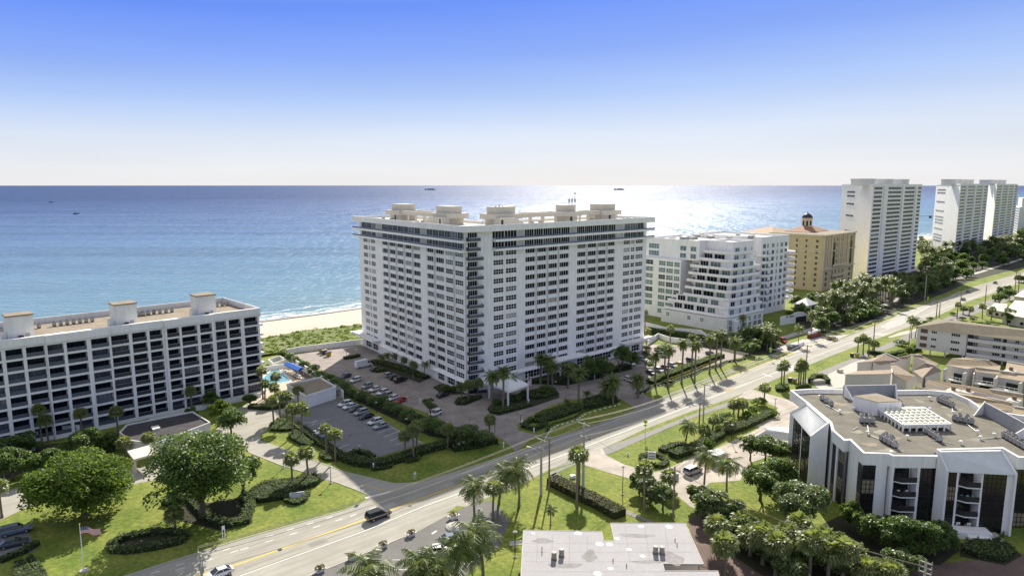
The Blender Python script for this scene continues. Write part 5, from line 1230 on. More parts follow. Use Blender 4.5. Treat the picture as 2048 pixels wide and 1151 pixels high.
t9 = townhouse('long low tan tiled house running behind the condominium roof, lower strip', [[(850, 942, 6.0), (1190, 985, 6.2), (1480, 1040, 6.2), (1705, 1090, 6.2), (1680, 1152, 4.8), (1440, 1120, 4.8), (1150, 1040, 4.8), (835, 968, 5.0)]], m=M_TB)
t10 = townhouse('tan tiled house roof at the right edge beyond the condominium screen', [[(1715, 1120, 6), (1900, 1150, 6), (1900, 1210, 5), (1700, 1180, 5)]], m=M_TB)
for a, b in (((1118, 778, 6.0), (1300, 815, 6.0)), ((1360, 830, 5.4), (1570, 860, 5.4)), ((1560, 880, 5.2), (1790, 925, 5.2))):
    P, Q = Z4(*a), Z4(*b); f = Frame(P, Q, (-.3, -1)); rt = t5 if a[0] < 1500 else t6; zb = 2.6
    mb = MB(); f.box(mb, 0, f.L, .1, 1.6, zb, zb+.3, M_PAINT)
    n = int(f.L/1.2)
    for i in range(n+1): f.box(mb, i*f.L/n-.05, i*f.L/n+.05, 1.5, 1.6, zb+.3, zb+1.3, M_PAINT)
    f.box(mb, 0, f.L, 1.5, 1.6, zb+1.3, zb+1.42, M_PAINT); f.box(mb, 0, f.L, 1.52, 1.58, zb+.6, zb+.7, M_PAINT); part('balcony', mb, rt)
    mb = MB(); f.box(mb, f.L*.4, f.L*.85, .02, .1, zb+.4, zb+2.4, M_GLASS); f.box(mb, f.L*.3, f.L*.8, .02, .1, .1, 2.1, M_GLASS); part('glass_door', mb, rt)
    for u in (0, f.L-.3): mb = MB(); f.box(mb, u, u+.35, .0, 2.2, 0, 6.0, M_TAN); part('party_wall', mb, rt)
for (x, y, z, rt) in ((1180, 975, 5.5, t8), (1310, 985, 5.5, t8), (1720, 1060, 5.5, t9), (1690, 800, 7, t7)):
    P = Z4(x, y, z); mb = MB(); mb.box(gz(P, 0), (4.5, 3.2, z), M_TAN, RA); mb.box(gz(P, z+.003), (4.2, 2.9, .12), M_ROOFW, RA); mb.box(gz(P, z+.15), (.9, .9, 1.0), mat('chimney_brown', (.2, .13, .1), .9), RA); part('flat_link', mb, rt)
# ---------------- flat roofed building at the bottom centre
fb_ = thing('flat_roofed_building', 'low building with large pale grey flat roof and two pairs of air conditioners, bottom centre', 'building', tuple(G(1200, 1151)))
FR = [(1047,1062),(1203,1065),(1207,1083),(1229,1083),(1221,1048),(1370,1048),(1407,1130),(1325,1129),(1329,1144),(1435,1144),(1470,1260),(1036,1260)]
R3 = [G(x, y, 4.2) for x, y in FR]; mb = MB(); mb.prism(R3, None, .28, M_ROOFL); part('roof', mb, fb_)
cR = sum(R3, Vector())/len(R3); mb = MB(); W3 = shrink([(p.x, p.y) for p in R3], .7); mb.prism([gz(p, 0) for p in W3], None, 4.195, M_TAN); part('wall', mb, fb_)
mb = MB()
for i in range(len(R3)): a, b = R3[i], R3[(i+1) % len(R3)]; mb.beam(gz(a, 4.45), gz(b, 4.45), .14, .08, M_CONC)
part('roof_edge', mb, fb_)
M_SEAM = mat('roof_seam', (.22, .205, .20), .9, .1, 1); M_PATCH = mat('roof_patch', (.66, .65, .62), .8, .1, 1)
mb = MB()
for y in (1085, 1103, 1122, 1142): pline([G(1050, y, 4.49), G(1330 if y > 1120 else 1395, y, 4.49)], .05, M_SEAM, 4.486, mb)
for x in (1075, 1105, 1140, 1175, 1250, 1290, 1330): pline([G(x, 1068 if x < 1200 else 1052, 4.49), G(x-2 if x < 1200 else x+10, 1125, 4.49)], .05, M_SEAM, 4.487, mb)
mb.build('seams', fb_); local  # placed below
bpy.data.objects['seams'].matrix_parent_inverse = Matrix.Translation(-fb_.location)
for x, y, r in ((1233, 1076, .55), (1258, 1098, .5), (1285, 1111, .5), (1219, 1088, .6), (1199, 1087, .7), (1156, 1065.5, .7), (1066, 1065.5, .4), (1338, 1052.5, .7), (1282, 1051.5, .6), (1195, 1146, .7), (1221, 1136, .5)):
    mb = MB(); p = G(x, y, 4.49); mb.lathe(p, [(r, 0), (r*.9, .02), (.02, .022)], M_PATCH, 12); part('roof_patch', mb, fb_)
M_STAIN = mat('roof_stain', (.27, .255, .25), .9, .2, .8)
for i, (x, y, a_, b_) in enumerate(((1130, 1130, 2.6, 1.0), (1270, 1070, 3.0, .8), (1345, 1115, 1.6, 2.0), (1085, 1080, 1.8, .7), (1180, 1110, 1.2, 1.6), (1300, 1122, 2.6, .6))):
    mb = MB(); p = G(x, y, 4.483); mb.poly([(p.x+a_*math.cos(t)*(1+.25*math.sin(3*t+i)), p.y+b_*math.sin(t)*(1+.3*math.cos(2*t+i)), 4.483+.0003*i) for t in [k*math.pi/9 for k in range(18)]], M_STAIN); part('roof_stain', mb, fb_)
for x, y in ((1084, 1098), (1084, 1106), (1226, 1121), (1253, 1132), (1350, 1081), (1354, 1090)): mb = MB(); p = G(x, y, 4.5); mb.tube([p, p+Vector((0, 0, .5))], .07, M_DARK, 6); part('vent_pipe', mb, fb_)
for x, y in ((1108, 1117), (1123, 1111), (1311, 1105), (1324, 1106)):
    p = G(x, y, 4.55); mb = MB(); mb.box((p.x, p.y, 4.5), (.9, .7, .25), M_WOOD)
    mb.lathe((p.x, p.y, 4.76), [(.42, 0), (.42, .95), (.44, .96), (.44, 1.05)], mat('condenser_tan', (.30, .28, .24), .6, .3, 5), 14); mb.lathe((p.x, p.y, 5.82), [(.3, 0), (.02, .01)], M_DARK, 10); part('air_conditioner', mb, fb_)
mb = MB(); a, b = G(1330, 1133, 3.0), G(1400, 1135, 3.0); f = Frame(a, b, (0, -1)); f.box(mb, 0, f.L, -.2, 0, 1.0, 3.6, mat('tan_shutter', (.42, .38, .25), .8, .1, 3)); f.box(mb, f.L*.62, f.L*.75, .003, .08, 1.4, 3.2, M_GLASS); part('window_bay', mb, fb_)
# ---------------- white bungalows at the right edge
def bungalow(label, pts, h, zr):
    P = [G(x, y, h) for x, y in pts]; t = thing('bungalow', label, 'house', (P[0].x, P[0].y, 0)); c = sum(P, Vector())/len(P)
    mb = MB(); mb.prism([gz(p+(c-p).normalized()*.6, 0) for p in P], None, h-.01, M_CREAM); part('wall', mb, t)
    mb = MB(); n = len(P); ap = gz(c, zr)
    for i in range(n): mb.poly([P[i], P[(i+1) % n], ap], M_ROOFW)
    mb.poly(P, M_ROOFW); part('roof', mb, t)
    f = Frame(P[0]+(c-P[0]).normalized()*.6, P[1]+(c-P[1]).normalized()*.6, (0, -1))
    for u in (.15, .5, .8): mb = MB(); f.box(mb, f.L*u, f.L*u+1.4, .005, .08, .9, 2.2, M_GLASS); part('window', mb, t)
bungalow('white roofed bungalow behind the palms, left of the two at the right edge', [(1972,617),(2012,624),(2015,607),(1990,606)], 3.4, 4.6)
bungalow('white roofed bungalow behind the dark pine at the right edge', [(2005,628),(2080,640),(2080,605),(2030,600)], 4.6, 5.6)
bungalow('long white roofed house cut by the right edge, farthest of the bungalows', [(2028,592),(2090,600),(2090,575),(2050,578)], 4.6, 5.8)
# ---------------- rooms far along the coast, pier and ships
pr_ = thing('pier', 'long thin fishing pier far out over the sea, seen between the towers', 'pier', (620, 1150, 0))
mb = MB(); a, b = Vector((570, 1010, 3.5)), Vector((600, 1010, 3.5))
a = G(1835, 431, 3.5); b = G(2060, 437, 3.5); mb.beam(a, b, 6, 1.2, M_CONC); part('deck', mb, pr_)
for i in range(9): p = a.lerp(b, i/8); mb = MB(); mb.box((p.x, p.y, -4), (4, 3, 7.6), M_WOOD); part('pile', mb, pr_)
for (x, y, L_, h, lab) in ((860, 371.2, 150, 14, 'grey cargo ship on the horizon, above the tall tower'), (1238, 371.2, 140, 13, 'grey cargo ship on the horizon in the glitter')):
    t = thing('cargo_ship', lab, 'ship', (0, 0, 0)); D_ = 9500; X = (x-1024)/F_PX*D_*.99; c = Vector((X, D_, -.5)); t.location = c
    mb = MB(); mb.loft([[c+Vector((-L_/2, -12, 0)), c+Vector((-L_/2, 12, 0)), c+Vector((-L_/2, 14, 14)), c+Vector((-L_/2, -14, 14))], [c+Vector((L_*.42, -12, 0)), c+Vector((L_*.42, 12, 0)), c+Vector((L_*.44, 14, 14)), c+Vector((L_*.44, -14, 14))], [c+Vector((L_*.5, -1, 2)), c+Vector((L_*.5, 1, 2)), c+Vector((L_*.54, 1, 16)), c+Vector((L_*.54, -1, 16))]], mat('hazed_ship_hull', (.42, .47, .56), .7)); part('hull', mb, t)  # pale hull colour has the distance haze mixed into it
    mb = MB(); mb.box(c+Vector((-L_*.38, 0, 14)), (L_*.12, 22, h), M_PAINT); part('bridge', mb, t); mb = MB(); mb.box(c+Vector((L_*.08, 0, 14)), (L_*.6, 22, 9), M_GREY); part('cargo', mb, t)
def boat(x, y, lab, s=1.0):
    p = G(x, y, -.4); t = thing('motor_boat', lab, 'boat', tuple(p), .5); k = mat('boat_hull', (.08, .09, .11), .5)
    mb = MB(); mb.loft([[(-4*s, -1.2*s, 0), (-4*s, 1.2*s, 0), (-4*s, 1.5*s, 1.3*s), (-4*s, -1.5*s, 1.3*s)], [(2*s, -1.2*s, 0), (2*s, 1.2*s, 0), (2*s, 1.5*s, 1.5*s), (2*s, -1.5*s, 1.5*s)], [(5*s, -.1, .8*s), (5*s, .1, .8*s), (5.6*s, .1, 1.8*s), (5.6*s, -.1, 1.8*s)]], k); mb.build('hull', t)
    mb = MB(); mb.box((-.5*s, 0, 1.35*s), (3*s, 2*s, 1.5*s), M_GREY); mb.build('cabin', t)
boat(152, 428, 'dark motor boat on the open sea, the nearer of two at far left', 1.5); boat(102, 405, 'dark motor boat on the open sea, the farther of two at far left', 1.8); boat(1150, 387.5, 'small dark boat at the edge of the sun glitter', 3.0)
# ================================================================ PLANTS
def trunk_mesh(name, r0, r1, bend, m, n=8, seg=7, flare=1.35):
    mb = MB(); pts, rad = [], []
    for i in range(seg+1):
        t = i/seg; pts.append(Vector((bend*t*t, bend*.3*math.sin(t*2), t))); rad.append((r0*flare if i == 0 else r0)+(r1-r0)*t)
    mb.tube(pts, rad, m, n); return mb.mesh(name, True)
TRK = {'fan': [trunk_mesh('trunk', .22, .17, b, M_TRUNK) for b in (0, .35, -.3)], 'coco': [trunk_mesh('trunk', .2, .12, b, M_TRUNK) for b in (.3, 1.0, -.9)], 'date': [trunk_mesh('trunk', .30, .26, b, M_TRUNK) for b in (0, .3, -.2)]}
def frond(mb, az, elev, L, droop, m, nleaf=13, lw=.75, seg=6, w=.11):
    """feather frond: arching rachis with hanging leaflets"""
    d = Vector((math.cos(az), math.sin(az), 0)); pts = []; p = Vector((0, 0, 0)); a = elev
    for i in range(seg+1):
        pts.append(p.copy()); p = p+(d*math.cos(a)+Vector((0, 0, math.sin(a))))*(L/seg); a -= droop/seg*(1+.5*i/seg)
    def at(t): x = t*seg; i = min(int(x), seg-1); return pts[i].lerp(pts[i+1], x-i), (pts[i+1]-pts[i]).normalized()
    side = Vector((-d.y, d.x, 0))
    for i in range(seg): mb.poly([pts[i]-side*.035, pts[i]+side*.035, pts[i+1]+side*.03, pts[i+1]-side*.03], m)
    for i in range(nleaf):
        t = .12+.88*i/(nleaf-1); q, tg = at(t); ll = lw*math.sin(math.pi*min(1, .22+.78*t)**.9)*(1.0 if t < .9 else .7)+.12
        for s in (-1, 1):
            e = q+side*s*ll*.82+tg*ll*.45+Vector((0, 0, -ll*random.uniform(.25, .6))); o = tg*w
            mb.poly([q-o, q+o, e+o*.35, e-o*.35], m)
def crown_feather(nf, L, droop, m, lw=.8, lo=-.5, hi=1.25, name='crown', nleaf=13, yellow=0):
    mb = MB()
    for i in range(nf):
        t = i/nf; az = i*2.39996+random.uniform(-.15, .15); el = hi-(hi-lo)*(t**.8)+random.uniform(-.1, .1)
        frond(mb, az, el, L*random.uniform(.85, 1.08), droop*random.uniform(.8, 1.15), M_FRONDY if i >= nf-yellow else m, nleaf, lw)
    mb.lathe((0, 0, -.35), [(.05, 0), (.24, .2), (.2, .5), (.02, .75)], m, 6); return mb.mesh(name)
def crown_fan(nf, Rr, m, name='crown'):
    mb = MB()
    for i in range(nf):
        t = (i+.5)/nf; el = math.asin(1-1.55*t)+random.uniform(-.15, .15); az = i*2.39996+random.uniform(-.2, .2)
        d = Vector((math.cos(az)*math.cos(el), math.sin(az)*math.cos(el), math.sin(el))); side = d.cross(Vector((0, 0, 1)))
        side = side.normalized() if side.length > .05 else Vector((1, 0, 0)); up = side.cross(d).normalized(); pl = Rr*random.uniform(.42, .58); fl = Rr*random.uniform(.5, .62); c = d*pl
        mb.poly([d*.1-side*.03, d*.1+side*.03, c+side*.03, c-side*.03], m); K = 7
        for k in range(K):
            a = R(-75+150*k/(K-1)); v = (d*math.cos(a)+side*math.sin(a)).normalized(); tip = c+v*fl+Vector((0, 0, -fl*random.uniform(.15, .45))); w = v.cross(up).normalized()*fl*.13
            mid = c+v*fl*.55; mb.poly([c, mid-w, tip, mid+w], m)
    mb.lathe((0, 0, -Rr*.35), [(.12, 0), (.3, Rr*.2), (.2, Rr*.5), (.02, Rr*.6)], M_TRUNK, 6); return mb.mesh(name)
random.seed(11)
CROWN = {'fan': [crown_fan(46, 1.75, M_FAN) for _ in range(3)], 'coco': [crown_feather(24, 3.6, 1.5, M_FROND, .95) for _ in range(3)], 'cocoy': [crown_feather(22, 3.4, 1.7, M_FROND, .9, yellow=4)],
         'date': [crown_feather(44, 2.9, 1.25, M_FROND, .55, -.7, 1.4, nleaf=12) for _ in range(2)], 'small': [crown_feather(14, 1.7, 1.3, M_FROND, .5, -.1, 1.2, nleaf=9) for _ in range(2)]}
CR_ = {'fan': 1.75, 'coco': 3.2, 'cocoy': 3.1, 'date': 2.7, 'small': 1.5}
random.seed(23)
NPALM = [0]
def palm(kind, xb, yb, yt, label, group=None, sc=1.0, h=None, name=None, cat='palm tree', P=None, z=0):
    p = P if P is not None else G(xb, yb, z); tk = {'cocoy': 'coco', 'small': 'fan'}.get(kind, kind)
    over = {'fan': 1.3, 'coco': 1.3, 'cocoy': 1.2, 'date': 1.6, 'small': 1.0}[kind]*sc
    H = h if h else max(.6, top_h(xb, yb, yt, z)-over)
    t = thing(name or {'fan': 'fan_palm', 'coco': 'coconut_palm', 'cocoy': 'coconut_palm', 'date': 'date_palm', 'small': 'small_palm'}[kind], label, cat, tuple(p), random.uniform(0, 6.28), group)
    ti = random.randrange(len(TRK[tk])); me = TRK[tk][ti]; link('trunk', me, t, None, 0, (sc if kind != 'small' else .6, sc if kind != 'small' else .6, H))
    bx_ = [v.co.x for v in me.vertices if v.co.z > .99]; by_ = [v.co.y for v in me.vertices if v.co.z > .99]; k = (sc if kind != 'small' else .6)
    c = link('crown', random.choice(CROWN[kind]), t, (sum(bx_)/len(bx_)*k, sum(by_)/len(by_)*k, H), random.uniform(0, 6.28), (sc*random.uniform(.92, 1.08),)*2+(sc*random.uniform(.9, 1.1),)); return t
def leafblobs(n, blobs, shell=.35):
    """points on the upper shells of ellipsoid blobs (x,y,z,r,rz)"""
    w = np.array([b[3]**2 for b in blobs]); w = w/w.sum(); idx = rng.choice(len(blobs), n, p=w); B = np.array(blobs)[idx]
    d = rng.normal(size=(n, 3)); d[:, 2] = np.where(d[:, 2] < -.4, -d[:, 2]*.6, d[:, 2]); d /= np.linalg.norm(d, axis=1)[:, None]; rr = 1-shell*rng.random(n)**1.5
    return B[:, :3]+d*rr[:, None]*np.stack([B[:, 3], B[:, 3], B[:, 4]], 1)
def blobset(r, h, z0, n, br=.38, flat=.75):
    out = []
    for i in range(n):
        a = random.uniform(0, 6.28); q = r*(1-br)*math.sqrt(random.random()); zz = z0+(h-z0)*(.15+.62*random.random()*math.sqrt(max(.05, 1-(q/r)**2))); b = r*br*random.uniform(.75, 1.25)
        out.append((q*math.cos(a), q*math.sin(a), zz, b, b*flat))
    return out
def broad_mesh(r, h, z0, nb, nl, ls, m, br=.38): 
    C = leafblobs(nl, blobset(r, h, z0, nb, br)); return leafmesh('crown', C, rng.uniform(ls*.6, ls*1.25, nl), m, up=.5)
def limbs(mb, r, h, z0, tr, n=7, m=None):
    m = m or M_BARK; mb.tube([(0, 0, -.1), (.1, .05, z0*.6), (0, .1, z0)], [tr*1.3, tr, tr*.8], m, 8)
    for i in range(n):
        a = 6.28*i/n+random.uniform(-.3, .3); q = r*random.uniform(.45, .75)
        mb.tube([(0, .1, z0*.75), (q*.4*math.cos(a), q*.4*math.sin(a), z0+(h-z0)*.25), (q*math.cos(a), q*math.sin(a), z0+(h-z0)*.6)], [tr*.55, tr*.35, tr*.1], m, 5)
def tree(label, xb, yb, r, h, z0, m, nl=5000, ls=.6, nb=26, tr=.4, name='broadleaf_tree', group=None, P=None, br=.36):
    t = thing(name, label, 'tree', tuple(P if P is not None else G(xb, yb)), 0, group); mb = MB(); limbs(mb, r, h, z0, tr); mb.build('trunk', t, True)
    link('crown', broad_mesh(r, h, z0, nb, nl, ls, m, br), t); return t
# ---- shrubs
SH = {}
def shrub_me(kind):
    if kind not in SH:
        m = {'d': M_HEDGE, 'b': M_LEAF, 's': M_SEAG, 'g': M_LEAF2}[kind]
        SH[kind] = [leafmesh('foliage', leafblobs(520, [(random.uniform(-.35, .35), random.uniform(-.35, .35), random.uniform(.25, .6), random.uniform(.35, .6), random.uniform(.3, .45)) for _ in range(7)], .3), rng.uniform(.12, .26, 520), m, up=.5) for _ in range(3)]
    return random.choice(SH[kind])
def shrub(label, xb, yb, r, h, kind='d', group=None, name='shrub', P=None):
    o = link(name, shrub_me(kind), None, P if P is not None else G(xb, yb), random.uniform(0, 6.28), (r, r, h)); return tag(o, label, 'shrub', group)
def hedge(label, pts, w, h, m=None, dens=7, ls=.42, name='hedge', z0=0, closed=False, cat='hedge', group=None):
    m = m or M_HEDGE; P = [G(x, y, z0) for x, y in pts]; 
    if closed: P = P+[P[0]]
    t = thing(name, label, cat, tuple(P[0]), 0, group); C = []; core = MB(); L_, R_ = [], []
    for i, p in enumerate(P):
        d = P[min(i+1, len(P)-1)]-P[max(i-1, 0)]
        if closed and i in (0, len(P)-1): d = P[1]-P[-2]
        d.z = 0; d.normalize(); n = Vector((-d.y, d.x, 0))*(w/2-.12); L_.append(p+n); R_.append(p-n)
    hh = h-.15
    for i in range(len(P)-1):
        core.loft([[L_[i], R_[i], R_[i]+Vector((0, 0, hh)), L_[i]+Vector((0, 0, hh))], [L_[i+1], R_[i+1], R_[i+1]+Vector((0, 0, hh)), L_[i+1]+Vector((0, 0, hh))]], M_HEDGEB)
        a, b = P[i], P[i+1]; Ls = (b-a).length; d = (b-a)/max(Ls, .01); n = Vector((-d.y, d.x, 0)); N1 = int(Ls*(w+2*h)*dens)+2
        for _ in range(N1):
            u = random.uniform(-.1, Ls+.1); k = random.uniform(0, w+2*h)
            if k < h: q = a+d*u+n*(w/2+random.uniform(-.12, .08))+Vector((0, 0, k))
            elif k < h+w: q = a+d*u+n*(w/2-(k-h))+Vector((0, 0, h+random.uniform(-.12, .10)))
            else: q = a+d*u-n*(w/2+random.uniform(-.12, .08))+Vector((0, 0, k-h-w))
            C.append(q-P[0])
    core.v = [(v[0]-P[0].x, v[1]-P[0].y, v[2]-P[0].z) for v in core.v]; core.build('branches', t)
    C = np.array([tuple(c) for c in C]); link('foliage', leafmesh('foliage', C, rng.uniform(ls*.6, ls*1.3, len(C)), m, up=.6), t); return t
def bed(label, pts, h, m=None, dens=8, ls=.4, name='hedge', z0=0, cat='hedge', lump=.12):
    """clipped planting that fills an outline"""
    m = m or M_HEDGE; P = [G(x, y, z0) for x, y in pts]; o0 = P[0]; t = thing(name, label, cat, tuple(o0)); core = MB()
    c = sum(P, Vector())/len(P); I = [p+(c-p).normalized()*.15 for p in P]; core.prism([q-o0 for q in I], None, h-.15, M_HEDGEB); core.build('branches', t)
    poly = [(p.x, p.y) for p in P]; A = abs(sum(poly[i][0]*poly[(i+1) % len(poly)][1]-poly[(i+1) % len(poly)][0]*poly[i][1] for i in range(len(poly))))/2
    C = [(x-o0.x, y-o0.y, h+random.uniform(-lump, lump)+.12*math.sin(x*1.7)*math.cos(y*1.3)) for x, y in scatter_poly(poly, int(A*dens)+5)]
    for i in range(len(P)):
        a, b = P[i], P[(i+1) % len(P)]
        for _ in range(int((b-a).length*h*dens)): q = a.lerp(b, random.random())-o0; C.append((q.x, q.y, random.uniform(0, h)))
    C = np.array(C); link('foliage', leafmesh('foliage', C, rng.uniform(ls*.6, ls*1.3, len(C)), m, up=.6), t); return t

# ---- the two big trees of the left lawn
t = tree('big round bright green tree on the left lawn, nearest the left edge', 168, 1028, 10.0, 14.0, 1.2, M_LEAF, 26000, .62, 95, .5, br=.29)
t = tree('tall spreading deep green tree with open crown beside the entrance hall', 405, 1035, 11.2, 20.0, 4.0, M_LEAF2, 24000, .58, 90, .55, br=.26)
t = tree('lower dark tree leaning out over the hedge, right of the tall spreading tree', 486, 985, 4.8, 8.5, 2.5, M_LEAF2, 5500, .5, 20, .3)
t = tree('small rounded tree beside the lower left block corner, above the entrance drive', 462, 870, 4.6, 8.0, 2.0, M_LEAF2, 4500, .5, 18, .25)
t = tree('bright green tree between the left block and the entrance drive', 440, 850, 3.6, 7.5, 2.5, M_LEAF, 3500, .5, 14, .22)
t = tree('dark shaded tree at the foot of the left block, second from the left edge', 170, 915, 4.5, 8.0, 2.5, M_LEAF2, 4000, .55, 16, .3)
t = tree('dark shaded tree against the left edge below the left block', 25, 960, 5.0, 8.0, 2.0, M_LEAF2, 4500, .6, 16, .3)
t = tree('dark shaded bushy tree behind the big round tree', 95, 950, 4.0, 6.0, 1.5, M_LEAF2, 3500, .6, 14, .25)
for (x, y, r, h, lab) in ((60, 905, 3.4, 5.5, 'dark shrubby tree under the palms at the left block foot, left'), (125, 925, 3.6, 5.0, 'dark shrubby tree behind the round tree, left'), (215, 900, 3.4, 4.6, 'dark shrubby tree behind the round tree, right'), (385, 838, 2.6, 4.2, 'dark shrub at the hall corner below the left block'), (425, 815, 3.0, 5.5, 'dark tree below the right end of the left block'), (500, 812, 2.6, 4.0, 'leafy bush at the foot of the pool palms'), (10, 925, 4.2, 7.5, 'tall dark tree cut by the left edge before the left block')): tree(lab, x, y, r, h, 1.0, M_LEAF2, 2600, .55, 12, .2)
# ---- trees in front of the tower, shaded
for (x, y, r, h, lab) in ((1140, 762, 3.6, 6.5, 'dark rounded tree, left of the clump before the right wing'), (1175, 762, 4.6, 9.0, 'dark rounded tree, second in the clump before the right wing'), (1205, 757, 4.6, 9.5, 'dark rounded tree, middle of the clump before the right wing'), (1240, 745, 5.0, 10.5, 'dark rounded tree, tallest in the clump before the right wing'), (1262, 738, 3.6, 7.0, 'dark rounded tree, rightmost of the clump before the right wing')):
    tree(lab, x, y, r, h, 2.5, M_LEAF2, 3600, .5, 16, .25)
tree('broad sea grape tree in shade beside the driveway mouth', 947, 893, 5.2, 5.4, 1.0, M_SEAG, 5500, .48, 20, .3, name='sea_grape')
tree('loose grey green tree leaning over the lane before the tower', 861, 838, 2.6, 6.2, 2.6, M_SEAG, 1800, .42, 10, .16)
# sea grape row between car park and forecourt
RW = [(566,716),(580,724),(594,731),(610,742),(626,752),(640,762),(655,772),(672,780),(690,790),(708,797),(726,803),(744,810),(762,815),(780,824),(798,832),(816,842),(834,850),(852,860),(870,866),(888,872),(906,878),(922,884)]
ORD = 'first second third fourth fifth sixth seventh eighth ninth tenth eleventh twelfth thirteenth fourteenth fifteenth sixteenth seventeenth eighteenth nineteenth twentieth twenty-first last'.split()
for i, (x, y) in enumerate(RW):
    r = random.uniform(2.4, 3.3); h = random.uniform(3.2, 4.6) if i < 9 else random.uniform(2.6, 3.8)
    t = thing('sea_grape', ORD[i]+' sea grape bush from the beach end of the row between car park and forecourt', 'bush', tuple(G(x, y)), 0, 'sea grape row between the car parks'); mb = MB(); mb.tube([(0, 0, 0), (0, 0, h*.5)], [.15, .1], M_BARK, 6); mb.build('trunk', t)
    link('crown', broad_mesh(r, h, .6, 10, 1500, .42, M_SEAG if i % 3 else M_LEAF2, .5), t)
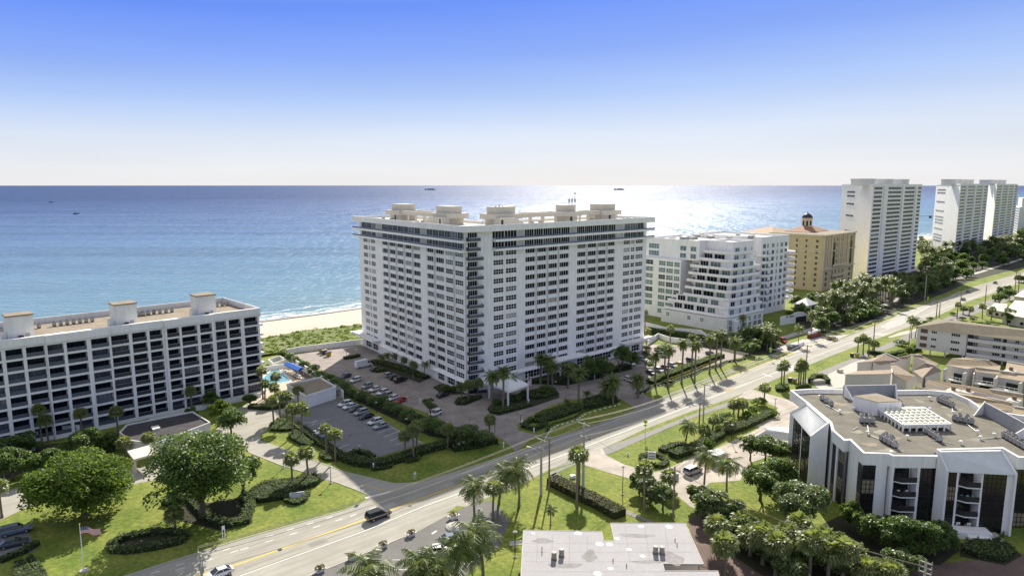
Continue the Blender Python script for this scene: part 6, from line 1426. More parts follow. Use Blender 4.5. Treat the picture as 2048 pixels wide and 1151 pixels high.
# ---- palms: kind, base x, base y, crown top y, label
PALMS = [
('fan',84,885,808,'tall shaded fan palm before the left block, nearest the left edge'),('fan',97,885,829,'shorter shaded fan palm beside the tall one at the left edge'),
('fan',165,885,815,'shaded fan palm before the left block above the round tree'),('fan',236,872,812,'single slim shaded fan palm left of the entrance hall roof'),
('fan',384,822,772,'shaded fan palm before the left block, right of the entrance hall'),('fan',428,800,762,'shaded fan palm, left of a pair near the right end of the left block'),('fan',446,797,764,'shaded fan palm, right of a pair near the right end of the left block'),
('fan',297,912,864,'sunlit fan palm beside the entrance hall canopy'),('fan',252,912,872,'sunlit fan palm behind the big round tree'),('fan',4,1035,957,'sunlit fan palm cut by the left edge above the parked cars'),('fan',10,960,905,'grey fan palm at the left edge behind the drive'),
('fan',526,798,733,'tallest fan palm of the group beside the pool'),('fan',530,800,759,'lower fan palm beneath the tallest one by the pool'),('fan',555,792,744,'fan palm in front of the pool water'),('fan',551,806,765,'low bushy fan palm in front of the pool'),
('fan',597,806,772,'fan palm before the white pool house wall'),('fan',548,849,791,'fan palm at the head of the hedged lawn, leftmost'),('fan',561,838,784,'fan palm at the head of the hedged lawn, second from left'),('fan',575,848,782,'fan palm at the head of the hedged lawn, nearest the car park'),
('fan',586,872,807,'fan palm on the wedge hedge, left one'),('fan',604,874,805,'fan palm on the wedge hedge, right one'),('fan',653,912,847,'fan palm by the car park hedge, left of the front pair'),('fan',671,922,857,'fan palm by the car park hedge, right of the front pair'),
('fan',585,970,906,'fan palm standing in the hedge behind the low sign, left one'),('fan',617,959,893,'slightly leaning fan palm in the hedge behind the low sign, right one'),
('fan',811,912,861,'shaded fan palm beyond the car park corner, left of three'),('fan',827,917,850,'shaded fan palm beyond the car park corner, middle of three'),('fan',834,905,840,'shaded fan palm beyond the car park corner, right of three'),
('fan',895,896,846,'pale round headed fan palm beside the sea grape tree'),('fan',979,872,829,'shaded palm at the back of the sea grape tree'),('fan',350,1060,1012,'short fan palm standing in the oval hedge of the left lawn'),
('coco',764,731,708,'small shaded palm by the left wing, farthest left'),('coco',778,733,704,'shaded palm by the left wing, second from left'),('coco',790,734,707,'shaded palm by the left wing, third from left'),('coco',806,741,713,'shaded palm by the left wing, fourth from left'),
('coco',827,766,722,'shaded palm by the left wing, tallest near the ramp'),('coco',832,750,725,'shaded palm by the left wing, behind the tallest'),('coco',848,757,722,'shaded palm by the left wing, last before the ramp'),
('date',985,812,740,'feathery palm left of the entrance canopy'),('date',1006,817,730,'thick trunked feathery palm in front of the entrance canopy'),('date',1020,797,745,'feathery palm just right of the thick trunked one before the canopy'),
('date',1081,768,706,'feathery palm before the right wing, first of five'),('date',1096,771,710,'feathery palm before the right wing, second of five'),('date',1105,777,722,'feathery palm before the right wing, third of five'),('date',1136,776,727,'feathery palm before the right wing, fourth of five'),('date',1157,808,735,'large feathery palm leaning over the loop drive'),
('small',1174,802,779,'small palm in the bed behind the blue white sign'),('small',1134,814,795,'low palm at the left end of the bed behind the sign'),
('fan',924,800,766,'shaded fan palm on the small island, left'),('fan',937,802,762,'shaded fan palm on the small island, middle'),('fan',956,795,757,'shaded fan palm on the small island, right'),
('date',1225,808,748,'bushy low date palm in the shaded bed by the second driveway'),('date',1214,806,760,'second bushy date palm in the shaded bed by the second driveway'),('date',1276,795,745,'bushy date palm beside the second driveway, near the parked cars'),
('date',1310,770,702,'feathery palm beside the right car park, first from the left'),('date',1329,747,686,'feathery palm beside the right car park, second from the left'),('date',1335,775,690,'feathery palm beside the right car park, third from the left'),('date',1363,767,677,'tall slim feathery palm in the wavy hedge'),
('date',1383,755,665,'tall feathery palm in the wavy hedge, behind'),('date',1389,768,680,'feathery palm in the wavy hedge, in front'),('date',1419,748,669,'feathery palm beside the far end of the wavy hedge'),('date',1431,739,661,'feathery palm beside the far end of the car park, left of a pair'),('date',1441,736,659,'feathery palm beside the far end of the car park, right of a pair'),
('date',1469,722,672,'shaded bushy palm at the end of the right car park'),('fan',1340,690,650,'fan palm behind the white wall of the right car park'),('fan',1290,668,618,'fan palm between the tall tower and the terraced condominium'),('fan',1293,688,655,'round fan palm beside the right wing of the tall tower'),
('coco',1483,672,629,'brown palm before the white arched gateway'),('coco',1538,690,645,'sunlit palm before the terraced condominium, right'),('coco',1518,692,650,'shaded palm before the terraced condominium, left'),('date',1622,676,622,'tall date palm beside the entrance pavilion'),('coco',1596,690,650,'palm standing by the shaded lawn beyond the wall'),
('fan',1562,774,726,'slim fan palm in the round hedge, left of the pair'),('fan',1567,776,721,'slim fan palm in the round hedge, right of the pair'),
('fan',1597,769,727,'slim fan palm of the roadside cluster, shortest'),('fan',1601,768,718,'slim fan palm of the roadside cluster, tallest'),('fan',1606,766,722,'slim fan palm of the roadside cluster, rightmost'),
('fan',1528,806,766,'single stout fan palm beside the plaza entrance'),('coco',1371,885,838,'small coconut palm at the end of the clipped hedge'),('fan',1467,832,799,'fan palm in the planted island, left'),('fan',1476,834,798,'fan palm in the planted island, middle'),('fan',1486,828,798,'fan palm in the planted island, right'),
('fan',1425,860,829,'fan palm at the lower end of the planted island'),('fan',1406,872,847,'short fan palm beside the clipped hedge'),('fan',1458,866,835,'fan palm over the long clipped hedge'),
('coco',949,1035,955,'coconut palm beside the road, leftmost of the three on the verge'),('coco',998,1008,935,'coconut palm beside the road, middle of the three on the verge'),('coco',1038,1012,917,'coconut palm beside the road, rightmost and tallest on the verge'),('fan',986,1040,963,'round grey green fan palm between the verge coconut palms'),
('coco',966,1165,1042,'large coconut palm at the bottom edge left of the flat roof'),('coco',908,1175,1070,'large coconut palm at the bottom edge over the pickup'),('coco',748,1175,1104,'bright palm cut by the bottom edge in the car park'),('coco',838,1165,1107,'palm at the bottom edge beside the parking bays, left'),('coco',862,1160,1108,'palm at the bottom edge beside the parking bays, right'),
('fan',1153,1016,892,'tall slim fan palm beside the concrete poles, left trunk'),('fan',1158,985,893,'tall slim fan palm beside the concrete poles, right trunk'),('small',1101,1050,1010,'small palm on the lawn behind the long hedge'),
('fan',1289,1022,925,'tall fan palm rising from the sea grape clump'),('fan',1340,985,940,'fan palm beside the wooden pole with transformer'),('cocoy',1407,987,898,'coconut palm with yellowing fronds, left of the pair by the golf cart'),('cocoy',1453,987,915,'coconut palm with yellowing fronds, right of the pair'),
('fan',1432,1100,1030,'round fan palm beside the service road, upper'),('fan',1450,1148,1064,'large round fan palm beside the service road, lower'),
('fan',1500,1110,1050,'fan palm in the bottom row, first from the left'),('fan',1551,1150,1065,'fan palm in the bottom row, second from the left'),('fan',1575,1130,1048,'fan palm in the bottom row, third from the left'),('fan',1618,1160,1060,'fan palm in the bottom row, fourth from the left'),('fan',1655,1165,1078,'fan palm in the bottom row, fifth from the left'),('fan',1684,1170,1077,'fan palm in the bottom row, sixth from the left'),('fan',1731,1180,1115,'fan palm cut by the bottom edge, left of two'),('fan',1779,1190,1122,'fan palm cut by the bottom edge, right of two'),('fan',1480,1075,1020,'fan palm behind the bottom row beside the plaza lane'),
('fan',1525,1128,1048,'fan palm in the bottom row, small one between the first and second'),('fan',1592,1100,1030,'fan palm standing behind the bottom row near the sea grape trunk'),('fan',1638,1120,1052,'fan palm standing behind the bottom row, right side'),('fan',1710,1150,1085,'fan palm at the right end of the bottom row'),
('fan',1688,985,925,'shaded fan palm against the left wall of the condominium'),('fan',1900,1045,975,'shaded fan palm before the ribbed roof bay of the condominium'),
('coco',1816,703,631,'tall slender coconut palm on the lawn beside the pink block'),('coco',1822,676,633,'coconut palm behind the slender one beside the pink block'),('coco',1830,676,640,'second coconut palm behind the slender one beside the pink block'),
('fan',1715,706,672,'palm in the roadside clump behind the blue and yellow bins, left'),('fan',1726,710,668,'palm in the roadside clump behind the blue and yellow bins, middle'),('fan',1737,712,675,'palm in the roadside clump behind the blue and yellow bins, right'),('fan',1748,708,680,'palm in the roadside clump behind the blue and yellow bins, last'),
('fan',1914,638,604,'fan palm on the lawn beyond the pink block, tallest'),('fan',1926,628,611,'fan palm on the lawn beyond the pink block, second'),('fan',1938,630,612,'fan palm on the lawn beyond the pink block, third'),('fan',1964,637,607,'fan palm before the white bungalow, left'),('fan',1982,640,613,'fan palm before the white bungalow, right'),('fan',1990,602,590,'small palm beside the far bungalow roof'),
]
for k, xb, yb, yt, lab in PALMS:
    sc = 1.12 if k == 'fan' else 1.0
    if k in ('coco', 'cocoy') and yb > 900: sc = 1.3 if k == 'coco' else 1.15
    if k == 'fan' and yb > 900 and xb > 1100: sc = 1.28
    if k == 'fan' and yb > 1090 and xb > 1400: sc = 1.5
    if k == 'coco' and yb > 1140: sc = 1.5
    if k == 'coco' and yb < 780: sc = .62
    if k == 'coco' and 640 < yb < 720 and xb > 1450: sc = .85
    if k == 'date' and 'bushy' in lab: sc = 1.35
    if k == 'date' and 'bushy' not in lab and yb > 760 and xb < 1200: sc = 1.15
    palm(k, xb, yb, yt, lab, sc=sc)
# ---- sea grape clumps on the right
for (x, y, r, h, lab) in ((1300, 1010, 3.8, 6.5, 'dark sea grape clump around the tall fan palm'), (1278, 985, 2.6, 5.0, 'leafy sea grape at the left of the fan palm clump'), (1325, 1018, 3.2, 5.5, 'sea grape at the right of the fan palm clump by the wooden pole'),
    (1412, 1040, 3.4, 7.0, 'tall sea grape beside the plaza, left of the lower clump'), (1440, 1050, 3.6, 7.2, 'tall sea grape beside the plaza, middle of the lower clump'), (1470, 1060, 3.4, 6.5, 'sea grape beside the plaza, right of the lower clump'), (1500, 1085, 3.0, 5.6, 'sea grape over the bottom row of palms'), (1540, 1125, 3.2, 5.0, 'dense sea grape in the bottom row of palms, left'), (1600, 1135, 3.2, 5.0, 'dense sea grape in the bottom row of palms, middle'), (1650, 1140, 3.0, 4.6, 'dense sea grape in the bottom row of palms, right'), (1395, 1015, 2.6, 5.5, 'sea grape at the plaza lane edge, leftmost of the lower clump'), (1478, 1085, 3.0, 6.0, 'sea grape filling the gap above the bottom row of palms'), (1525, 1095, 3.0, 5.0, 'low sea grape between the lane and the bottom row'), (1690, 1160, 3.2, 4.6, 'dense sea grape at the bottom edge, far right of the row'), (1745, 1165, 3.4, 4.6, 'dense sea grape at the bottom edge before the dark shrubs'), (1620, 1105, 3.2, 4.6, 'dense sea grape behind the bottom row near the leaning trunk'), (1670, 1110, 3.0, 4.4, 'dense sea grape behind the bottom row beside the shrub bed'), (1805, 1150, 3.4, 4.4, 'sea grape at the bottom edge near the pale pole'), (1575, 1160, 3.2, 4.5, 'dense sea grape cut by the bottom edge')):
    tree(lab, x, y, r, h, 1.2, M_SEAG, 3600, .5, 15, .2, name='sea_grape')
for (x, y, r, h, lab) in ((1500, 920, 3.8, 6.0, 'dark trimmed tree before the ribbed carport, left'), (1530, 922, 3.8, 6.2, 'dark trimmed tree before the ribbed carport, middle'), (1556, 928, 3.4, 5.6, 'dark trimmed tree before the ribbed carport, right')): tree(lab, x, y, r, h, 2.0, M_LEAF2, 3600, .45, 16, .2)
tree('dark leafy tree left of the big sea grape, beside the plaza lawn', 1520, 1000, 4.2, 8.0, 2.0, M_LEAF2, 5000, .5, 18, .3)
tree('dense green tree behind the big sea grape, near the condominium corner', 1560, 985, 4.4, 8.0, 2.0, M_LEAF2, 5000, .5, 18, .3)
tree('large pale leaved sea grape with thick leaning trunk, left of the condominium', 1600, 1055, 6.3, 9.0, 3.5, M_SEAG, 9500, .5, 34, .5, name='sea_grape', br=.3)
tree('bright green leafy tree against the condominium front', 1698, 1060, 2.7, 6.4, 1.8, M_LEAF, 3000, .5, 12, .2)
tree('dark leafy tree right of the bright green one at the condominium front', 1728, 1075, 3.0, 6.0, 1.5, M_LEAF2, 2800, .5, 12, .2)
for (x, y, r, h, lab) in ((1790, 1110, 4.2, 8.2, 'dark drooping bamboo like shrub before the condominium, left'), (1830, 1115, 4.2, 8.8, 'dark drooping shrub before the condominium, middle and tallest'), (1868, 1110, 3.4, 7.6, 'dark drooping shrub before the condominium, right'), (1895, 1100, 2.2, 4.4, 'rounded dark shrub beside the white terrace'), (1760, 1090, 3.8, 6.4, 'dark shrub mass at the left of the drooping shrubs'), (1850, 1040, 2.6, 5.5, 'dark tree close against the bronze window wall')): tree(lab, x, y, r, h, .8, M_LEAF2, 3600, .5, 16, .15, name='dark_shrub')
tree('dark pine shaped tree beside the white bungalows', 2014, 650, 3.4, 9.5, 1.5, M_LEAF2, 2600, .5, 16, .2, name='pine_tree')
tree('round green tree behind the dark pine by the bungalows', 1998, 610, 4.0, 7.5, 2, M_LEAF2, 2200, .6, 14, .2); tree('spreading green tree left of the round one by the far bungalow', 2018, 600, 4.0, 7.0, 2, M_LEAF2, 2200, .6, 14, .2)
tree('dry flat topped tree behind the condominium roof screen', 1722, 812, 5.4, 5.2, 2.0, M_SEAG, 5000, .4, 24, .3, br=.28)
tree('feathery green tree in the town house courtyard, left', 1805, 735, 2.6, 6.0, 2, M_LEAF, 2000, .45, 12, .15); tree('feathery green tree in the town house courtyard, right', 1818, 725, 2.2, 6.4, 2, M_LEAF, 1600, .45, 10, .15)
tree('round green tree below the gallery of the town houses', 1985, 775, 2.0, 4.5, 1.2, M_LEAF, 1500, .45, 9, .12)
# ---- hedges and beds
hedge('long pale topped hedge along the entrance drive side of the middle car park', [(589,851),(620,872),(650,894),(690,920)], 2.2, 1.3)
hedge('dark hedge round the near corner of the middle car park', [(690,918),(718,928),(760,932),(800,920),(850,903),(905,888)], 3.2, 1.5, dens=6)
hedge('dark hedge bordering the near edge of the parking bays', [(692,914),(712,906),(734,909),(748,918)], 1.4, 1.1)
hedge('thick dark hedge at the mouth of the first driveway', [(905,900),(950,893),(990,883)], 3.0, 1.3)
bed('wedge shaped pale clipped hedge on the small lawn', [(576,872),(598,862),(612,880),(628,888),(622,896),(600,890),(582,880)], 1.0)
bed('low clipped hedge wrapping the top of the small lawn', [(538,853),(556,840),(590,848),(594,860),(566,863),(542,862)], .9)
bed('small clipped hedge wedge at the tip of the small lawn', [(641,905),(660,908),(674,922),(650,922),(638,914)], .8)
bed('large rounded clipped hedge behind the low white sign', [(500,985),(530,968),(590,962),(630,952),(643,962),(632,972),(590,984),(560,1000),(520,1006),(500,1002)], 1.2)
hedge('curved low hedge cradling the white sign', [(566,992),(574,1003),(592,1008),(608,1002),(616,988)], 1.3, .8)
hedge('oval ring of clipped hedge on the left lawn', [(222,1092),(245,1078),(300,1068),(345,1066),(372,1073),(360,1085),(310,1096),(255,1104),(228,1102)], 1.8, 1.0, closed=True)
hedge('dark hedge curving through the shade beneath the tall spreading tree', [(330,1012),(350,1000),(385,1000),(420,1040),(455,1052),(490,1045),(500,1015),(492,990)], 2.2, 1.1)
hedge('low hedge along the edge of the left car park', [(0,1124),(50,1104),(75,1088)], 1.4, 1.0)
bed('square clipped hedge in the bottom left corner', [(28,1130),(44,1122),(62,1140),(80,1165),(30,1165)], 1.0); bed('pale clipped hedge strip, bottom left, right of the square one', [(52,1118),(64,1112),(88,1140),(100,1165),(84,1165)], .8)
hedge('dark shaded hedge along the foot of the left block', [(100,930),(200,905),(240,895)], 3.0, 1.5)
hedge('clipped hedge beside the pool deck and drive', [(500,815),(540,818),(575,812)], 2.6, 1.2); hedge('dark hedge before the pool house wall', [(600,806),(640,800),(672,792)], 2.0, 2.2)
bed('pale shaded shrub bed on the lawn corner, left', [(740,937),(766,928),(787,926),(784,936),(760,940),(744,942)], .7); bed('pale shaded shrub bed on the lawn corner, right', [(808,921),(822,912),(845,909),(838,922),(815,927)], .7)
# forecourt islands
def island(name, pts): mb = MB(); P = px(*pts); mb.prism([gz(p, .04) for p in P], None, .14, M_CONC, M_MULCH); return struct(name, mb)
island('drive_island', [(974,818),(985,807),(1014,798),(1036,787),(1061,780),(1079,776),(1111,778),(1119,787),(1118,796),(1066,814),(998,832),(980,828)])
island('drive_island', [(908,805),(915,796),(964,790),(964,798),(930,812),(912,811)])
island('planting_bed', [(1052,769),(1084,769),(1134,772),(1188,760),(1265,739),(1262,728),(1180,735),(1080,752),(1050,760)])
island('planting_bed', [(742,722),(760,718),(850,742),(862,756),(838,766),(800,752),(748,733)])
island('planting_bed', [(865,775),(880,768),(970,772),(975,786),(905,790),(880,787)])
mb = MB(); mb.prism([gz(p, .04) for p in px((1035,850),(1042,842),(1068,828),(1100,812),(1140,800),(1200,794),(1240,797),(1272,818),(1240,831),(1180,853),(1107,875),(1069,869),(1037,861))], None, .14, M_CONC, M_LAWN); struct('lawn_island', mb)
bed('dark clipped shrub edging of the drive island, near end', [(976,819),(986,809),(1010,806),(1030,812),(1060,808),(1066,812),(1000,829),(982,826)], .9); bed('dark shrubs filling the far end of the drive island', [(1064,786),(1085,778),(1108,780),(1114,790),(1090,798),(1066,800)], 1.1)
bed('dark clipped shrubs on the small drive island', [(911,804),(918,798),(960,793),(960,797),(930,809),(914,809)], .9)
for (x, y, r, h, lab) in ((1093, 790, 3.0, 4.0, 'rounded green shrub on the drive island'), (1030, 803, 2.4, 2.6, 'pale shrub near the entrance canopy post'), (1052, 797, 2.2, 3.0, 'shrub between the flagpole and the canopy'), (995, 812, 2.2, 2.6, 'shrub at the near end of the drive island')): shrub(lab, x, y, r, h, 'g')
hedge('square clipped hedge enclosure beside the first driveway', [(1046,855),(1069,862),(1092,852),(1064,842)], 1.5, 1.3, closed=True)
bed('rounded shrubs in the shaded lawn island, left part', [(1068,838),(1090,826),(1130,815),(1160,812),(1165,822),(1120,838),(1090,846)], 1.3, lump=.35); bed('dark shrubs in the shaded lawn island, right part', [(1165,806),(1200,796),(1232,798),(1236,806),(1190,818),(1166,820)], 1.6, lump=.4)
for i, (x, y) in enumerate(((1082,838),(1097,832),(1112,828),(1128,822),(1146,817))): shrub('round clipped shrub in the shaded lawn island', x, y, 2.0, 1.9, 'd', 'round shrubs in the shaded island')
for i, (x, y) in enumerate(((1012,780),(925,780),(905,784),(945,776),(890,782))): shrub('dark shrub at the foot of the left wing beside the lobby', x, y, 2.2, 2.4, 'd', 'shrubs by the lobby')
hedge('long dark hedge at the foot of the left wing', [(745,724),(780,732),(820,745),(852,757)], 3.0, 1.1); hedge('rounded dark hedge between the parked cars by the left wing', [(750,744),(772,741)], 2.4, 1.1)
hedge('small hedge in the sunlit corner of the forecourt', [(688,718),(702,716),(718,712)], 2.2, 1.0)
hedge('dark planting before the right wing', [(1060,764),(1120,766),(1180,755),(1255,733)], 3.0, 1.2)
# wavy hedge with black edging of the sunlit lawn
hedge('bright clipped hedge between the right car park and the sunlit lawn', [(1300,768),(1320,757),(1345,749),(1370,738),(1400,728),(1425,718),(1443,713)], 3.0, 1.4, m=M_LEAF, dens=8)
WV = [(1273,788),(1292,783),(1305,773),(1325,768),(1345,764),(1358,757),(1375,752),(1390,748),(1402,740),(1420,736),(1440,731),(1452,724),(1470,722),(1490,718)]
hedge('thin dark wavy border hedge winding across the sunlit lawn', WV, .9, .7)
hedge('yellow flowering strip beside the wavy border', [(1340,758),(1372,746),(1400,735),(1432,722)], .8, .5, m=mat('yellow_blooms', (.30, .24, .02), .8, .3, 2, trans=.2))
hedge('thin dark wavy border hedge across the shaded island', [(1092,868),(1098,855),(1110,847),(1130,842),(1150,835),(1165,825),(1185,818),(1205,812),(1225,808),(1240,801)], .8, .5)
for q, lab in ((WV, 'a'), ([(1090,873),(1101,857),(1113,850),(1133,845),(1153,838),(1168,828),(1188,821),(1208,815),(1228,811),(1243,804)], 'b')):
    P = [G(*p) for p in q]; acc = 0
    for i in range(len(P)-1):
        n = max(1, int((P[i+1]-P[i]).length/1.5))
        for j in range(n):
            p = P[i].lerp(P[i+1], j/n)+Vector((.2, -.75, .0)); mb = MB(); mb.box((0, 0, 0), (.75, .28, .35), M_PAINT if lab == 'b' else M_CONC, random.uniform(-.2, .2)); 
            if not (i == 0 and j == 0): o = link('edging_block', EB[lab], None, p, RA+random.uniform(-.3, .3))
            else:
                EB = globals().setdefault('EB', {}); EB[lab] = mb.mesh('edging_block'); o = link('edging_block', EB[lab], None, p, RA)
            tag(o, 'small white block edging the border of the shaded island' if lab == 'b' else 'small grey block edging the wavy border of the sunlit lawn', 'edging block', 'edging blocks of the shaded island' if lab == 'b' else 'edging blocks of the sunlit lawn')
# right side hedges
hedge('long dry topped hedge beside the footpath, above the flat roof', [(1104,965),(1150,988),(1200,1012),(1240,1035)], 3.4, 1.7, m=mat('dry_hedge', (.08, .085, .03), .85, .2, .8, col2=(.20, .165, .085), trans=.2), dens=8)
hedge('oval hedge ring around the white sign by the plaza', [(1282,915),(1300,908),(1322,914),(1334,925),(1322,934),(1300,932),(1286,925)], 1.4, .9, closed=True)
hedge('long clipped hedge between the lawn and the plaza, lower part', [(1345,915),(1375,905),(1410,888),(1440,872)], 3.0, 1.5); hedge('clipped hedge crossing the end of the plaza island', [(1322,905),(1350,893),(1372,893)], 2.0, 1.2); hedge('long clipped hedge between the lawn and the plaza, upper part', [(1440,870),(1480,858),(1515,843),(1540,830)], 2.6, 1.4)
for (x, y, r, h, lab) in ((1518,812,3.4,2.8,'large clipped shrub in the planted island, topmost'),(1510,826,2.6,2.4,'clipped shrub in the planted island, middle'),(1495,836,2.4,2.4,'clipped shrub in the planted island, lower'),(1545,834,2.4,2.0,'clipped shrub at the plaza end of the island'),(1412,893,2.6,2.4,'round clipped shrub over the long hedge'),(1440,850,2.8,3.0,'leafy shrub beside the island palms'),(1455,842,2.4,2.6,'second leafy shrub beside the island palms'),(1380,905,2.2,2.0,'leafy shrub at the lower hedge end')): shrub(lab, x, y, r, h, 'b' if 'clipped' in lab else 'g')
bed('round green hedge under the twin slim palms', [(1550,776),(1560,771),(1576,772),(1578,779),(1566,784),(1552,782)], 1.2, m=M_LEAF); bed('bright clipped hedge beside the grey enclosure', [(1590,776),(1612,772),(1624,777),(1600,782)], 1.0, m=M_LEAF)
hedge('dark round hedge around the grey enclosure', [(1620,766),(1630,757),(1648,758),(1656,768)], 1.6, 1.8); hedge('dark hedge along the lawn before the pink block', [(1735,706),(1775,712),(1812,706),(1838,700)], 2.2, 1.4, m=M_LEAF)
shrub('palm like shrub clump in the middle of the lawn by the pink block', 1801, 691, 3.6, 2.8, 'g'); shrub('green shrub in the corner between the road and the pink block', 1830, 700, 2.4, 3.0, 'b')
bed('clipped hedge on the terrace of the condominium', [(1945,1078),(1975,1085),(2000,1078),(2010,1066),(2000,1085),(1975,1094),(1945,1088)], .8); bed('large dark shrub bed before the condominium terrace', [(1930,1085),(1960,1096),(2010,1092),(2030,1105),(2010,1125),(1960,1118),(1925,1105)], 1.2)
hedge('long dark hedge behind the white wall of the right car park', [(1284,662),(1320,668),(1370,674),(1410,682),(1460,690)], 3.5, 2.2)
for i, (x, y) in enumerate(((1292,700),(1303,722),(1290,712),(1318,702),(1300,735))): shrub('round bush beside the right end of the tall tower', x, y, 2.2, 2.4, 'b' if i % 2 else 'd', 'bushes by the right end of the tower')
for i, (x, y) in enumerate(((1850,648),(1878,650),(1900,646),(1945,642),(1960,650),(1975,652),(1990,655),(1925,640),(1905,630),(2000,662),(2020,668),(1860,640),(1945,655))): shrub('leafy garden shrub among the palms beyond the pink block', x, y, 2.2, 2.0, 'g' if i % 2 else 'b', 'garden shrubs beyond the pink block')
# ---- groves along the far side of the road (each tree its own object)
def grove(poly, n, kinds, label, group, hr, name=None, sc=1.0):
    pts = scatter_poly([(p.x, p.y) for p in (G(x, y) for x, y in poly)], n)
    for x, y in pts:
        k = random.choice(kinds); palm(k, 0, 0, 0, label, group, sc*random.uniform(.85, 1.1), h=random.uniform(*hr), P=Vector((x, y, 0)))
GT = [broad_mesh(3.4, 6.5, 1.2, 12, 900, .8, M_LEAF2, .45), broad_mesh(3.8, 7.5, 1.5, 12, 900, .85, M_SEAG, .45), broad_mesh(3.0, 5.0, .8, 10, 700, .8, M_LEAF2, .5)]
GTR = []
mb = MB(); limbs(mb, 3, 6, 2.2, .25, 4); GTR = mb.mesh('trunk', True)
def gtrees(poly, n, label, group, sc=(.8, 1.3)):
    for x, y in scatter_poly([(p.x, p.y) for p in (G(a, b) for a, b in poly)], n):
        t = thing('broadleaf_tree', label, 'tree', (x, y, 0), random.uniform(0, 6.28), group); s = random.uniform(*sc); link('trunk', GTR, t, None, 0, (s, s, s)); link('crown', random.choice(GT), t, None, 0, (s, s, s*random.uniform(.85, 1.15)))
grove([(1640,650),(1700,640),(1760,625),(1800,612),(1800,590),(1740,590),(1690,598),(1650,625)], 72, ['coco', 'coco', 'date'], 'tall palm in the dense roadside grove before the beige domed building', 'palm grove before the domed building', (8, 14), sc=1.05)
gtrees([(1610,655),(1640,668),(1700,652),(1760,636),(1740,610),(1660,620),(1620,640)], 40, 'dark bushy tree filling the grove before the beige domed building', 'trees before the domed building')
gtrees([(1480,700),(1500,712),(1540,706),(1570,690),(1550,676),(1500,680)], 13, 'dark bushy tree before the terraced condominium by the road', 'trees before the terraced condominium')
grove([(1495,700),(1540,705),(1570,690),(1500,685)], 8, ['coco', 'date'], 'palm among the dark trees before the terraced condominium', 'palms before the terraced condominium', (5, 8))
gtrees([(1575,640),(1640,628),(1700,600),(1640,600),(1590,610)], 22, 'dark garden tree between the terraced condominium and the beige domed building', 'garden trees beside the domed building', (.7, 1.1))
gtrees([(1700,590),(1790,575),(1830,560),(1760,565)], 14, 'dark tree at the foot of the first far tower', 'trees at the foot of the first far tower', (.8, 1.2))
grove([(1790,612),(1850,598),(1900,578),(1900,556),(1840,560),(1790,585)], 40, ['coco', 'date'], 'palm in the roadside trees before the first far tower', 'palms before the first far tower', (6, 11))
gtrees([(1790,608),(1850,596),(1910,574),(1940,560),(1930,540),(1860,548),(1800,575)], 48, 'dark tree in the roadside belt before the first far tower', 'trees before the first far tower')
grove([(1840,545),(1900,530),(1960,522),(2040,505),(2048,490),(1960,505),(1850,520)], 60, ['coco', 'coco', 'date'], 'palm in the far grove before the pair of towers', 'palms before the pair of towers', (8, 14), sc=1.5)
gtrees([(1850,560),(1930,545),(2000,535),(2090,515),(2090,480),(2000,490),(1900,515),(1845,530)], 90, 'dark tree in the far belt before the pair of towers', 'trees before the pair of towers', (1.0, 1.7))
grove([(1840,520),(1860,505),(1850,495),(1835,505)], 8, ['coco'], 'palm on the seaward side between the far towers', 'palms between the far towers', (7, 11), sc=1.4)
gtrees([(1835,520),(1856,510),(1850,478),(1842,476),(1836,490)], 10, 'green tree on the seaward side between the far towers', 'trees between the far towers')
gtrees([(2035,480),(2090,480),(2090,462),(2040,466)], 14, 'far tree beside the stepped block at the right edge', 'trees by the far right block', (1.4, 2.2))
gtrees([(2030,570),(2060,562),(2060,545),(2040,555)], 3, 'green tree beside the far utility poles', 'trees by the far utility poles', (.6, .9))
gtrees([(1985,598),(2010,594),(2040,585),(2020,580),(1990,590)], 5, 'green tree beyond the far bungalow', 'trees beyond the far bungalow', (.6, .9))
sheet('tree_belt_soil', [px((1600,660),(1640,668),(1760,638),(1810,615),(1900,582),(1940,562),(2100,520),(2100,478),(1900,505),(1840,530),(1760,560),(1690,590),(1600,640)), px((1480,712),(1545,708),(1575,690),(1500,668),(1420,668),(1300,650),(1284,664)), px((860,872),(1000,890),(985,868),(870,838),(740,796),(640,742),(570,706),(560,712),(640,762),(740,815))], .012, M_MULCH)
sheet('shrub_soil', [px((1400,1030),(1480,1020),(1560,1090),(1700,1140),(1700,1170),(1540,1160),(1450,1100)), px((1640,1050),(1700,1020),(1780,1060),(1900,1060),(1920,1100),(1880,1130),(1760,1120),(1690,1090)), px((1920,1085),(2020,1090),(2045,1110),(2010,1130),(1920,1112)), px((330,1000),(420,1005),(500,990),(505,1045),(440,1060),(360,1040)), px((228,1092),(250,1080),(300,1070),(345,1068),(368,1074),(358,1084),(310,1094),(255,1102)), px((1048,855),(1069,861),(1090,852),(1066,844)), px((0,960),(90,930),(250,895),(240,870),(0,900))], .066, M_MULCH)
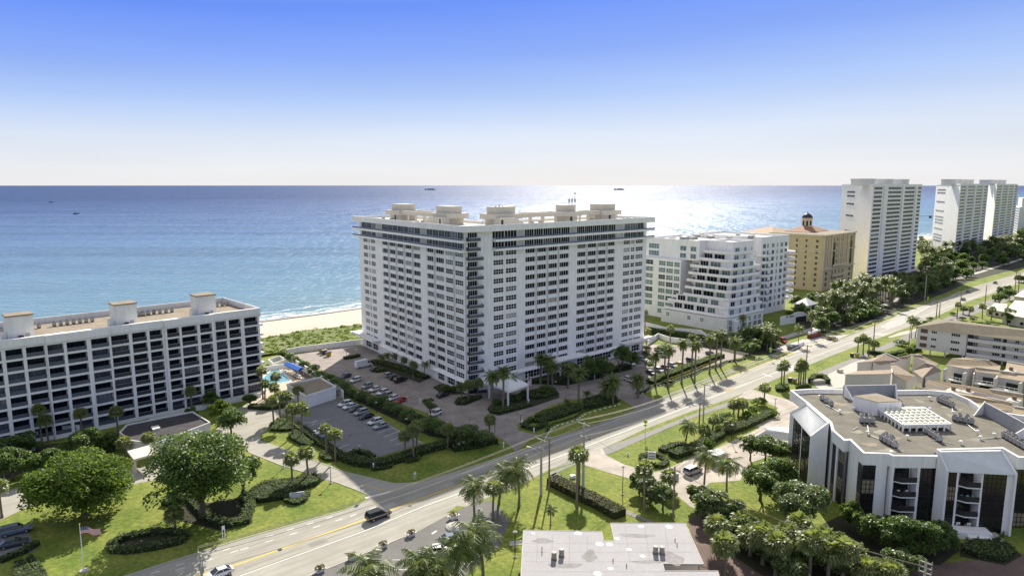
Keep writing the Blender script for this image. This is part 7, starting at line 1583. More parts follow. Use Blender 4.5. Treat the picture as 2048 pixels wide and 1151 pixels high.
# ================================================================ VEHICLES AND STREET FURNITURE
def paint(name, c): return mat('car_paint_'+name, c, .25, .04, 1, spec=.6)
CP = dict(white=paint('white', (.70, .70, .69)), silver=paint('silver', (.33, .35, .37)), black=paint('black', (.012, .012, .014)), dark=paint('dark_grey', (.05, .055, .065)), blue=paint('blue', (.03, .07, .25)), red=paint('red', (.35, .02, .02)), yellow=paint('yellow', (.60, .40, .02)), steel=paint('steel_blue', (.12, .16, .21)))
M_TYRE = mat('tyre_rubber', (.015, .015, .015), .9); M_RIM = mat('alloy_rim', (.4, .4, .4), .35, metal=.6); M_CGL = glassmat('car_glass', (.02, .024, .03), .06); M_HL = mat('lamp_lens', (.7, .7, .68), .15); M_TL = mat('tail_lamp', (.35, .02, .015), .25)
SPEC = dict(sedan=dict(L=4.7, W=1.82, hb=.92, hr=1.42, b=[(-2.35,.55,.80),(-2.25,.36,.92),(-1.2,.3,.96),(0,.28,.95),(1.1,.3,.90),(1.9,.34,.78),(2.3,.42,.62)], c=[(-1.95,.95),(-1.2,1.40),(.2,1.43),(1.15,.92)]),
    suv=dict(L=5.2, W=2.0, hb=1.15, hr=1.85, b=[(-2.6,.5,1.1),(-2.5,.42,1.18),(-1.2,.36,1.2),(0,.36,1.18),(1.1,.38,1.12),(2.1,.42,1.0),(2.55,.5,.82)], c=[(-2.5,1.18),(-2.25,1.80),(.35,1.84),(1.2,1.12)]),
    hatch=dict(L=4.4, W=1.84, hb=1.0, hr=1.6, b=[(-2.2,.5,.95),(-2.1,.36,1.02),(-1.1,.3,1.05),(0,.3,1.02),(1.0,.32,.97),(1.75,.36,.84),(2.15,.45,.68)], c=[(-2.1,1.02),(-1.75,1.55),(.2,1.60),(1.15,.97)]),
    van=dict(L=6.6, W=2.15, hb=1.3, hr=2.75, b=[(-3.3,.5,1.3),(-3.25,.42,1.35),(-1.5,.4,1.35),(0,.4,1.35),(1.5,.4,1.3),(2.6,.42,1.15),(3.25,.5,.9)], c=[(-3.25,1.35),(-3.2,2.70),(1.5,2.75),(2.75,1.25)]),
    pickup=dict(L=5.8, W=2.0, hb=1.1, hr=1.85, b=[(-2.9,.6,1.1),(-2.85,.5,1.12),(-1.2,.45,1.12),(0,.42,1.12),(1.2,.42,1.1),(2.4,.46,1.0),(2.85,.55,.85)], c=[(-.75,1.12),(-.55,1.80),(.85,1.84),(1.5,1.1)]))
CARM = {}
def wheel_me():
    mb = MB()
    def ring(r, y): return [(r*math.cos(2*math.pi*i/14), y, r*math.sin(2*math.pi*i/14)) for i in range(14)]
    mb.loft([ring(.33, -.11), ring(.35, 0), ring(.33, .11)], M_TYRE); a = mb.mesh('tyre', True)
    mb = MB(); mb.loft([ring(.21, -.118), ring(.21, .118)], M_RIM); return a, mb.mesh('rim')
WH = wheel_me()
def car_meshes(kind, col):
    k = (kind, col)
    if k in CARM: return CARM[k]
    S = SPEC[kind]; W = S['W']; m = CP[col]; mb = MB(); secs = []
    for x, z0, z1 in S['b']:
        w = W/2*(1-.10*(abs(x)/(S['L']/2))**4); secs.append([(x, -w*.92, z0), (x, w*.92, z0), (x, w, z0+.15), (x, w, z1-.18), (x, w*.90, z1), (x, -w*.90, z1), (x, -w, z1-.18), (x, -w, z0+.15)])
    mb.loft(secs, m); body = mb.mesh('body')
    c = S['c']; w0, w1 = W/2*.90, W/2*.74; gl, rf = MB(), MB()
    lo = [(c[0][0], c[0][1]), (c[1][0], c[1][1]), (c[2][0], c[2][1]), (c[3][0], c[3][1])]
    A0, A1, B1, B0 = [(lo[0][0], lo[0][1]), (lo[1][0], lo[1][1]), (lo[2][0], lo[2][1]), (lo[3][0], lo[3][1])]
    t = rf if kind == 'van' else gl
    gl.poly([(B0[0], w0, B0[1]), (B1[0], w1, B1[1]), (B1[0], -w1, B1[1]), (B0[0], -w0, B0[1])], M_CGL)
    t.poly([(A0[0], -w0, A0[1]), (A1[0], -w1, A1[1]), (A1[0], w1, A1[1]), (A0[0], w0, A0[1])], m if kind == 'van' else M_CGL)
    for s in (-1, 1):
        q = [(A0[0], s*w0, A0[1]), (B0[0], s*w0, B0[1]), (B1[0], s*w1, B1[1]), (A1[0], s*w1, A1[1])]; q = q if s < 0 else q[::-1]; t.poly(q, m if kind == 'van' else M_CGL)
        if kind == 'van': gl.poly([(x, s*(w0-.02+.04)*1.0, z) for x, z in ((1.3, 1.6), (2.4, 1.55), (1.75, 2.3), (1.35, 2.3))], M_CGL)
        for (x0, z0), (x1, z1) in ((A0, A1), (B0, B1), ((A1[0]*.5+B1[0]*.5, B0[1]), (A1[0]*.5+B1[0]*.5, B1[1]))): rf.tube([(x0, s*w0*1.0, z0), (x1, s*w1*1.01, z1)], .05, m, 4)
    rf.prism([(A1[0]-.04, -w1-.02, A1[1]-.03), (B1[0]+.04, -w1-.02, B1[1]-.03), (B1[0]+.04, w1+.02, B1[1]-.03), (A1[0]-.04, w1+.02, A1[1]-.03)], None, .07, m)
    win, roof = gl.mesh('window'), rf.mesh('roof')
    h = MB(); h.box((0, 0, 0), (.12, .38, .16), M_HL); tl = MB(); tl.box((0, 0, 0), (.1, .3, .22), M_TL)
    bd = None
    if kind == 'pickup': b_ = MB(); b_.box((-1.85, 0, 1.125), (1.9, 1.55, .02), M_DARK); bd = b_.mesh('cargo_bed')
    CARM[k] = (body, win, roof, h.mesh('headlight'), tl.mesh('tail_light'), bd); return CARM[k]
def car(kind, col, p, rz, label, group=None, name='parked_car', cat='car'):
    S = SPEC[kind]; t = thing(name, label, cat, (p.x, p.y, p.z+.05), rz, group); b, w, r, h, tl, bd = car_meshes(kind, col); bo = link('body', b, t); link('window', w, t); link('roof', r, t)
    if bd: link('cargo_bed', bd, t)
    sc = 1.1 if kind in ('suv', 'van', 'pickup') else .95
    for x in (-S['L']*.31, S['L']*.31):
        for y in (-1, 1):
            wt_ = thing('wheel', '', ''); del wt_['label'], wt_['category']; wt_.parent = t; wt_.location = (x, y*(S['W']/2-.1), .34*sc); wt_.scale = (sc,)*3; link('tyre', WH[0], wt_); link('rim', WH[1], wt_)
    for y in (-1, 1):
        zf = S['b'][-1][2]-.2; link('headlight', h, t, (S['L']/2-.07, y*S['W']*.33, zf)); link('tail_light', tl, t, (-S['L']/2+.04, y*S['W']*.36, S['b'][0][2]-.28))
    return t
def hd(a, b): d = G(*b)-G(*a); return math.atan2(d.y, d.x)
LOTH = hd((788, 855), (754, 866)); RDH = hd((731, 1038), (480, 1126))
for x, y, k, c, lab in [(690,811,'hatch','white','white hatchback, farthest in the row of the middle car park'),(700,816,'sedan','white','white saloon, second from the far end of the middle row'),(712,821,'sedan','dark','dark saloon, third from the far end of the middle car park'),(722,828,'hatch','silver','silver hatchback, fourth in the middle car park row'),(732,836,'sedan','black','black saloon, third from the near end in the middle car park'),(750,847,'hatch','white','white hatchback, second from the near end in the middle car park'),(762,855,'sedan','silver','silver saloon, nearest in the row of the middle car park')]:
    car(k, c, G(x, y), LOTH, lab)
car('sedan', 'white', G(640, 874), LOTH+math.pi, 'white car half hidden by fan palms on the hedge side of the middle car park'); car('sedan', 'blue', G(651, 881), LOTH+math.pi, 'blue car half hidden behind the fan palm trunks in the middle car park')
H2 = hd((735, 775), (715, 782))
for x, y, k, c, lab in [(691,755,'sedan','dark','dark car at the far end of the row behind the sea grapes'),(711,763,'hatch','white','white car half hidden behind the sea grapes, farther one'),(734,775,'hatch','silver','silver car in the forecourt row behind the sea grapes'),(750,781,'sedan','white','white car in the forecourt row, third behind the sea grapes'),(765,788,'hatch','white','white hatchback in the middle of the forecourt row'),(773,794,'hatch','silver','silver hatchback beside the white one in the forecourt row'),(786,799,'sedan','white','white saloon near the end of the forecourt row'),(800,804,'sedan','red','dark red car ending the forecourt row'),(871,830,'hatch','white','white car alone behind the sea grape row near the grey tree')]:
    car(k, c, G(x, y), H2, lab)
car('van', 'white', G(727, 734), hd((700, 738), (745, 728)), 'large white panel van parked in the forecourt left of the tower', name='panel_van', cat='van')
H3 = hd((770, 757), (795, 750))
for x, y, k, c, lab in [(752,741,'sedan','dark','dark saloon beside the white panel van'),(779,753,'hatch','silver','silver hatchback, left of three cars by the left wing'),(789,758,'hatch','dark','dark hatchback, middle of three cars by the left wing'),(801,763,'suv','black','large black vehicle, right of three cars by the left wing')]: car(k, c, G(x, y), H3, lab)
car('sedan', 'black', G(886, 793), hd((870, 797), (900, 788)), 'black saloon alone near the lobby of the tall tower')
H4 = hd((1255, 722), (1275, 730))
for x, y, k, c, lab in [(1261,729,'sedan','white','white saloon at the edge of the tower shadow, right side'),(1272,725,'sedan','dark','dark saloon behind the white one at the right end of the tower'),(1285,721,'hatch','silver','silver car under the bushes at the right end of the tower'),(1258,762,'hatch','white','white car partly hidden by the bushy date palm'),(1302,748,'sedan','dark','dark car behind the bright hedge, first from the left'),(1318,743,'hatch','silver','silver car behind the bright hedge, second from the left'),(1332,738,'sedan','dark','dark car behind the bright hedge, third from the left'),(1345,733,'sedan','silver','silver car behind the bright hedge beside the yellow one'),(1361,732,'sedan','yellow','bright yellow car behind the hedge of the right car park'),(1382,724,'hatch','dark','dark hatchback right of the yellow car'),(1421,710,'sedan','black','black car in the shade at the far corner of the right car park'),(1317,702,'sedan','white','white car parked against the white wall of the right car park'),(1327,713,'hatch','silver','silver car in the middle of the right car park')]: car(k, c, G(x, y), H4, lab)
car('suv', 'red', G(1566, 684), hd((1550, 676), (1575, 688)), 'dark red vehicle in shade beside the curved white wall'); car('sedan', 'steel', G(1592, 696), 0.6, 'blue grey car in shade beside the white kerb wall by the road'); car('sedan', 'dark', G(1584, 699), .6, 'dark car at the edge of the road shadow near the sign')
car('suv', 'black', G(757, 1035), RDH+math.pi, 'large black SUV driving along the coast road past the junction', name='car')
for x, y, c, lab, dr in [(1926,600,'silver','grey car on the far road, nearest of three',0),(1936,585,'dark','dark car on the far road, middle of three',math.pi),(1990,567,'dark','dark car on the far road, farthest of three',math.pi)]: car('sedan', c, G(x, y), hd((1880,605),(1990,568))+dr, lab, name='car')
car('sedan', 'white', G(438, 1152), RDH, 'white car on the road cut by the bottom edge', name='car')
car('suv', 'steel', G(32, 1066), hd((0, 1072), (60, 1058)), 'silver blue SUV parked at the left edge below the drive'); car('sedan', 'dark', G(28, 1091), hd((0, 1098), (60, 1084)), 'dark glossy car parked at the left edge beside the white line')
car('pickup', 'white', G(872, 1110), hd((850, 1112), (900, 1108)), 'white pickup truck with open bed under the coconut palm, bottom centre', name='pickup_truck', cat='pickup truck'); car('sedan', 'steel', G(905, 1082), hd((880, 1085), (930, 1078)), 'grey blue car half hidden by palm fronds beyond the white pickup')
car('suv', 'silver', G(1386, 946), hd((1370, 950), (1400, 938)), 'pale off road vehicle on the plaza beside the yellowing palms')
gb = thing('gate_booth', 'small tan booth with flat white roof on the plaza', 'booth', tuple(G(1432, 925))); mb = MB(); mb.box(gb.location, (3.2, 2.6, 2.4), M_TAN, .3); part('wall', mb, gb); mb = MB(); mb.box(gb.location+Vector((0, 0, 2.41)), (3.6, 3.0, .25), M_PAINT, .3); part('roof', mb, gb)
# ---- bins and boxes
M_BY, M_BB = mat('yellow_bin', (.42, .30, .03), .6), mat('blue_bin', (.02, .045, .18), .6)
def bin_(x, y, m, lab, s=1.0, rz=RA):
    t = thing('wheelie_bin', lab, 'bin', tuple(G(x, y)), rz); mb = MB(); mb.loft([[(-.5*s, -.35*s, .08), (.5*s, -.35*s, .08), (.5*s, .35*s, .08), (-.5*s, .35*s, .08)], [(-.62*s, -.45*s, 1.1*s), (.62*s, -.45*s, 1.1*s), (.62*s, .45*s, 1.1*s), (-.62*s, .45*s, 1.1*s)]], m); mb.build('body', t)
    mb = MB(); mb.prism([(-.66*s, -.49*s, 1.105*s), (.66*s, -.49*s, 1.105*s), (.66*s, .49*s, 1.105*s), (-.66*s, .49*s, 1.105*s)], None, .12*s, M_BB if m is M_BY else M_BY if m is M_BB else m); mb.build('lid', t)
for x, y, m, lab, s in [(1655,678,M_BY,'yellow bin, left of the row beside the shaded road edge',1.3),(1661,679,M_BB,'blue bin, middle of the row beside the shaded road edge',1.3),(1667,680.5,M_BY,'yellow bin right of the blue one beside the shaded road edge',1.3),(1673,679,M_PAINT,'white bin at the end of the roadside row',1.0),(1704,713,M_BB,'blue bin beside the palms by the footpath, upper pair',1.2),(1714,714,M_BY,'yellow bin beside the palms by the footpath, upper pair',1.2),(1580,763,M_BB,'blue bin beside the slim palms, lower pair',1.2),(1589,765,M_BY,'yellow bin beside the slim palms, lower pair',1.2),(649,708,M_BB,'blue bin in the sunlit corner of the forecourt',1.5),(657,712,M_BY,'yellow bin in the sunlit corner of the forecourt, nearer',1.5),(643,705,M_BY,'yellow bin in the sunlit corner of the forecourt, farther',1.5)]: bin_(x, y, m, lab, s)
q = G(1634, 766); mb = MB(); mb.box(q, (4.4, 2.4, 1.2), mat('grey_block', (.30, .28, .25), .9, .1, 2), .2); tag(mb.build('bin_enclosure'), 'grey block bin enclosure ringed by the dark round hedge', 'enclosure')
q = G(1680, 744); mb = MB(); mb.box(q, (1.8, 1.2, 1.1), M_CONC, .4); tag(mb.build('utility_box'), 'pale utility box on the lawn beside the tiled town house', 'utility box')
q = G(1628, 674); mb = MB(); mb.box(q, (8.5, 2.0, 1.8), mat('red_brown_skip', (.20, .065, .045), .8, .25, 1.5), RA); o = mb.build('skip'); tag(o, 'long red brown skip full of white sacks in the shade', 'skip')
for i in range(6): mb = MB(); c = q+RS*(-4.5+1.8*i); mb.lathe((c.x, c.y, 2.2), [(.6, 0), (.7, .3), (.45, .7), (.05, .85)], M_PAINT, 8); tag(mb.build('sack'), 'white sack heaped on the red brown skip', 'sack', 'sacks on the skip')
for x, y, lab in ((1145, 955, 'small white utility box on the lawn by the twin slim palms'), (1045, 846, 'white electric box by the hedge enclosure')):
    mb = MB(); mb.box(G(x, y), (1.1, .8, .7), M_PAINT, .5); tag(mb.build('utility_box'), lab, 'utility box')
for x, y, lab in ((1256, 910, 'white fire hydrant on the right hand lawn'), (324, 1095, 'white hydrant below the oval hedge ring')):
    mb = MB(); mb.lathe(G(x, y), [(.2, 0), (.16, .1), (.16, .6), (.22, .62), (.2, .8), (.05, .92)], M_PAINT, 8); p = G(x, y); mb.box((p.x, p.y, .4), (.6, .16, .16), M_PAINT); tag(mb.build('fire_hydrant'), lab, 'hydrant')
# ---- lamp posts
def lamp(x, yb, yt, lab):
    p = G(x, yb); H = top_h(x, yb, yt); t = thing('lamp_post', lab, 'street lamp', tuple(p)); mb = MB(); mb.tube([(0, 0, 0), (0, 0, H-.35)], [.09, .06], M_DARK, 6); mb.lathe((0, 0, 0), [(.35, 0), (.35, .15), (.12, .3)], M_CONC, 8); mb.build('pole', t)
    mb = MB(); mb.lathe((0, 0, H-.35), [(.06, 0), (.3, .05), (.34, .2), (.42, .24), (.1, .4)], M_GREY, 10); mb.build('lamp_head', t)
for a in [(567,936,905,'lamp post on the lawn beyond the entrance drive'),(662,966,931,'lamp post beside the entrance drive near the road'),(717,809,783,'lamp post on the grass strip, farthest'),(753,829,803,'lamp post on the grass strip, middle'),(813,862,836,'lamp post on the grass strip, nearest'),(630,880,860,'lamp post in the long hedge of the middle car park'),(719,914,890,'lamp post in the near corner of the middle car park'),(693,718,700,'lamp post in the sunlit corner of the forecourt'),(1041,851,826,'black lamp post beside the hedge enclosure'),(990,868,844,'black lamp post left of the first driveway'),(1111,781,762,'lamp post at the end of the drive island'),(1397,723,712,'white topped lamp post behind the bright hedge'),(1245,989,931,'tall dark lamp post on the lawn between the paths'),(1030,1114,1061,'lamp post on the lawn left of the flat roof'),(1550,816,796,'lamp post at the tip of the planted island'),(1463,884,848,'lamp post on the plaza beside the hedge')]: lamp(*a)
# ---- utility poles and wires
POLES = {}
def upole(key, xb, yb, yt, lab, m, arms=((.3, 2.6),), r=.19, lampside=None, tr=False):
    p = G(xb, yb); H = top_h(xb, yb, yt); t = thing('utility_pole', lab, 'utility pole', tuple(p)); mb = MB(); mb.tube([(0, 0, -.2), (0, 0, H)], [r*1.25, r*.8], m, 8); mb.build('pole', t); ends = []
    for dz, w in arms:
        mb = MB(); a, b = RT*(-w/2), RT*(w/2); mb.beam(a+Vector((0, 0, H-dz)), b+Vector((0, 0, H-dz)), .16, .18, m); ar = mb.build('crossarm', t)
        for s in (-.46, 0 if m is M_WOOD else .25, .46): mb = MB(); q = RT*(w*s)+Vector((0, 0, H-dz+.18)); mb.lathe(q, [(.05, 0), (.09, .08), (.06, .16), (.09, .24), (.03, .36)], M_GREY, 6); mb.build('insulator', ar)
    if tr: mb = MB(); mb.lathe(Vector((.45, -.2, H-2.6)), [(.3, 0), (.32, 1.2), (.2, 1.3)], M_GREY, 10); mb.build('transformer', t)
    if lampside is not None:
        d = lampside; mb = MB(); mb.tube([Vector((0, 0, H-3.2)), d*1.4+Vector((0, 0, H-2.6)), d*2.8+Vector((0, 0, H-2.4))], .06, M_GREY, 5); la = mb.build('lamp_arm', t); mb = MB(); mb.box(d*3.1+Vector((0, 0, H-2.5)), (.9, .3, .16), M_GREY, math.atan2(d.y, d.x)); mb.build('lamp_head', la)
    POLES[key] = (p, H, arms); return t
upole('A', 1082, 989, 877, 'tall concrete utility pole with street lamp, left of the pair by the coast road', M_CONCP, ((.3, 3.0), (2.2, 1.6)), .25, -RS*.3-RT*.95)
upole('B', 1098, 984, 873, 'slim wooden utility pole, right of the pair by the coast road', M_WOOD, ((1.5, 1.6),), .17)
upole('C', 1166, 988, 845, 'tallest concrete utility pole, rising beside the plaza driveway', M_CONCP, ((.4, 3.4), (3.2, 2.6)), .24)
upole('D', 1406, 852, 767, 'grey utility pole with street lamp arm over the coast road, centre right', M_CONCP, ((.3, 3.4),), .2, -RT)
upole('E', 1398, 857, 804, 'bare wooden pole stub beside the grey utility pole', M_WOOD, (), .19)
upole('F', 1610, 768, 690, 'brown utility pole among the slim fan palms', M_WOOD, ((.3, 3.0),), .2)
upole('G', 1346, 1038, 932, 'wooden utility pole with grey transformer at the sea grape clump', M_WOOD, ((.8, 2.6),), .17, None, True)
upole('H', 1745, 708, 643, 'wooden utility pole in the roadside clump behind the bins', M_WOOD, ((.3, 2.6),), .2)
upole('I', 1872, 637, 604, 'wooden utility pole beyond the pink block, left of a pair', M_WOOD, ((.3, 2.4),), .2); upole('I2', 1878, 635, 605, 'wooden utility pole beyond the pink block, right of a pair', M_WOOD, (), .2)
upole('J', 1920, 616, 585, 'thin utility pole beside the nearest far car', M_WOOD, ((.3, 2.4),), .2); upole('K', 1970, 606, 569, 'leaning brown pole right of the far cars', M_WOOD, (), .2); upole('L', 1849, 601, 552, 'white lamp pole on the shaded side of the far road', M_CONCP, (), .2)
upole('M', 2029, 586, 544, 'far utility pole near the right edge, left of a pair', M_WOOD, ((.3, 2.4),), .22); upole('N', 2036, 586, 546, 'far utility pole near the right edge, right of a pair', M_WOOD, ((.3, 2.4),), .22)
p_ = G(400, 1104, 11.5); p_.z = 0; 
def upole_at(key, p, H, lab, arms, m=M_WOOD, tr=False):
    t = thing('utility_pole', lab, 'utility pole', tuple(p)); mb = MB(); mb.tube([(0, 0, -.2), (0, 0, H)], [.26, .17], m, 8); mb.build('pole', t)
    for dz, w in arms:
        mb = MB(); mb.beam(RT*(-w/2)+Vector((0, 0, H-dz)), RT*(w/2)+Vector((0, 0, H-dz)), .14, .16, m); ar = mb.build('crossarm', t)
        for s in (-.46, 0, .46): mb = MB(); mb.lathe(RT*(w*s)+Vector((0, 0, H-dz+.16)), [(.06, 0), (.1, .1), (.06, .2), (.1, .3), (.03, .4)], M_GREY, 6); mb.build('insulator', ar)
    if tr:
        for s in (-.5, .5): mb = MB(); mb.lathe(RT*s+Vector((0, 0, H-3)), [(.25, 0), (.28, 1.0), (.15, 1.15)], M_GREY, 10); mb.build('transformer', t)
    POLES[key] = (p, H, arms)
upole_at('Z', p_, 11.5, 'utility pole with tangled arms and transformers beside the white car, bottom left', ((.4, 2.4), (1.6, 1.8)), M_CONCP, True)
p_ = G(1852, 1124, 9.5); p_.z = 0; upole_at('Q', p_, 9.5, 'pale pole with three short crossarms, bottom right', ((.1, 1.8), (.9, 1.8), (1.7, 1.8)), M_CONCP)
M_WIRE = mat('wire', (.30, .27, .20), .6); M_WIRED = mat('dark_wire', (.06, .06, .06), .6)
def wire(a, b, lab, off, dz=0, sag=.02, r=.035, m=None, group=None):
    (p, H, A), (q, K, B) = POLES[a], POLES[b]; P = p+Vector((0, 0, H-dz+.3))+RT*off; Q = q+Vector((0, 0, K-dz+.3))+RT*off; L_ = (Q-P).length; pts = []
    for i in range(13): t = i/12; v = P.lerp(Q, t); v.z -= sag*L_*4*t*(1-t); pts.append(v)
    mb = MB(); mb.tube(pts, r, m or M_WIRE, 4, False); tag(mb.build('power_line'), lab, 'power line', group)
N_ = {('Z', 'A'): 'between the bottom left pole and the concrete pole pair', ('A', 'C'): 'between the concrete pole pair and the tallest pole', ('C', 'D'): 'between the tallest pole and the grey lamp pole', ('D', 'F'): 'between the grey lamp pole and the brown pole', ('F', 'H'): 'between the brown pole and the pole behind the bins', ('H', 'I'): 'between the pole behind the bins and the far pair', ('I', 'J'): 'between the far pole pair and the pole by the cars', ('J', 'M'): 'from the pole by the cars toward the right edge'}
for (a, b), txt in N_.items():
    r = .045 if a in 'ZAC' else .04
    for off, nm in ((-1.4, 'seaward'), (-.95, 'middle'), (1.4, 'landward')): wire(a, b, f'{nm} overhead wire {txt}', off, r=r)
    if a in 'ZACD': wire(a, b, f'lowest overhead wire {txt}', .1, 3.2, r=r)
wire('C', 'G', 'thin dark wire from the tallest pole to the pole with the transformer', 0, 2.5, .03, .025, M_WIRED); 
for off in (-.5, 0, .5): wire('G', 'Q', 'thin dark wire sagging past the condominium gardens from the transformer pole', off, 1.0, .04, .025, M_WIRE, 'wires past the condominium gardens')
# ---- signs
def ysign(x, yb, yt, lab):
    p = G(x, yb); H = top_h(x, yb, yt); t = thing('crossing_sign', lab, 'road sign', tuple(p)); mb = MB(); mb.tube([(0, 0, 0), (0, 0, H)], .05, M_GREY, 6); mb.build('post', t); m = mat('lime_sign', (.50, .70, .03), .5, .03); f = Vector((p.x, p.y-0, 0)); d = Vector((-p.x, -p.y, 0)).normalized(); e = Vector((-d.y, d.x, 0)); o = d*.08
    for zc, s, nm in ((H-.6, .62, 'plate'), (H-1.55, .34, 'arrow_plate')):
        mb = MB(); P = [o+Vector((0, 0, zc-s)), o+e*s+Vector((0, 0, zc)), o+Vector((0, 0, zc+s)), o-e*s+Vector((0, 0, zc))] if nm == 'plate' else [o-e*.4+Vector((0, 0, zc-.22)), o+e*.4+Vector((0, 0, zc-.22)), o+e*.4+Vector((0, 0, zc+.22)), o-e*.4+Vector((0, 0, zc+.22))]
        mb.loft([[q-d*.02 for q in P], [q+d*.02 for q in P]], m); pl_ = mb.build(nm, t)
        mb = MB()
        if nm == 'plate':
            o2 = o+d*.03; 
            for u, z0, w, h in ((0, .12, .1, .1), (0, -.12, .14, .24), (-.07, -.36, .06, .24), (.09, -.36, .06, .24)): q0 = o2+e*(u-w/2)+Vector((0, 0, zc+z0)); mb.poly([q0, q0+e*w, q0+e*w+Vector((0, 0, h)), q0+Vector((0, 0, h))], M_DARK)
        else: o2 = o+d*.03; mb.poly([o2-e*.25+Vector((0, 0, zc-.1)), o2+e*.2+Vector((0, 0, zc-.04)), o2-e*.1+Vector((0, 0, zc+.12))], M_DARK)
        mb.build('symbol', pl_)
ysign(1290, 878, 838, 'lime yellow pedestrian sign on the grass verge, right of the tower shadow'); ysign(1540, 719, 694, 'lime yellow pedestrian sign in the shade before the terraced condominium'); ysign(1855, 607, 593, 'lime yellow sign on the far shaded verge')
def board(x, yb, w, h, z0, lab, m=None, dark=True, rz=None, posts=True, lines=2, name='sign_board'):
    p = G(x, yb); t = thing(name, lab, 'sign', tuple(p)); d = Vector((-p.x, -p.y, 0)).normalized() if rz is None else Vector((math.cos(rz), math.sin(rz), 0)); e = Vector((-d.y, d.x, 0)); mb = MB(); mb.beam(-e*w/2+Vector((0, 0, z0)), e*w/2+Vector((0, 0, z0)), .14, h, m or M_PAINT); mb.build('panel', t)
    if z0 > .25:
        for s in (-1, 1): mb = MB(); mb.box(e*(s*w*.42), (.1, .1, z0-.003), M_PAINT); mb.build('post', t)
    if lines:
        mb = MB(); k = 0
        for j in range(lines):
            zz = z0+h*(.72-.36*j); x0 = -w*.34; 
            while x0 < w*.30: ww = random.uniform(.05, .1)*w; q = d*.075+e*x0+Vector((0, 0, zz)); mb.poly([q, q+e*ww, q+e*ww+Vector((0, 0, h*.16)), q+Vector((0, 0, h*.16))], M_RAIL if dark else M_PAINT); x0 += ww+w*.04
        mb.build('lettering', t)
board(594, 995, 3.0, 1.2, .1, 'low white sign board cradled by the curved hedge', rz=R(-75), lines=1)
board(1147, 822, 2.6, .8, .3, 'low pale blue and white sign in the shaded lawn island', mat('pale_blue_sign', (.55, .68, .78), .6), lines=1)
board(1303, 925, 1.9, 1.9, .9, 'tall white sign inside the oval hedge ring by the plaza', lines=3)
board(961, 1036, 1.2, 1.7, .4, 'white roadside sign beside the palms at the car park', lines=2)
board(918, 897, .7, .6, 1.0, 'small white notice by the sea grape, left of two', lines=0); board(928, 894, .7, .6, 1.0, 'small white notice by the sea grape, right of two', lines=0)
board(448, 1078, .5, .7, 2.0, 'narrow road sign seen edge on at the lawn edge, lower left', lines=0); board(830, 958, .5, .5, 1.2, 'small sign on a post on the shaded verge by the junction', lines=0); board(725, 996, .7, .7, 2.1, 'round grey back of a stop sign at the junction corner', M_GREY, lines=0); board(1513, 725, .9, .7, 1.4, 'small white notice on the shaded verge', lines=0)
for i, (x, y, lab) in enumerate([(747, 938, 'white marker post at the shaded lawn corner'), (1007, 905-10, 'white marker post in the hedge left of the driveway mouth'), (1068, 866, 'white marker post at the corner of the hedge enclosure'), (1058, 808, 'white marker on the drive island beside the flagpole'), (1189, 758, 'white post before the dark trees of the right wing'), (840, 806, 'white post in the forecourt near the grey tree'), (907, 779, 'white post before the lobby windows'), (1225, 730, 'white statue in the planting before the right wing')]):
    mb = MB(); mb.lathe(G(x, y), [(.16, 0), (.14, 1.1), (.2, 1.15), (.2, 1.5), (.05, 1.6)], M_PAINT, 8); tag(mb.build('marker_post'), lab, 'marker post')
# ---- planters along the kerb
def planter(x, y, lab, s=1.0):
    t = thing('planter', lab, 'planter', tuple(G(x, y)), RA); mb = MB(); mb.loft([[(-.6*s, -.3*s, 0), (.6*s, -.3*s, 0), (.6*s, .3*s, 0), (-.6*s, .3*s, 0)], [(-1.0*s, -.45*s, .65*s), (1.0*s, -.45*s, .65*s), (1.0*s, .45*s, .65*s), (-1.0*s, .45*s, .65*s)]], M_PAINT); mb.build('box', t)
    C = leafblobs(260, [(-.3, 0, .7*s, .6*s, .6*s), (.3, 0, .7*s, .6*s, .6*s)]); link('flowers', leafmesh('flowers', C, rng.uniform(.15, .3, 260), mat('red_green_flowers', (.07, .12, .02), .7, .3, 6, col2=(.26, .13, .04), trans=.2)), t)
for x, y, lab in ((640, 1143, 'white planter of red flowers on the kerb, nearest the bottom edge'), (705, 1118, 'white planter of red flowers on the kerb, second from the bottom'), (766, 1094, 'white planter of red flowers on the kerb, third from the bottom'), (822, 1071, 'white planter of red flowers on the kerb, fourth from the bottom')): planter(x, y, lab)
planter(907, 1037, 'taller pale planter at the corner of the car park', 1.2)
mb = MB(); mb.lathe(G(911, 1054), [(2.0, 0), (1.9, .3), (1.3, .6), (.1, .7)], M_CONC, 14); tag(mb.build('rock_bed'), 'round mound of grey stones at the car park corner', 'rock bed')
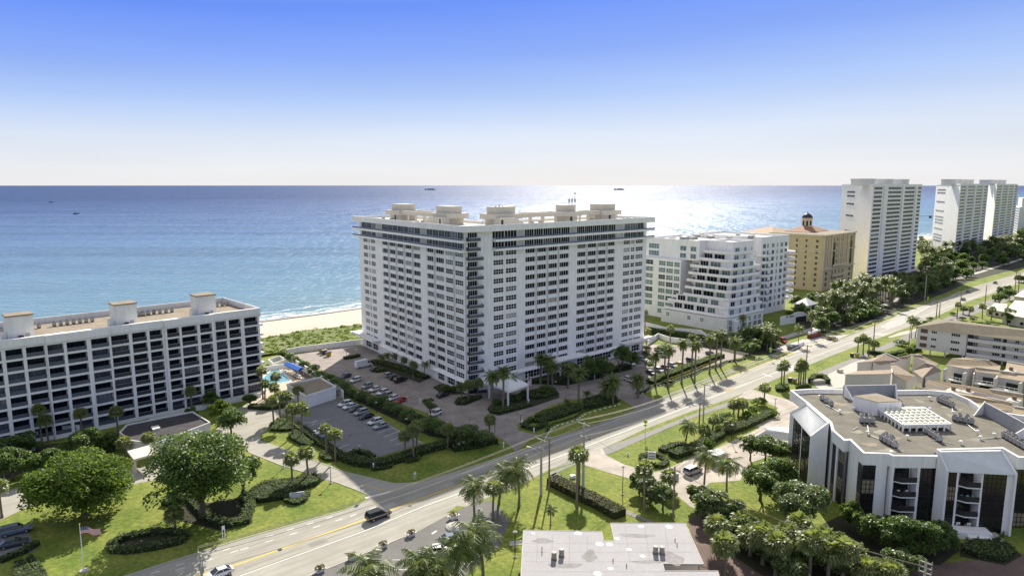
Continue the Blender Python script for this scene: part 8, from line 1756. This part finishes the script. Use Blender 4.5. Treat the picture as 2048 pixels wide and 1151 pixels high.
# ---- flagpoles
def flag_mesh(w, h, m1=None):
    mb = MB(); NX_, NY_ = 14, 13; Rd, Wh, Bl = mat('flag_red', (.50, .02, .03), .8), mat('flag_white', (.75, .75, .75), .8), mat('flag_blue', (.02, .03, .16), .8)
    def P(i, j): x = w*i/NX_; return (x, .14*w*math.sin(x/w*7)*(i/NX_), -h*j/NY_-.10*w*(i/NX_)+.05*w*math.sin(x/w*5))
    for i in range(NX_):
        for j in range(NY_):
            m = Bl if (i < 6 and j < 7) else (Rd if j % 2 == 0 else Wh); mb.poly([P(i, j), P(i, j+1), P(i+1, j+1), P(i+1, j)], m)
    for a in range(5):
        for b in range(4): x, z = w*.43*(a+.5)/5, -h*.53*(b+.5)/4; y = .14*w*math.sin(x/w*7)*(x/w)-.03; s = w*.014; z2 = z-.1*w*(x/w)+.05*w*math.sin(x/w*5); mb.poly([(x-s, y, z2-s), (x+s, y, z2-s), (x+s, y, z2+s), (x-s, y, z2+s)], Wh)
    return mb.mesh('flag')
H_ = top_h(168, 1140, 1048); t = thing('flagpole', 'white flagpole on the left lawn', 'flagpole', tuple(G(168, 1140))); mb = MB(); mb.tube([(0, 0, 0), (0, 0, H_)], [.09, .05], M_PAINT, 8); mb.lathe((0, 0, H_), [(.05, 0), (.14, .1), (.02, .25)], M_YEL, 8); mb.lathe((0, 0, 0), [(.75, 0), (.75, .12), (.1, .14)], M_CONC, 14); mb.build('pole', t)
o = link('flag', flag_mesh(3.0, 1.2), None, G(168, 1140)+Vector((.08, 0, H_-.5)), R(8)); tag(o, 'red white and blue striped flag flying from the left lawn flagpole', 'flag')
H_ = top_h(1056, 810, 745); t = thing('flagpole', 'tall white flagpole before the entrance canopy', 'flagpole', tuple(G(1056, 810))); mb = MB(); mb.tube([(0, 0, 0), (0, 0, H_)], [.11, .06], M_PAINT, 8); mb.build('pole', t)
o = link('flag', flag_mesh(1.0, 3.0), None, G(1056, 810)+Vector((.1, 0, H_-1.0)), R(20)); tag(o, 'furled striped flag hanging from the tall white flagpole', 'flag')
